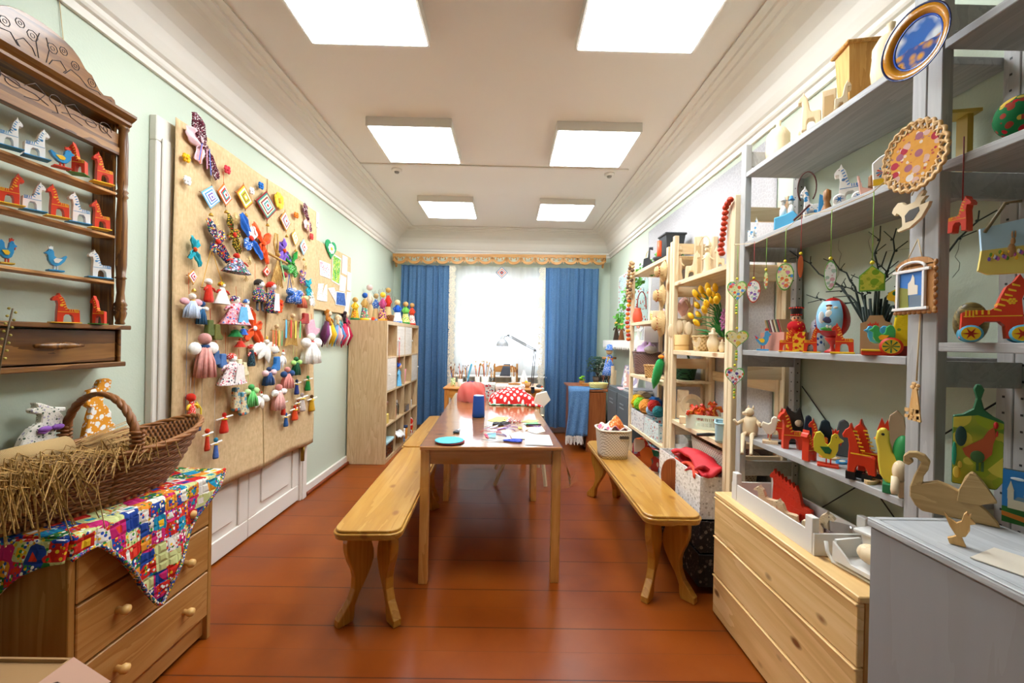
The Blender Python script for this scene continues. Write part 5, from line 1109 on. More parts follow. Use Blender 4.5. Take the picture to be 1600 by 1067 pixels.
# folding chair on the right of the far table
fc=thing('folding_chair','pale wooden folding chair with crossed legs beyond the far table','folding chair',(.14,3.76,0));FW=flat('d8c8a4',.6)
L_=[((-.27,-.04,0),(.05,.10,.62)),((-.22,.25,0),(.10,.20,.60)),((.215,-.02,0),(.10,.06,.66)),((.13,.3,.10),(.16,.2,.6))]
build('leg',Mb(FW).tube([(-.24,-.10,0),(.02,.0,.62)],.016,4),fc);build('leg',Mb(FW).tube([(-.24,.12,.08),(-.02,.12,.60)],.015,4),fc)
build('leg',Mb(FW).tube([(.215,-.10,0),(.14,.05,.66)],.017,4),fc);build('leg',Mb(FW).tube([(.16,.05,.12),(.125,.12,.66)],.015,4),fc)
build('seat_rail',Mb(FW).tube([(-.1,.06,.60),(.2,.06,.60)],.012,4),fc)
q0=at(841,625,'Y',3.60);fb=solo('cream_box',Mb(flat('e4dccb',.7)).box(-.055,-.03,-.045,.055,.03,.045),'tilted cream cardboard box at the far right table edge','box',(q0.x+.01,3.60,.80),tilt=(0,R(38),0),bev=.003)if 0 else None
g=Mb(flat('e4dccb',.7)).pr([(-.02,.0),(.07,-.01),(.13,.055),(.095,.125),(.01,.10)],-.02,.03)
solo('cream_box',g,'tilted cream cardboard box at the far right table edge','box',(at(836,634,'Y',3.5).x,3.5,at(836,634,'Y',3.5).z),bev=.002)

# ================================================================ benches
LEG=[(.118,.405),(.124,.36),(.122,.32),(.108,.27),(.088,.225),(.080,.19),(.082,.14),(.10,.095),(.135,.055),(.158,.03),(.16,0),(.088,0),(.080,.025),(.078,.07),(.055,.12),(.022,.17),(0,.21),(-.016,.255),(-.014,.295),(-.002,.335),(.008,.365),(0,.405)]
def bench(x0,x1,y0,y1,label,rz=0):
    cx,cy=(x0+x1)/2,(y0+y1)/2;t=thing('wooden_bench',label,'bench',(cx,cy,0),rz);hx,hy=(x1-x0)/2,(y1-y0)/2;r=.055
    def rr(e,r):
        o=[]
        for sx,sy,a0 in((1,1,0),(-1,1,90),(-1,-1,180),(1,-1,270)):
            o+=[(sx*(hx+e-r)+r*cos(R(a0+a)),sy*(hy+e-r)+r*sin(R(a0+a)))for a in range(0,91,15)]
        return o
    g=Mb(BENCH_Y);g.pr(rr(0,r),.437,.450,ax='z');g.pr(rr(.008,r),.424,.437,ax='z');g.pr(rr(.004,r),.408,.424,ax='z');build('seat_board',g,t,bev=.004,seg=2)
    build('apron_rail',Mb(BENCH_Y).box(-hx+.055,-hy+.20,.355,-hx+.07,hy-.20,.4075),t);build('apron_rail',Mb(BENCH_Y).box(hx-.07,-hy+.20,.355,hx-.055,hy-.20,.4075),t)
    for s in(-1,1):build('end_board',Mb(BENCH_Y).pr([(-hx+.075,.4075),(hx-.075,.4075),(hx-.075,.37),(hx-.11,.362),(-hx+.11,.362),(-hx+.075,.37)],s*(hy-.10)-.008,s*(hy-.10)+.008),t)
    for sx in(-1,1):
        for sy in(-1,1):
            o=build('leg',Mb(BENCH_Z).pr([(d-.06,z)for d,z in LEG],-.02,.02),t,bev=.005,seg=2)
            o.location=(sx*(hx-.075),sy*(hy-.115),0);o.rotation_euler=(0,0,atan2(sy*.75,sx*.66))
bench(-.775,-.485,1.80,3.20,'long pine bench with carved legs, left of the near table',R(2.0));bench(-.835,-.545,3.235,4.53,'second pine bench behind the near left one, towards the window',R(1.2));bench(.690,.968,2.00,3.52,'pine bench with carved legs on the right, holding a basket',R(-.0))
q_=at(685,645,'Z',.452);solo('dark_box',Mb(flat('2c2c30')).box(-.05,-.05,0,.05,.05,.05),'small black box at the far end of the rear left bench','box',(-.66,4.42,.451))

# ================================================================ cubby shelf
KX,KY,KB,KH=-1.238,4.21,-1.628,1.47;t=thing('cubby_shelf','pale oak cubby shelf with sixteen compartments against the left wall','shelf unit',(KX,KY,0),pi/2)  # local x runs towards the window, local -y into the room
KD=KX-KB;W4=1.47;th=.038;ti=.016;ci=(W4-2*th-3*ti)/4;ri=(KH-2*th-3*ti)/4
for x in(0,W4-th):build('side_panel',Mb(OAK_Z).box(x,0,0,x+th,KD,KH),t,bev=.0015)
build('top_panel',Mb(OAK_Z).box(th,0,KH-th,W4-th,KD,KH),t);build('bottom_panel',Mb(OAK_Z).box(th,0,0,W4-th,KD,th),t)
for i in range(1,4):
    x=th+i*ci+(i-1)*ti;build('divider',Mb(OAK_Z).box(x,0,th,x+ti,KD,KH-th),t);z=th+i*ri+(i-1)*ti
    for j in range(4):xx=th+j*(ci+ti);build('shelf_board',Mb(OAK_Z).box(xx,0,z,xx+ci,KD,z+ti),t)
build('back_panel',Mb(OAK_Z).box(th,KD-.004,th,W4-th,KD,KH-th),t)
def cell(i,j):return th+i*(ci+ti),th+j*(ri+ti)
DO=wood('washed_oak','cfc3b4','d8cdbf','e0d6ca','x',14,.5)
for i,j,s in((1,3,0),(2,3,1),(0,2,0),(3,2,1)):
    x,z=cell(i,j);o=build('door',Mb(DO).box(x+.002,.002,z+.002,x+ci-.002,.018,z+ri-.002),t,bev=.001);kx=x+.03 if s==0 else x+ci-.03
    if i==0:kx=x+.05
    build('knob',Mb(flat('e8e6e2')).tube([(kx,.002,z+ri*.5),(kx,-.012,z+ri*.5),(kx,-.02,z+ri*.5)],[.004,.009,.008],10),o)
def incell(i,j,fx=.5,dy=.08):
    x,z=cell(i,j);return(KX-dy,KY+x+ci*fx,z+.0006)
def bottle(P,r,h,key,cap,label,name='bottle'):
    t=thing(name,label,'bottle',P);build('bottle_body',Mb(key).lathe([(r*.9,0),(r,.004),(r,h*.62),(r*.8,h*.7),(r*.35,h*.78),(r*.3,h*.82),(0,h*.82)],(0,0,0),14,cap=False),t);build('cap',Mb(cap).lathe([(r*.36,h*.8),(r*.36,h*.9),(r*.12,h)],(0,0,0),10),t)
bottle(incell(1,1,.25,.05),.03,.17,flat('d8301c',.3),WHITE,'red bottle with white nozzle in the third row of the cubby shelf');bottle(incell(1,1,.75,.06),.026,.18,clear('clear_bottle','e0e8ea',.12),WHITE,'clear bottle beside the red one in the cubby shelf')
bottle(incell(3,0,.5,.05),.045,.27,spots('glue_label','f0ece4',['d8301c','e8b020'],14,.5),YEL,'white and red glue bottle in the last bottom compartment')
doll('toy_doll',incell(0,3,.25,.06),.05,.13,pi/2,flat('c83a3a'),flat('9a9488'),None,'small grey and red figurine in the top left compartment',cat='figurine')
doll('cloth_doll',incell(1,2,.5,.05),.13,.26,pi/2,cloth('2a5ac0'),cloth('6ab0d8'),None,'blue hooded cloth doll in the second row of the cubby shelf',skin=cloth('d8a878'))
x,z=cell(1,3);solo('hanging_red_ribbon',Mb(rdc).cyl((0,0,0),(0,0,.30),.004,n=6),'red cord hanging in front of the top compartment door','cord',(KX+.008,KY+cell(1,3)[0]+.06,1.0))
x,y,z=incell(2,2,.4,.02);solo('pink_folder',Mb(flat('e89aa8')).pr([(-.08,0),(.06,0),(.10,.17),(-.05,.16)],0,.004),'pink folder leaning in the second row of the cubby shelf','folder',(x-.02,y,z),pi/2)
for(i,j,fx,dy,a,k,lb,nm_)in((0,1,.3,.06,(.05,.04,.10),'e0c060','yellow box low in the first compartment of the third row','small_box'),(2,1,.5,.06,(.09,.06,.08),None,'clear plastic tray in the third row of the cubby shelf','plastic_tray'),(3,1,.3,.05,(.03,.03,.1),'eeeae4','white paper cup in the last third row compartment','paper_cup')):
    P=incell(i,j,fx,dy);solo(nm_,Mb(flat(k)if k else clear('tray_plastic','e8e8e8',.15)).box(-a[0]/1,-a[1],0,a[0],a[1],a[2]*1.0),lb,'box',P,pi/2,bev=.004)
P=incell(0,1,.3,.07);solo('brown_vase',Mb(flat('7a4424',.4)).lathe([(.02,.0),(.03,.04),(.05,.1),(.055,.13),(.0,.13)],(0,0,0),14),'dark brown wooden cup standing on the yellow box','cup',(P[0],P[1],P[2]+.10+.001))
P=incell(0,0,.5,.10);t2=thing('plastic_container','clear container with pale blue lid in the lower left compartment','container',P,pi/2);build('container_body',Mb(clear('tub_plastic','dfe6e6',.12)).box(-.13,-.09,0,.13,.12,.14),t2,bev=.012);build('lid',Mb(flat('a8ccd0')).box(-.14,-.10,.1405,.14,.13,.175),t2,bev=.008);build('craft_scraps',Mb(spots('scraps','8a6a4a',['c83a2a','e8d8b0','3a5a7a'],50,.5)).box(-.12,-.08,.002,.12,.11,.09),t2)
P=incell(1,0,.5,.06);solo('white_cloth',Mb(cloth('efeeea')).grid(lambda p,q:(.16*(p-.5)*2,-.09+.16*q*(1),.2-.15*abs(q-.4)-.04*p+.01*sin(p*12+q*8)),20,12),'white cloth folded in the second bottom compartment','cloth',P,pi/2,sol=.006)
for k,(fx,dy,r,h_,kk,lb)in enumerate(((.2,.04,.04,.05,'3a6a9a','blue paint tin at the bottom of a stack of jars'),(.7,.05,.04,.16,'d8882a','orange jar with dark lid in the bottom row'),(.25,.04,.038,.10,'e8e6e0','white lidded jar in the bottom row'))):
    P=incell(2,0,fx if k<2 else .25,dy);z_=.0 if k<2 else .052
    t3=thing('paint_jar',lb,'jar',(P[0],P[1],P[2]+z_));build('jar_body',Mb(flat(kk,.3)).lathe([(r*.95,0),(r,.004),(r,h_*.85)],(0,0,0),14),t3);build('jar_lid',Mb(flat('2a3a5a' if k!=2 else 'f0f0ee')).lathe([(r*1.04,h_*.85),(r*1.04,h_),(0,h_)],(0,0,0),14),t3)

# figures on top of the cubby shelf
KT=KH
def kt(u0,v0,u1,X=-1.35):
    P,a,h_,z=stand(u0,v0,u1,498,X,KT+.0005);return P,a,h_,z
tan=cloth('c8a878');tan2=flat('cfae7c',.8)
def conedoll(b,cone,body,head,label,extra=None,X=-1.35):
    P,a,h_,z=kt(*b,X);t=thing('cone_doll',label,'paper cone doll',P,z);r=min(h_*.12,a*.3)
    build('cone_skirt',Mb(cone).lathe([(a*.5,0),(a*.47,h_*.08),(a*.14,h_*.72),(a*.1,h_*.78)],(0,0,0),20,1,.8),t);build('head',Mb(head).sph((0,0,h_-r),r,12,8),t)
    build('bodice',Mb(body).lathe([(a*.27,h_*.46),(a*.24,h_*.6),(a*.13,h_*.78)],(0,0,0),16,1.05,.9),t)
    for s in(-1,1):build('arm',Mb(body).tube([(s*a*.14,0,h_*.72),(s*a*.36,-a*.1,h_*.6),(s*a*.2,-a*.3,h_*.5)],[a*.07,a*.08,a*.05],7),t)
    build('hem_band',Mb(extra or body).lathe([(a*.505,.0),(a*.485,h_*.09),(a*.475,h_*.09)],(0,0,0),20,1,.8),t)
conedoll((547,464,562),spots('gold_orange','e0a82a',['d8582a','f0d860','3a8a4a'],60,.4),YEL,straw,'gold and orange straw angel at the left end of the cubby top',DGREEN,-1.59)
conedoll((568,444,585),tan2,cloth('e0c8b0'),flat('d8b8b0'),'tall tan cone doll with a pink ball head',None,-1.575)
conedoll((562,457,577),spots('green_pink','3a9a6a',['e04a6a','e8e0d8','3a4a9a'],60,.45),straw,cloth('2a5cae'),'straw doll with blue headscarf and green floral skirt',YEL,-1.515)
conedoll((580,458,594),tan2,bluep,cloth('b89a6a'),'tan cone doll with blue floral shawl',None,-1.46)
conedoll((590,456,605),spots('pink_navy','e0809a',['2a2a4a','3a2a5a','e8c840'],70,.5),cloth('b84a7a'),YEL,'straw doll with yellow headscarf and pink and navy skirt',flat('e8a02a'),-1.385)
conedoll((599,449,613),tan2,rdc,straw,'red vested straw doll standing behind the brown basket',None,-1.44)
P,a,h_,z=kt(603,484,617,-1.30);solo('chestnut_basket',Mb(wick).lathe([(a*.3,0),(a*.45,h_*.5),(a*.4,h_*.55),(a*.1,h_*.6)],(0,0,0),16),'tiny brown basket with cones beside the straw dolls','basket',P)
conedoll((612,468,629),cloth('f0eeea'),cloth('1f55b4'),flat('dcc090'),'white and blue cone doll near the right end of the cubby top',bluep,-1.34)
conedoll((626,471,641),spots('green_skirt','dcd070',['5ab04a','e8e0c0'],60,.4),cloth('6ab04a'),flat('c8985a'),'green bodiced cone doll at the right end of the cubby top',grn,-1.31)
conedoll((637,473,650),spots('red_strip','e8e2d8',['d8402a','d8402a','e8e2d8'],60,.4),cloth('d8482a'),flat('c8985a'),'red and white cone doll, last on the cubby top',rdc,-1.31)
P,a,h_,z=kt(576,484,590,-1.42);solo('red_flower',Mb(flat('e0441c')).sph((0,0,.02),(.02,.012,.02),8,6).cyl((0,0,0),(0,0,.01),.004),'small red ornament between the cone dolls','ornament',P)
P,a,h_,z=kt(592,470,608,-1.58);t=thing('dry_branches','vase of bare budding twigs standing behind the cone dolls','branches',P);build('vase',Mb(flat('8a7a60')).lathe([(.03,0),(.045,.05),(.03,.11),(.035,.13)],(0,0,0),14),t);rnd=random.Random(2);g=Mb(flat('7a6248',.8))
for i in range(16):
    a_=-1.5+3.0*i/15;r1=.25+.22*rnd.random();pts=[(0,0,.05)];dx=sin(a_)*.9
    for k in range(1,6):f_=k/5;pts.append((f_*r1*dx*.3+.01*rnd.gauss(0,1),f_*r1*dx+.012*rnd.gauss(0,1),.05+f_*(.42-.12*abs(dx))))
    pts=[(x*.35+.03*(j/5),y,z)for j,(x,y,z)in enumerate(pts)];g.tube(pts,.0025,4,.0008)
    for k in(2,3,4):p_=pts[k];g.tube([p_,(p_[0],p_[1]+rnd.gauss(0,.05),p_[2]+.07)],.0012,3)
build('twig',g,t);g=Mb(flat('d8705a'))
for i in range(26):g.sph((.02*rnd.random(),.34*(rnd.random()-.3)*.9,.2+.22*rnd.random()),.0035,5,4)
build('bud',g,t)
# ================================================================ back right corner: desk, lockers, wall shelf
RDX,RDY=.80,4.83;BW=wood('brown_veneer','8a4a22','9a562a','a86434','z',8,.4,coat=.2);BWX=wood('brown_veneer_top','a0603a','b06c42','bb7a4e','y',8,.35,coat=.3)
t=thing('brown_desk','brown veneer desk in the far right corner under a blue cloth','desk',(RDX,RDY,0))
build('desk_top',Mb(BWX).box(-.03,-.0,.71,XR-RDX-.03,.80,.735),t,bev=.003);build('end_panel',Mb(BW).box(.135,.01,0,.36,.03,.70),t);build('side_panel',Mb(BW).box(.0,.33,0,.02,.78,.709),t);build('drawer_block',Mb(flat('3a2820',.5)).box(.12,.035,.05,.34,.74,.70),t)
m,nt,b=newmat('blue_denim',.9,.1);n=N(nt,'ShaderNodeTexNoise');n.inputs['Scale'].default_value=150;L(nt,coords(nt),n.inputs[0]);L(nt,ramp(nt,n.outputs[0],[(.3,'41699a'),(.7,'6f95bc')]),b.inputs['Base Color'])
t=thing('blue_tablecloth','blue cloth with white fringe draped over the desk edge','tablecloth',(RDX,RDY,.737))
build('cloth_body',Mb('blue_denim').grid(lambda p,q:(-.05+.21*p-.05*q*(1.3-p),-.012-.012*sin(p*16+q*2)*q-.02*q,.003-.55*q),26,16).grid(lambda p,q:(-.045+.36*p,-.012+.30*q,.003+.0015*sin(p*9)),10,6).grid(lambda p,q:(-.045-.012*sin(p*12)*q,-.012+.30*p,.003-.5*q),12,8),t,sol=.002)
g=Mb(cloth('e8e4dc'))
for i in range(30):x=-.11+.20*i/29;y=-.035-.01*sin(i);g.tube([(x,y,-.54),(x+.006*sin(i*3),y,-.59),(x+.008*sin(i*5),y+.006*cos(i*3),-.63-.015*sin(i))],.005,4)
build('fringe',g,t)
# things on the brown desk
DZ_=.7355+.006
def rd(u,v,z=.742):p=at(u,v,'Z',z);return p
def ry(u,v,Y,z=.742):
    p=at(u,v,'Y',Y);return Vector((p.x,Y,z))
p=ry(935,604,4.92,.7415);t=thing('yellow_tray','yellow woven tray on the blue cloth','tray',p);YW=weave('yellow_weave','b8a048','f0e49a',200,200,.6,.003,'xyz')
build('tray_wall',Mb(YW).grid(lambda a,q:((.095+.02*q)*cos(a*2*pi),(.065+.015*q)*sin(a*2*pi),.065*q),40,4),t,sol=.006);build('tray_base',Mb(YW).pr([(.095*cos(a*pi/12),.065*sin(a*pi/12))for a in range(24)],0,.004,ax='z'),t)
p=ry(909,592,5.35,.736);t=thing('potted_seedling','tiny bright green plant in a small wooden box','plant',p);build('wooden_box',Mb(PINE_X).box(-.03,-.03,0,.03,.03,.05),t,bev=.002);g=Mb(flat('7ac02a'))
for i in range(9):g.sph((.022*cos(i*2.4),.02*sin(i*2.4),.065+.02*(i%3)),(.02,.02,.012),7,5)
build('leaf',g,t)
p=ry(918,592,5.20,.736);solo('wooden_tray',Mb(PINE_X).box(-.06,-.04,0,.06,.04,.035),'low wooden box beside the tiny plant on the brown desk','box',p,bev=.003)
p=ry(927,592,5.08,.742);g=Mb(flat('b85a4a'));rnd=random.Random(3)
for i in range(60):g.sph((.04*rnd.gauss(0,.6),.03*rnd.gauss(0,.6),.01+.03*rnd.random()),.007,6,4)
solo('berry_pile',g,'heap of dull red beads on the brown desk','beads',p,kind='stuff')
p=ry(944,593,5.12,.742);t=thing('scissor_holder','light blue holder bristling with black and orange scissors','scissor holder',p);build('holder_box',Mb(flat('7ab8d8')).box(-.06,-.035,0,.06,.035,.055),t,bev=.004)
for i in range(9):
    x=-.055+.11*i/8;k=flat('1c1c1e',.3)if i!=3 else flat('e8581c',.3)
    build('scissor_handle',Mb(k).tube([(x,0,.05),(x-.012+.02*sin(i*3),-.01,.10),(x-.02,-.01,.125+.01*sin(i*5)),(x,-.012,.14),(x+.014,-.01,.12),(x,0,.08)],.0045,6),t)
p=ry(934,585,5.45,.736);t=thing('dark_houseplant','dark green leafy houseplant in the far right corner','plant',p);build('plant_pot',Mb(flat('5a4a3a')).lathe([(.05,0),(.07,.10),(.0,.10)],(0,0,0),14),t)
g=Mb(flat('3d5c48'));rnd=random.Random(6)
for i in range(170):
    a=rnd.random()*6.28;r=.15*rnd.random()**.6;z=.16+.2*rnd.random();g.sph((r*cos(a),r*sin(a)*.8,z),(.018,.016,.007),6,4)
build('foliage',g,t);g=Mb(flat('4a3a28'))
for i in range(12):a=i*.52;g.tube([(0,0,.1),(.05*cos(a),.05*sin(a),.2),(.11*cos(a),.1*sin(a),.3)],.003,4)
build('stem',g,t)
p=ry(951,590,5.02,.742);t=thing('straw_scarecrow','rag doll with blue scarf on a stick in the far corner','rag doll',p)
build('pole',Mb(PINE_Z).cyl((0,0,0),(0,0,.42),.006),t);build('head',Mb(flat('d8b078')).sph((0,-.01,.44),.04,12,8),t);build('hat',Mb(bluep).lathe([(.06,.455),(.045,.47),(.03,.52),(0,.53)],(0,-.01,0),14),t)
build('dress',Mb(bluep).lathe([(.085,.15),(.07,.22),(.035,.38),(.02,.40)],(0,-.01,0),16),t);build('arm',Mb(PINE_X).cyl((-.085,-.01,.36),(.085,-.01,.36),.014),t);build('scarf',Mb(spots('red_yellow','d8c03a',['d83a2a','2a5ab0'],40,.5)).pr([(-.03,.38),(.03,.38),(.05,.2),(-.05,.2)],-.05,-.045),t)
p=ry(957,597,4.90,.742);solo('clapper_boards',Mb(RAW_Z).box(-.012,-.04,0,.012,.04,.27).box(.016,-.035,0,.035,.035,.22),'pale wooden boards standing at the near desk corner','wooden boards',p)
# lockers
LX,LY0,LY1,LZ=1.16,3.93,4.78,.80;GL=flat('5f676b',.5,.2)
t=thing('metal_locker','low grey metal locker between the brown desk and the pine rack','locker',(LX,LY0,0))
build('locker_body',Mb(GL).box(.012,0,.0,XR-LX-.03,LY1-LY0,LZ),t,bev=.004)
for i in range(2):
    y0=.03+.42*(1-i);o=build('door',Mb(GL).box(0,y0,.04,.0115,y0+.37,LZ-.04),t,bev=.003);g=Mb(flat('8a9296'))
    for z in(.66,.62):g.box(-.004,y0+.13,z,-.0003,y0+.28,z+.012)
    build('vent',g,o)
for(y,z,a,b_,h_,th_,k,k2,lb,nm_)in((4.62,LZ,.12,0,.24,.012,'a8a4b8','e0dcd4','violet framed picture leaning on the lockers','framed_picture'),(4.38,LZ,.10,0,.20,.01,'d8d0c4','c89a8a','pink and white picture leaning in front of the violet frame','framed_picture')):
    t=thing(nm_,lb,'framed picture',(1.36 if y>4.5 else 1.30,y,z+.003),R(-50),tilt=(R(-14),0,R(-60)));build('frame',Mb(flat(k)).box(-a,0,0,a,th_,h_),t,bev=.002);build('picture',Mb(spots('leaning_picture_'+k,k2,['f0ece8','b0a8c0','c88a90'],12,.5)).box(-a+.015,-.002,.015,a-.015,-.0003,h_-.015),t)
solo('magazine_stack',Mb(flat('c8c4be')).box(-.10,-.13,0,.10,.13,.02).m(flat('8a8a90')).box(-.09,-.12,.02,.10,.12,.032),'stack of grey magazines at the near end of the lockers','magazines',(1.30,4.10,LZ+.0005),.1,bev=.001)
solo('magazine_sheet',Mb(spots('cover','d8d0cc',['e8b0b8','a8b8c8'],10,.5)).box(-.10,-.12,0,.10,.12,.006),'open pale magazine lying in the middle of the lockers','magazine',(1.28,4.40-.02,LZ+.0005),-.15)
P,a,h_,z=stand(997,590,1008,604,1.36,LZ+.0005);solo('black_tape',Mb(BLACK).lathe([(.03,0),(.04,.012),(.03,.03),(0,.03)],(0,0,0),12),'black round pot behind the magazines on the lockers','pot',(1.38,4.55-.33,LZ+.0005))
# framed floral curtain and the small lace shelf on the right wall
t=thing('framed_wall_curtain','white framed niche with floral curtain on the far right wall','framed curtain',(XR,4.72,1.42),-pi/2);hw_=.60
g=Mb(flat('f0eeea'));g.box(-hw_,-.02,0,-hw_+.05,0,.72).box(hw_-.05,-.02,0,hw_,0,.72).box(-hw_+.05,-.02,.67,hw_-.05,0,.72).box(-hw_+.05,-.02,0,hw_-.05,0,.05).box(-.02,-.02,.05,.02,0,.67);build('white_frame',g,t,bev=.003)
fcur=spots('floral_curtain_cloth','b6ccc8',['a84a4a','7a8a9a','b6ccc8','c06a5a'],26,.32)
for s in(-1,1):build('floral_cloth',Mb(fcur).grid(lambda p,q,s=s:(s*.30+(p-.5)*.50,-.028+.008*sin(p*40),.70-.66*q),60,6),t)
t=thing('lace_wall_shelf','small white wall shelf edged with lace beside the pine rack','wall shelf',(XR,4.67,1.30),-pi/2);build('shelf_board',Mb(flat('efece6')).box(-.835,-.16,0,.835,0,.02),t,bev=.002);build('side_panel',Mb(flat('efece6')).box(.815,-.16,.021,.835,0,.20),t)
LC='lace_white';m,nt,b=newmat(LC,.9,.1);b.inputs['Base Color'].default_value=lin('f0eee8');e=[(-.835+1.67*i/40,-.09 if i%2 else-.055)for i in range(41)];build('lace_edging',Mb(LC).pr([(-.835,.018)]+e+[(.835,.018)],-.164,-.161),t)
for i,(u0,v0,u1,v1,k1,k2,k3,lb)in enumerate(((958,503,968,525,'d8a03a','3a2a20','e8c060','ochre and black figurine at the far end of the lace shelf'),(966,505,976,526,'c8a04a','7a4a2a','d8b87a','brown clothed figurine, second on the lace shelf'),(993,509,1001,527,'c83a2a','e8e4dc','d8b090','white and red figurine left of the pair on the lace shelf'),
    (1001,507,1010,527,'e8e4dc','c8ccd0','e8d0b8','pale bride figurine on the lace shelf'),(1009,507,1020,527,'c83a2a','d86a5a','e8d0b8','red and white figurine at the near end of the lace shelf'))):
    P,a,h_,z=stand(u0,v0,u1,v1,1.33,1.321);doll('rag_doll',P,a,max(h_,.1),z,cloth(k1),cloth(k2),None,lb,skin=cloth(k3),cat='figurine')
# hanging stick with cloths
# ================================================================ natural pine rack
NX,ND=1.12,.295;NXB=NX+ND
rk=thing('pine_rack','tall natural pine storage rack along the right wall','storage rack',(NX,2.05,0))
def post(parent,y,z1,key,X0,x,w_=.036):build('post',Mb(key).box(x-X0,y-2.05,0,x-X0+.030,y-2.05+w_,z1),parent,bev=.003)
NP=[(2.053,2.045),(2.092,2.045),(2.80,2.03),(2.845,2.0),(2.915,1.98),(3.765,1.95)]
for y,z1 in NP:
    for x in(NX,NXB-.030):post(rk,y,z1,RAW_Z,NX,x)
for y in(2.072,2.86,3.77):
    for z in(.30,.66,1.12,1.62,1.92)if y<3 else(.3,1.0,1.9):build('cross_rail',Mb(RAW_X).box(.0305,y-2.05,z,ND-.0305,y-2.05+.02,z+.07),rk)
B1Z,B2Z=(1.712,1.249,.780),(1.925,1.475,1.013,.549)
for z in B1Z:build('shelf_board',Mb(RAW_Y).box(.002,2.130-2.05,z-.028,ND,2.798-2.05,z),rk,bev=.002)
for z in B2Z:build('shelf_board',Mb(RAW_Y).box(.002,2.955-2.05,z-.028,ND,3.763-2.05,z),rk,bev=.002)
build('shelf_board',Mb(RAW_Y).box(.002,2.955-2.05,.10,ND,3.763-2.05,.125),rk);
for z in(.62,1.05):build('back_brace',Mb(RAW_Y).box(ND-.02,2.130-2.05,z,ND-.002,2.798-2.05,z+.06),rk)
# patterned hanging behind the rack
m,nt,b=newmat('grey_damask',.8,.3);v=coords(nt,(1,1,1));vo=N(nt,'ShaderNodeTexVoronoi',feature='DISTANCE_TO_EDGE');vo.inputs['Scale'].default_value=44;L(nt,v,vo.inputs[0]);L(nt,ramp(nt,vo.outputs[0],[(.03,'bcbabb'),(.12,'b0adaf')]),b.inputs['Base Color'])
solo('patterned_hanging',Mb('grey_damask').grid(lambda p,q:(XR-.006-.002*sin(p*30),2.20+2.05*p,2.44-1.95*q),60,8),'grey patterned fabric hung on the wall behind the pine rack','wall hanging',sol=.001)
LM=LIME;SK=0
def rs(u0,v0,u1,v1,z=None,dx=.05,X=NX):return stand(u0,v0,u1,v1,X+dx,z+.0006 if z else None)
def wtoy(b,z,label,kind='figure',flip=False,dx=.06,key=LIME,X=NX):
    """plain turned or sawn limewood toys"""
    P,a,h_,rz=rs(*b,z,dx,X);t=thing({'figure':'wooden_figure','horse':'wooden_horse','block':'wooden_block','bird':'wooden_bird'}[kind],label,'wooden toy',P,rz)
    if kind=='figure':
        build('body',Mb(key).lathe([(a*.34,0),(a*.38,h_*.06),(a*.22,h_*.3),(a*.28,h_*.5),(a*.16,h_*.68)],(0,0,0),14),t);build('head',Mb(key).sph((0,0,h_*.8),a*.2,12,8),t);build('hat',Mb(key).lathe([(a*.3,h_*.88),(a*.18,h_*.92),(a*.12,h_),(0,h_)],(0,0,0),12),t)
        build('arm',Mb(key).tube([(a*.1,-a*.1,h_*.55),(a*.4,-a*.25,h_*.45)],a*.07,7),t);build('arm',Mb(key).tube([(-a*.1,-a*.1,h_*.55),(-a*.4,-a*.25,h_*.45)],a*.07,7),t)
    elif kind=='horse':build('body',Mb(key).pr(flp(HORSE,a,h_,flip),-.02,.02),t,bev=.004);build('rocker',Mb(key).box(-a*.5,-.024,-.0005,a*.5,.024,.008),t)
    elif kind=='bird':build('body',Mb(key).pr(flp(HEN,a,h_*1,flip),-.02,.02),t,bev=.005,seg=2);build('stand',Mb(key).cyl((0,0,h_*.02),(0,0,h_*.3),.006).box(-a*.25,-.025,0,a*.25,.025,.008),t)
    else:build('block_body',Mb(key).box(-a/2,-.04,0,a/2,.04,h_),t,bev=.003);build('inset',Mb(flat('c8a878')).box(-a*.3,-.043,h_*.2,a*.3,-.0405,h_*.8),t)
    return t
# bay 2, top shelf: candle, black swan, ivy, pot
P,a,h_,z=rs(1033,365,1064,395,1.925,.10);P.z=1.925+.0006
t=thing('black_planter','square black plastic planter on top of the pine rack','planter',(NX+.16,2.87,2.055));
t.location=(at(1050,372,'X',NX+.17).x,at(1050,372,'X',NX+.17).y,0);zt_=at(1050,367,'X',NX+.17).z;zb_=1.9256
t.location.z=zb_;t.location.y=max(3.02,t.location.y)if 0 else t.location.y
hh_=zt_-zb_;g=Mb(flat('33373a',.5));
g.add([(sx*.05,sy*.05,0)for sx,sy in((-1,-1),(1,-1),(1,1),(-1,1))]+[(sx*.075,sy*.075,hh_-.015)for sx,sy in((-1,-1),(1,-1),(1,1),(-1,1))],[(3,2,1,0),(0,1,5,4),(1,2,6,5),(2,3,7,6),(3,0,4,7)]);build('planter_body',g,t,sol=.003)
build('planter_rim',Mb(flat('33373a',.5)).box(-.085,-.085,hh_-.015,.085,.085,hh_),t,bev=.003)
P,a,h_,z=rs(1004,387,1020,415,1.925,.04);t=thing('black_swan_toy','black wooden swan cutout at the far end of the rack top','wooden toy',P,z);build('body',Mb(flat('2c2c2e')).pr([(-a*.5,0),(a*.4,0),(a*.5,h_*.25),(a*.2,h_*.45),(a*.22,h_*.9),(a*.5,h_*.85),(a*.5,h_),(a*.1,h_),(0,h_*.5),(-a*.4,h_*.45)],-.01,.01),t,bev=.003);build('base',Mb(flat('2c2c2e')).box(-a*.4,-.02,-.0003,a*.4,.02,.006),t)
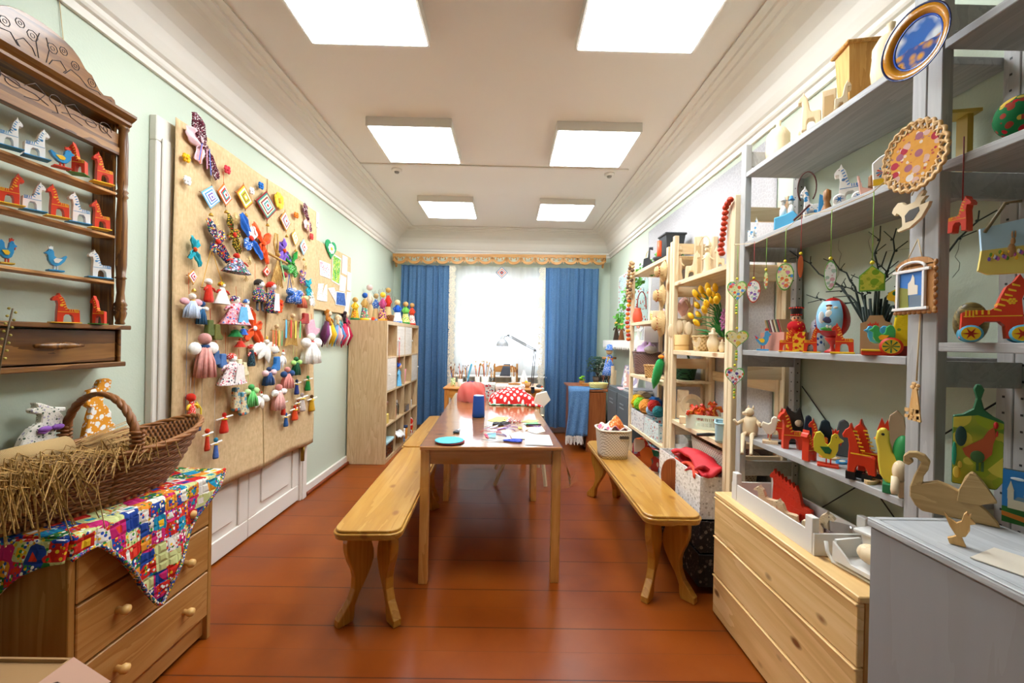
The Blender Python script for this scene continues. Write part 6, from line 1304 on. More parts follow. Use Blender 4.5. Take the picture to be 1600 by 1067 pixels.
P,a,h_,z=rs(1026,377,1034,400,1.925,.06);t=thing('candle_holder','orange candle in a black bowl on the rack top','candle',P,z);build('bowl',Mb(flat('2a2a2c')).lathe([(.02,0),(.045,.03),(.05,.045),(0,.035)],(0,0,0),14),t);build('candle',Mb(flat('e8582c',.4)).cyl((0,0,.03),(0,0,max(.10,h_)),.018),t)
P=at(1012,408,'X',NX+.07);t=thing('mini_toy_basket','small limewood basket with tall hooped handle on the rack top','wooden toy',(NX+.07,P.y-.0,1.9256));build('basket_base',Mb(LIME).box(-.03,-.04,0,.03,.04,.03),t,bev=.003);build('hoop',Mb(flat('d0aa70')).tube([(0,-.05,.03)]+[(0,-.06*cos(pi*i/10),.06+.10*sin(pi*i/10))for i in range(11)]+[(0,.05,.03)],.003,5),t)
t=thing('ivy_garland','trailing green ivy hanging from the far end of the rack','ivy',(NX+.12,3.90,1.50));g=Mb(flat('5aa838',.5));rnd=random.Random(12)
pth=[Vector((.10,-.65,.47)),Vector((.02,-.38,.47)),Vector((-.02,-.12,.45)),Vector((.02,.25,.36)),Vector((.0,.45,.28)),Vector((-.02,.60,.10)),Vector((-.03,.62,-.02))]
def plen(t_):k=min(len(pth)-2,int(t_*(len(pth)-1)));f_=t_*(len(pth)-1)-k;return pth[k].lerp(pth[k+1],f_)
for i in range(230):
    c=plen(rnd.random());c=c+Vector((rnd.gauss(0,.03),rnd.gauss(0,.05),rnd.gauss(0,.035)));s_=.016+.012*rnd.random();a_=rnd.random()*6.28;n_=Vector((cos(a_),sin(a_),rnd.random())).normalized();e1=n_.orthogonal().normalized();e2=n_.cross(e1)
    g.add([c-e1*s_,c+e2*s_*.8+n_*.003,c+e1*s_*.6,c+e1*s_*1.1,c-e2*s_*.8],[(0,4,3,1)])
build('leaf',g,t);build('vine',Mb(flat('4a7a30')).tube(pth,.003,5),t)
t=thing('ivy_strand','short ivy strand against the floral curtain','ivy',(NX+.2,3.35,1.62));g=Mb(flat('5aa838',.5))
for i in range(60):
    c=Vector((rnd.gauss(0,.02),rnd.gauss(0,.03),.25*rnd.random()));s_=.018;a_=rnd.random()*6.28;n_=Vector((cos(a_),sin(a_),.5)).normalized();e1=n_.orthogonal().normalized();e2=n_.cross(e1);g.add([c-e1*s_,c+e2*s_*.8,c+e1*s_,c-e2*s_*.8],[(0,3,2,1)])
build('leaf',g,t);build('vine',Mb(flat('4a7a30')).tube([(0,0,0),(0,0,.274)],.003,5),t)
# bay 2, second shelf
P,a,h_,z=rs(990,455,1014,503,1.475,.07);t=thing('hooped_basket','orange vase shaped basket with tall dark red hoop handle','basket',P,z);build('vase_body',Mb(flat('d8583a')).lathe([(.03,0),(.045,.03),(.04,.08),(.028,.11),(.03,.13)],(-a*.25,0,0),16),t);build('hoop_handle',Mb(flat('8a2a22')).tube([(-a*.28,0,.1)]+[(-a*.28*cos(pi*i/12)+.0,0,h_*.6+(h_*.38)*sin(pi*i/12))for i in range(13)]+[(a*.3,0,.12)],.005,6),t)
P,a,h_,z=rs(1003,482,1018,502,1.475,.05);solo('straw_pot',Mb(YW).lathe([(.035,0),(.045,.06),(.04,.09),(0,.08)],(0,0,0),16),'small straw pot behind the orange vase','basket',(P.x+.07,P.y,P.z))
g=Mb(pk).grid(lambda p,q:(-.05+.10*q,-.17+.34*p,.09+.05*sin(p*9+q*4)*sin(q*3)+.03*sin(p*19)),20,8);solo('pink_gauze',g,'crumpled pink gauze with stars on the second rack shelf','cloth',(NX+.16,3.12,1.476),sol=.002)
P,a,h_,z=rs(1014,490,1031,500,1.475,.03);solo('small_crate',Mb(LIME).box(-.06,-.05,0,.06,.05,.07),'small pale wooden crate under the pink gauze','crate',(P.x+.04,P.y-.02,P.z),z,bev=.003)
# bay 2, third shelf
def basket(name,b,z,key,label,dx=.12,rim=None,taper=.82,dp=.12,X=NX,cat='basket',parent=None,rzz=None,hole=False):
    P,a,h_,rz=rs(*b,z,dx,X);rz=rz if rzz is None else rzz;t=thing(name,label,cat,P,rz)
    def sq(q,e):r_=taper+(1-taper)*q;return r_
    def fn(p,q):
        an=p*2*pi;r_=taper+(1-taper)*q;cx_,sx_=cos(an),sin(an);k=(abs(cx_)**4+abs(sx_)**4)**-.25;return(a*.5*r_*cx_*k,dp*r_*sx_*k,h_*q)
    build('woven_wall',Mb(key).grid(fn,48,6),t,sol=.004);build('basket_base',Mb(key).pr([fn(i/24,0)[:2]for i in range(24)],0,.004,ax='z'),t)
    build('rim',Mb(rim or key).tube([(lambda q_:(q_[0]*1.02,q_[1]*1.02,q_[2]))(fn(i/32,1))for i in range(33)],.006,6),t)
    if hole:build('handle_slot',Mb(flat('4a4036')).pr([(a*.04,h_*.74),(a*.26,h_*.74),(a*.28,h_*.78),(a*.26,h_*.82),(a*.04,h_*.82),(a*.02,h_*.78)],-dp*(taper+.8*(1-taper))-.005,-dp*(taper+.8*(1-taper))-.001),t)
    return P,a,h_,rz,t
def holes(key,base,dark,sc=90,rat=2):
    m,nt,b=newmat(key,.5,.4);v=coords(nt,(1,1,1));sp=N(nt,'ShaderNodeSeparateXYZ');L(nt,v,sp.inputs[0]);xy=mth(nt,'ADD',sp.outputs[0],sp.outputs[1])
    row=mth(nt,'FLOOR',mth(nt,'MULTIPLY',sp.outputs[2],sc));xs=mth(nt,'FRACT',mth(nt,'ADD',mth(nt,'MULTIPLY',xy,sc/rat),mth(nt,'MULTIPLY',row,.5)))
    zs=mth(nt,'FRACT',mth(nt,'MULTIPLY',sp.outputs[2],sc));k=mth(nt,'MULTIPLY',mth(nt,'LESS_THAN',mth(nt,'ABSOLUTE',mth(nt,'SUBTRACT',xs,.5)),.26),mth(nt,'LESS_THAN',mth(nt,'ABSOLUTE',mth(nt,'SUBTRACT',zs,.5)),.22))
    L(nt,mixc(nt,k,base,dark),b.inputs['Base Color']);bump(nt,b,mth(nt,'SUBTRACT',1,k),.003,.8);return key
CRH=holes('cream_rattan','e2d6c2','8a7a62',95);BRH=holes('brown_rattan','7d5f5a','4a3430',90)
P,a,h_,rz,t=basket('rattan_basket',(988,550,1031,587),1.013,BRH,'dusty brown plastic rattan basket on the third shelf of the far bay',.14)
g=Mb(flat('c8a8d0',.7)).grid(lambda p,q:(.10*cos(p*6.28)*sin(q*1.5+.1),.08*sin(p*6.28)*sin(q*1.5+.1),.07*cos(q*1.5)*(1+.3*sin(p*18)+.2*sin(p*31+q*9))),30,8);solo('lilac_gauze',g,'crumpled lilac gauze heaped in the brown rattan basket','cloth',(P.x,P.y-.03,P.z+h_-.005))
solo('grey_yarn_ball',Mb(cloth('a8a098')).sph((0,0,.03),(.06,.05,.035),14,9),'grey woolly bundle beside the lilac gauze','cloth',(P.x-.01,P.y-.14,P.z+h_-.005))
WK2=weave('light_wicker','9a6a38','d8ac70',190,150,.6,.004,'xyz')
basket('bread_basket',(1006,571,1031,590),1.013,WK2,'small honey coloured wicker basket beside the pea pod',.05,dp=.06)
for i,(u,v)in enumerate(((1012,572),(1019,569),(1026,571))):P=at(u,v,'X',NX+.05);solo('gingerbread',Mb(spots('gingerbread','c8803a',['f0e4d0','d8582a'],60,.3)).sph((0,0,0),(.028,.02,.02),8,6),'small brown and white soft toy in the honey wicker basket, %s one'%('far','middle','near')[i],'soft toy',(P.x,P.y,1.013+.085))
# pea pod hanging on the middle post
P0_,P1_=at(1033,560,'X',NX-.03),at(1021,607,'X',NX-.03);t=thing('felt_pea_pod','long green felt pea pod hanging from the middle rack post','felt ornament',(P0_.x,P0_.y,P0_.z));d=P1_-P0_
build('pod',Mb(cloth('2fa85a')).tube([(0,0,0),(0,d.y*.1,d.z*.12),(0,d.y*.4,d.z*.4),(0,d.y*.75,d.z*.75),(0,d.y,d.z)],[.008,.028,.034,.028,.005],10),t);build('orange_cap',Mb(cloth('e88a2a')).sph((0,0,.012),(.02,.03,.015),8,6),t);build('loop',Mb(STRING).cyl((0,0,.02),(.025,0,.05),.002),t)
# bay 2, fourth shelf: yarn in floral box
P,a,h_,rz=rs(988,642,1006,669,.549,.03);
def opbox(name,x0,x1,y0,y1,z0,z1,key,label,e=.005,inner=None):
    t=thing(name,label,'storage box',((x0+x1)/2,(y0+y1)/2,z0));hx,hy,h_=(x1-x0)/2,(y1-y0)/2,z1-z0
    build('box_wall',Mb(key).box(-hx,-hy,0,hx,-hy+e,h_).box(-hx,hy-e,0,hx,hy,h_).box(-hx,-hy+e,0,-hx+e,hy-e,h_).box(hx-e,-hy+e,0,hx,hy-e,h_),t);build('box_floor',Mb(key).box(-hx+e,-hy+e,0,hx-e,hy-e,e),t);return t
fl3=spots('grey_floral_box','d8d6d4',['8a9aa8','b0a8a8','c8c8cc'],30,.3);fl4=spots('blue_floral_box','ccd8d6',['b85a4a','6a9aa8','c8cccc'],34,.36)
opbox('fabric_box',NX+.01,NX+.25,3.40,3.74,.550,.70,fl3,'white floral fabric box full of yarn balls, far one');opbox('fabric_box',NX+.01,NX+.25,3.06,3.38,.550,.69,fl4,'blue and red floral fabric box below the yarn, near one')
for i,(u,v,r,k,lb)in enumerate(((996,637,.075,'e8b818','bright yellow ball of yarn in the far bay'),(1011,636,.072,'e0923a','orange ball of yarn right of the yellow one'),(1001,644,.066,'7ac02a','lime green ball of yarn below the yellow one'),(1004,626,.09,'9a8468','brown ball of yarn at the back of the heap'),(1022,634,.055,'b82a22','dark red ball of yarn under the lockers edge'),(1023,630,.065,'2a6ab0','blue ball of yarn behind the red one'),(1019,644,.052,'8aa8c0','pale blue ball of yarn in front'),(1029,643,.05,'2a7a80','teal ball of yarn near the middle post'))):
    P=at(u,v,'X',NX+(.08 if i not in(3,5)else .16));m_=cloth(k);g=Mb(m_).sph((0,0,0),r*.9,16,10)
    for j in range(7):
        e1=Vector((cos(j),sin(j*2),cos(j*3+1))).normalized();e2=e1.orthogonal().normalized();e3=e1.cross(e2);g.tube([(e2*cos(a_*pi/8)+e3*sin(a_*pi/8))*r*.88+e1*r*.12 for a_ in range(17)],r*.09,5)
    solo('yarn_ball',g,lb,'ball of yarn',(P.x,P.y,max(P.z,.71+r*.55)))
P,a,h_,rz,t=basket('rattan_basket',(1015,650,1034,692),.549,CRH,'tall cream rattan basket at the near end of the yarn shelf',.10,dp=.10)if 0 else(0,)*5
# bottom of bay 2: patchwork bundle
m_=spots('bold_textile','b03a34',['3a8a7a','e87a3a','e8d8c8','8ab0d0','a82a3a'],9,.62,base2='c85048')
solo('textile_bundle',Mb(m_).grid(lambda p,q:(.02+.24*sin(q*pi*.5)if q<1 else .26,-.02+.78*p,.02+.34*(1-(2*p-1)**6)**.5*cos(q*pi*.5)**.5+.02*sin(p*14+q*4)),40,14),'bold red, green and orange fabric bundle on the lowest far shelf','fabric bundle',(NX+.0,2.97,.126),sol=.006)
# bay 1, top shelf: lime figures
for b_,kd,lb,f_ in(((1052,385,1070,436),'figure','limewood lady figure at the far end of the top pine shelf',False),((1070,392,1094,430),'horse','limewood horse beside the lady figure',False),((1094,380,1116,424),'figure','limewood peasant figure in the middle of the top pine shelf',False),((1116,384,1132,416),'horse','limewood horse at the near end of the top pine shelf',True),
                       ((1084,372,1098,408),'block','limewood backrest block behind the horse',False)):
    wtoy(b_,1.712,lb,kd,f_,.06 if kd!='block' else .17)
P=at(1095,400,'X',NX+.1);t=thing('reed_hoop','thin pale reed hoop standing behind the limewood figures','reed hoop',(NX+.12,P.y,1.7126));build('hoop',Mb(flat('d8b884')).tube([(0,.09*cos(pi*i/14),.15+.12*sin(pi*i/14))for i in range(15)]+[(0,-.09,0)],.003,5),t);build('hoop_leg',Mb(flat('d8b884')).cyl((0,.09,0),(0,.09,.15),.003),t)
# bay 1, second shelf
P,a,h_,z=rs(1049,460,1072,492,None,.1);P,a,h_,z=rs(1051,507,1078,546,1.249,.06)
t=thing('bentwood_box','round pale bentwood box holding wooden spoons','box',P,z);build('box_body',Mb(flat('d8b070')).lathe([(a*.46,0),(a*.46,.105),(a*.42,.105),(a*.42,.01),(0,.01)],(0,0,0),22,cap=False),t);build('seam_band',Mb(flat('c89a58')).lathe([(a*.468,.03),(a*.472,.034),(a*.468,.04)],(0,0,0),22),t)
for i in range(6):
    an=-1.0+2.0*i/5;solo('wooden_spoon',Mb(LIME).sph((a*.7*sin(an),-.01+.012*(i%2),.14+.02*cos(an*2)),(a*.24,.011,.048),10,7).tube([(a*.1*sin(an),0,.014),(a*.55*sin(an),0,.12)],.005,6),'plain wooden spoon, %s from the left in the round bentwood box'%('first','second','third','fourth','fifth','sixth')[i],'wooden spoon',P,z,'wooden spoons in the bentwood box')
P,a,h_,rz,t=basket('chip_basket',(1082,526,1108,548),1.249,weave('chip_weave','b08a50','e0c08a',120,120,.6,.003,'xyz'),'flat woven chip basket in the middle of the second pine shelf',.10,dp=.07)
wtoy((1081,522,1096,549),1.249,'slim limewood hen in front of the chip basket','bird',False,.02)
for b_,lb in(((1103,512,1125,549),'round bellied limewood jar with knobbed lid'),((1122,530,1134,552),'small limewood bottle at the near post')):
    P,a,h_,z=rs(*b_,1.249,.06);solo('turned_jar',Mb(LIME).lathe([(a*.28,0),(a*.46,h_*.25),(a*.48,h_*.42),(a*.26,h_*.66),(a*.34,h_*.7),(a*.36,h_*.76),(a*.12,h_*.84),(a*.16,h_*.92),(a*.06,h_),(0,h_)],(0,0,0),18),lb,'wooden jar',P)
P,a,h_,z=rs(1062,455,1083,492,None,.18);P.z=1.36;t=thing('reindeer_carving','limewood reindeer carving on a wooden block','carving',(P.x,P.y,1.2496+.0));hb=.17
build('block_base',Mb(RAW_Y).box(-.07,-.16,0,.07,.16,hb),t,bev=.004);build('body',Mb(LIME).sph((0,0,hb+.04),(.04,.07,.045),12,8).tube([(0,-.04,hb+.06),(0,-.07,hb+.11),(0,-.08,hb+.13)],[.03,.02,.018],8),t);g=Mb(LIME)
for s in(-1,1):
    for k in range(3):g.tube([(s*.012,-.08,hb+.13),(s*(.015+.014*k),-.08+.012*k,hb+.2+.02*(2-k))],.005,5,.003)
build('antler',g,t)
wtoy((1049,470,1062,505),1.249,'pale wooden horse head block at the mid post','horse',True,.2)if 0 else None
# tulips
P,a,h_,z=rs(1118,500,1134,548,1.249,.17);t=thing('tulip_basket','dark basket of yellow tulips on the second pine shelf','flower basket',(NX+.19,P.y,1.2496));build('basket_body',Mb(wick).lathe([(.05,0),(.065,.09),(.06,.09),(.0,.03)],(0,0,0),18,cap=False),t);rnd=random.Random(21)
gs,gl=Mb(flat('2f7a34')),Mb(flat('1f7a34',.5));heads=[]
for i in range(17):
    u,v=(1095,455)if 0 else(0,0)
TUL=[(1088,462),(1097,456),(1092,466),(1107,452),(1118,453),(1109,460),(1115,466),(1101,463),(1105,478),(1091,480),(1102,487),(1082,496),(1093,494),(1091,507),(1122,468),(1120,472),(1113,472)]
for i,(u,v)in enumerate(TUL):
    q_=at(u,v,'X',NX+.02+.10*((i*7)%5)/5);e=Vector((q_.x-(NX+.19),q_.y-P.y,q_.z-1.2496));gs.tube([(0,0,.06),(e.x*.4,e.y*.35,.10+e.z*.5),tuple(e)],.003,5);heads.append(e)
build('stem',gs,t)
for i in range(16):
    a_=i*.7;d_=Vector((-.10+.03*cos(a_),.16*sin(a_),.16+.05*cos(a_*2)));gl.add([(0,0,.07),(d_.x*.5-.01,d_.y*.5+.018,d_.z*.7+.04),tuple(d_),(d_.x*.5+.01,d_.y*.5-.018,d_.z*.7+.02)],[(0,1,2,3)])
build('leaf',gl,t,sol=.001)
for e in heads:
    d_=e.normalized();build('tulip_head',Mb(flat('efb818',.5)).tube([e-d_*.012,e,e+d_*.016,e+d_*.034,e+d_*.042],[.006,.015,.017,.011,.003],9),t)
g=Mb(flat('c87ab0'))
for i in range(24):g.sph((-.06+.01*sin(i*3),-.10+.012*cos(i*5),.13+.005*i),.008,6,4)
build('pink_spike',g,t)
# bay 1, third shelf: green basket on brace level
t=thing('green_basket','dark green woven basket with arched handle on a back board','basket',(0,0,0));PB=at(1064,591,'X',NX+.17);t.location=(NX+.17,PB.y,1.0);
hb=at(1064,574,'X',NX+.17).z-PB.z;GW=weave('green_weave','0f2a1c','2a5a3a',150,120,.6,.004,'xyz');t.location.z=PB.z
build('back_board',Mb(RAW_Y).box(-.10,-.26,-.014,.10,.26,-.001),t);build('woven_wall',Mb(GW).grid(lambda p,q:((.07+.015*q)*cos(p*6.283),(.15+.02*q)*sin(p*6.283),hb*q),40,6),t,sol=.006)
build('arched_handle',Mb(GW).tube([(0,.15*cos(pi*i/16),hb*.9+.15*sin(pi*i/16))for i in range(17)],.009,6),t);build('basket_fill',Mb(spots('fill','d8d0c0',['e8e4dc','8a7a5a','4a8a5a'],30,.5)).sph((0,0,hb*.75),(.065,.13,.05),14,8),t)
for b_,lb in(((1057,626,1074,648),'upper pale wooden box of the stack'),((1057,636,1078,662),'lower pale wooden box of the stack'),((1062,651,1075,663),'smallest pale block before the box stack')):
    pass
Pb,a,h_,z=rs(1056,637,1077,660,.780,.10);solo('wooden_case',Mb(LIME).box(-a/2,-.05,0,a/2,.05,.11),'pale wooden box at the bottom of a stack on the third pine shelf','wooden box',Pb,z,bev=.004);solo('wooden_case',Mb(RAW_Y).box(-a*.45,-.04,0,a*.42,.04,.08),'pale wooden box with a pattern stacked on another','wooden box',(Pb.x,Pb.y,Pb.z+.1105),z,bev=.004);
P,a,h_,z=rs(1061,651,1075,663,.780,.02);solo('wooden_block',Mb(LIME).box(-a/2,-.02,0,a/2,.02,.045),'small pale wooden block at the shelf edge','wooden block',P,z,bev=.003)
P,a,h_,z=rs(1070,625,1090,655,None,.14);t=thing('ring_board','round wooden ring leaning behind the red toys','wooden ring',(P.x,P.y,.7806+.02),z+.4);g=Mb(LIME);R0=.075
g.pr([(R0*cos(a_*pi/12),.075+R0*sin(a_*pi/12))for a_ in range(24)],-.008,.008);build('ring_body',g,t,bev=.004);build('ring_inner',Mb(flat('c8b898')).disc(0,.075,.045,-.0085,.001,20),t)
# white slotted basket full of red toys
P,a,h_,rz=rs(1072,646,1127,667,.780,.10);t=thing('slotted_basket','white plastic slotted basket crowded with red wooden toys','basket',P,rz);a2,d2=a*.5,.09;g=Mb(flat('dfe6d2',.4))
g.box(-a2,-d2,0,a2,d2,.006)
for z0,z1 in((0,.018),(.068,.085)):g.box(-a2,-d2-.004,z0,a2,-d2,z1).box(-a2,d2,z0,a2,d2+.004,z1).box(-a2-.004,-d2,z0,-a2,d2,z1).box(a2,-d2,z0,a2+.004,d2,z1)
for i in range(20):x=-a2+a2*2*i/19;g.box(x-.002,-d2-.003,.018,x+.002,-d2-.001,.068).box(x-.002,d2+.001,.018,x+.002,d2+.003,.068)
g.box(-a2,-d2-.004,.018,-a2+.05,-d2,.068);build('slotted_wall',g,t)
rnd=random.Random(17)
for i in range(14):
    x=-a2*.75+a2*1.5*((i*5)%14)/13;y=(-.05,0,.05)[i%3];an=rnd.gauss(0,.6);hh2=.07+.015*rnd.random()
    o=horse('toy_horse',P+Vector((cos(rz)*x-sin(rz)*y,sin(rz)*x+cos(rz)*y,.05+.012*(i%4))),.075,hh2,rz+an,flat(('d8401c','c8301a','e0561c')[i%3],.4),YEL,'small red toy horse jumbled in the white slotted basket','toy horses in the slotted basket',bool(i%2),th=.016);o.rotation_euler=(rnd.gauss(0,.35),rnd.gauss(0,.5),rz+an)
t2=solo('wooden_crown_block',Mb(LIME).pr([(-.06,0),(.06,0),(.06,.06),(.03,.10),(.0,.12),(-.03,.10),(-.06,.06)],-.012,.012),'pale wooden roof shaped cutout behind the red toys','wooden cutout',P+Vector((cos(rz)*.02-sin(rz)*.12,sin(rz)*.02+cos(rz)*.12,.06)),rz,bev=.002)if 0 else None
P,a,h_,rz,t=basket('blue_basket',(1117,659,1134,686),.780,flat('a8c8d0',.4),'pale blue plastic basket cut by the near pine post',.02,taper=.9,dp=.07)
P,a,h_,z=rs(1096,671,1119,679,.780,.01);t=thing('black_pen_knife','black handled cutter lying on the third pine shelf','cutter',P,z+.6);build('handle',Mb(BLACK).tube([(-.07,0,.008),(0,0,.009),(.05,0,.008)],[.009,.010,.006],8),t);build('blade',Mb(STEEL).box(.05,-.004,.006,.075,.004,.008),t)
# cream baskets below, box with red fabric, black box
t=thing('rattan_basket','wide cream rattan basket on the floor level behind the pine rails','basket',(1.29,2.45,.50));build('woven_wall',Mb(CRH).grid(lambda p,q:((.085+.015*q)*cos(p*6.283)*(abs(cos(p*6.283))**4+abs(sin(p*6.283))**4)**-.25,(.24+.03*q)*sin(p*6.283)*(abs(cos(p*6.283))**4+abs(sin(p*6.283))**4)**-.25,.20*q),48,4),t,sol=.004);build('basket_base',Mb(CRH).box(-.1,-.22,0,.1,.22,.004),t)
build('shelf_board',Mb(RAW_Y).box(.05,2.130-2.05,.47,ND,2.798-2.05,.495),rk)
wl=spots('white_lace_print','e2deda',['f2f0ec','bcb6ae','f2f0ec'],60,.4);bl=spots('black_lace_print','2e2826',['7a6e64','4e443e','2a2422'],38,.34)
opbox('fabric_box',1.015,1.165,2.14,2.72,.38,.60,wl,'white lace print box with folded red fabric').location.x-=.0
opbox('fabric_box',1.01,NX+.26,2.12,2.74,.215,.375,bl,'black lace print box directly under the white one',.006);opbox('fabric_box',1.005,NX+.26,2.115,2.745,.04,.205,bl,'lowest black lace print box near the floor',.006)
for i,(k,z0,lb)in enumerate((('d8401c',.575,'orange folded fabric in the lace print box'),('b01a22',.605,'dark red folded fabric on top in the lace print box'),('c8202a',.635,'bright red folded fabric, topmost in the lace print box'))):
    solo('folded_fabric',Mb(flat(k,.6)).grid(lambda p,q,i=i:(-.065+.13*q+.01*sin(p*7+i*2),-.19+.36*p,.020*sin(p*6+i*2)+.016*sin(q*5+i*2+p*3)+.012*abs(sin(p*11+q*4+i))),24,12),lb,'folded fabric',(1.09,2.38-.03*i,z0),.1*i-.1,sol=.018)
solo('white_sack',Mb(cloth('e4e2de')).sph((0,0,.12),(.09,.10,.13),14,9),'white plastic sack beside the lace print box','sack',(1.15,2.84-.0,.02+.33))if 0 else None
P=at(1061,775,'X',1.02);t=thing('wooden_disc','reddish brown wooden disc leaning behind the right bench','wooden disc',(1.01,2.50-.02,.38),R(-50));build('disc_body',Mb(wood('red_brown','7a3a1a','8f4a24','9c5830','z',8,.35)).pr([(.075*cos(a_*pi/12),.11+.11*sin(a_*pi/12))for a_ in range(24)],-.012,.012),t,bev=.004);build('disc_foot',Mb(flat('7a3a1a')).box(-.03,-.014,-.34,.03,.014,.02),t)
solo('white_bag',Mb(cloth('e6e4e0')).grid(lambda p,q:(.09*cos(p*6.28)*(1-.3*q+.12*sin(p*16+q*5)),.14*sin(p*6.28)*(1-.2*q+.1*sin(p*11)),.62*q*(1+.03*sin(p*9))),30,12),'crumpled white plastic bag standing at the middle rack post','plastic bag',(NX+.10,2.885-.0+.0,.001)).location.y=2.88
# straw hats on the middle post, beads and cords
def hat(b,label,n_):
    P,a,h_=wallbox(*b,NX-.012);t=thing('straw_hat',label,'straw hat',(NX-.004,P.y,P.z+h_/2),-pi/2);g=Mb(weave('hat_straw','a87c42','e2c088',400,400,.7,.002,'xz'));r=h_*.5;prof=[(r,0),(r*.98,.008),(r*.55,.014),(r*.5,.05),(r*.4,.065),(0,.068)]
    vs=[];k=24
    for rr,y in prof:
        for i in range(k):an=2*pi*i/k;q=rr*(1+.05*sin(an*6)if rr>r*.7 else 1);vs.append((q*cos(an)*.8,-y,q*sin(an)))
    g.add(vs,[(j*k+i,(j+1)*k+i,(j+1)*k+(i+1)%k,j*k+(i+1)%k)for j in range(len(prof)-1)for i in range(k)],True);build('hat_body',g,t)
    g=Mb(flat('a8482a'));
    for i in range(12):an=i*pi/6;g.sph((r*.42*cos(an),-.045,r*.52*sin(an)),(.006,.004,.006),6,4)
    build('hat_band',g,t)
hat((1026,408,1047,440),'small straw hat, top of three on the middle rack post',1);hat((1025,445,1043,479),'small straw hat, middle of three on the middle rack post',2);hat((1020,485,1045,526),'largest straw hat, bottom of three on the middle rack post',3)
# bead strings
def beads(name,pts,r,key,label,n_,cat='bead string'):
    t=thing(name,label,cat,pts[0]);P=[Vector(p)-Vector(pts[0])for p in pts]
    tot=[0]
    for a_,b_ in zip(P,P[1:]):tot.append(tot[-1]+(b_-a_).length)
    for i in range(n_):
        s_=tot[-1]*i/(n_-1);k=max(j for j in range(len(tot))if tot[j]<=s_+1e-9);k=min(k,len(P)-2);f_=(s_-tot[k])/(tot[k+1]-tot[k]);c=P[k].lerp(P[k+1],f_)
        build('bead',Mb(key[i%len(key)]).sph(c,(r,r,r*.85),10,7),t)
    build('cord',Mb(STRING).tube(P,.0015,4),t)
pp=[at(u,v,'X',NX-.02)for u,v in((1141,312),(1134,322),(1132,345),(1129,370),(1126,390),(1128,396))]
beads('red_bead_string',pp,.017,[flat('b8381a',.3)],'string of round red wooden beads on the near pine post',12,'bead string')
pp=[at(u,v,'X',NX-.02)for u,v in((986,410),(983,425),(981,445),(980,462),(983,470),(985,450),(988,430),(989,412))]
beads('wood_bead_string',pp,.018,[flat('c8a070'),flat('b08a5a'),flat('6a4a30')],'brown and cream wooden bead string on the far rack post',26)
pp=[at(u,v,'X',NX-.02)for u,v in((983,470),(981,490),(980,505),(982,530))];beads('amber_bead_string',pp,.021,[flat('e0641c',.3),flat('e8961c',.3),flat('a82a1a',.3)],'orange and amber bead string low on the far rack post',10)

# ================================================================ grey rack
GX=1.13;GD=.29;gk=thing('grey_rack','tall grey painted storage rack nearest the camera on the right','storage rack',(GX,1.05,0))
def gpost(y,z1,x,holes_=False):
    build('post',Mb(GREY_Z).box(x,y-1.05,0,x+.030,y-1.05+.040,z1),gk,bev=.002)
for y,z1 in((1.078,2.62),(1.120,2.62),(1.984,2.262),(.20,2.62)):
    gpost(y,z1,0)
    gpost(y,z1,GD-.032)
g=Mb(flat('2c2b2a'))
for y,s_ in((1.078,1),(1.120,1),(1.984,1)):
    for i in range(44):
        z=.35+.045*i;g.box(GD-.0326,y-1.05+.018,z,GD-.0318,y-1.05+.024,z+.006);g.box(GD-.020,y-1.05-.0006,z,GD-.014,y-1.05+.0002,z+.006)
build('pin_hole',g,gk)['kind']='stuff'
for y in(1.10,1.99,.21):
    for z in(.45,1.19,1.70,2.15)if y!=1.99 else(.66,1.19,1.70,2.16):build('cross_rail',Mb(GREY_Y).box(.031,y-1.05,z,GD-.033,y-1.05+.018,z+.07),gk)
GZ=(2.126,1.789,1.269,.862);RZ_=(2.38,2.104,1.784,1.310)
for z in GZ:build('shelf_board',Mb(GREY_Y).box(.001,1.162-1.05,z-.024,GD-.002,1.982-1.05,z),gk,bev=.002)
for z in RZ_[1:]:build('shelf_board',Mb(GREY_Y).box(.001,.242-1.05,z-.024,GD-.002,1.076-1.05,z),gk,bev=.002)
build('wire_brace',Mb(flat('3a3a3c',.4,.6)).cyl((GD-.004,.12,1.15),(GD-.004,.92,.45),.0025).cyl((GD-.004,.12,.40),(GD-.004,.92,1.1),.0025),gk)
def gs(u0,v0,u1,v1,z=None,dx=.05):return stand(u0,v0,u1,v1,GX+dx,z+.0006 if z else None)
# top shelf
for b_,lb,sq in(((1195,188,1236,240),'lidded limewood pot at the far end of the top grey shelf',.5),((1358,34,1424,112),'large lidded limewood pot beside the painted plate',.5)):
    P,a,h_,z=gs(*b_,2.126,.13);solo('turned_pot',Mb(LIME).lathe([(a*.25,0),(a*.44,h_*.15),(a*.5,h_*.38),(a*.46,h_*.58),(a*.47,h_*.6),(a*.46,h_*.68),(a*.3,h_*.8),(a*.1,h_*.85),(a*.09,h_*.9),(a*.12,h_*.96),(0,h_)],(0,0,0),26),lb,'wooden pot',P)
P,a,h_,z=gs(1245,145,1283,205,2.126,.09);t=thing('wooden_rocking_horse','limewood rocking horse on the top grey shelf','wooden toy',P,z);build('body',Mb(LIME).pr([(x,zz+.25*h_)for x,zz in flp(HORSE,a,h_*.75,True)],-.018,.018),t,bev=.005,seg=2);build('rocker',Mb(LIME).pr([(a*.55*cos(R(k)),h_*.45+h_*.45*sin(R(k)))for k in range(215,326,10)]+[(a*.48*cos(R(k)),h_*.45+h_*.36*sin(R(k)))for k in range(325,214,-10)],-.022,-.010),t)
wtoy((1283,148,1306,182),2.126,'low limewood figure next to the rocking horse','block',False,.07,X=GX);wtoy((1303,130,1330,160),2.126,'small limewood horse before the trapezoid box','horse',False,.04,X=GX)
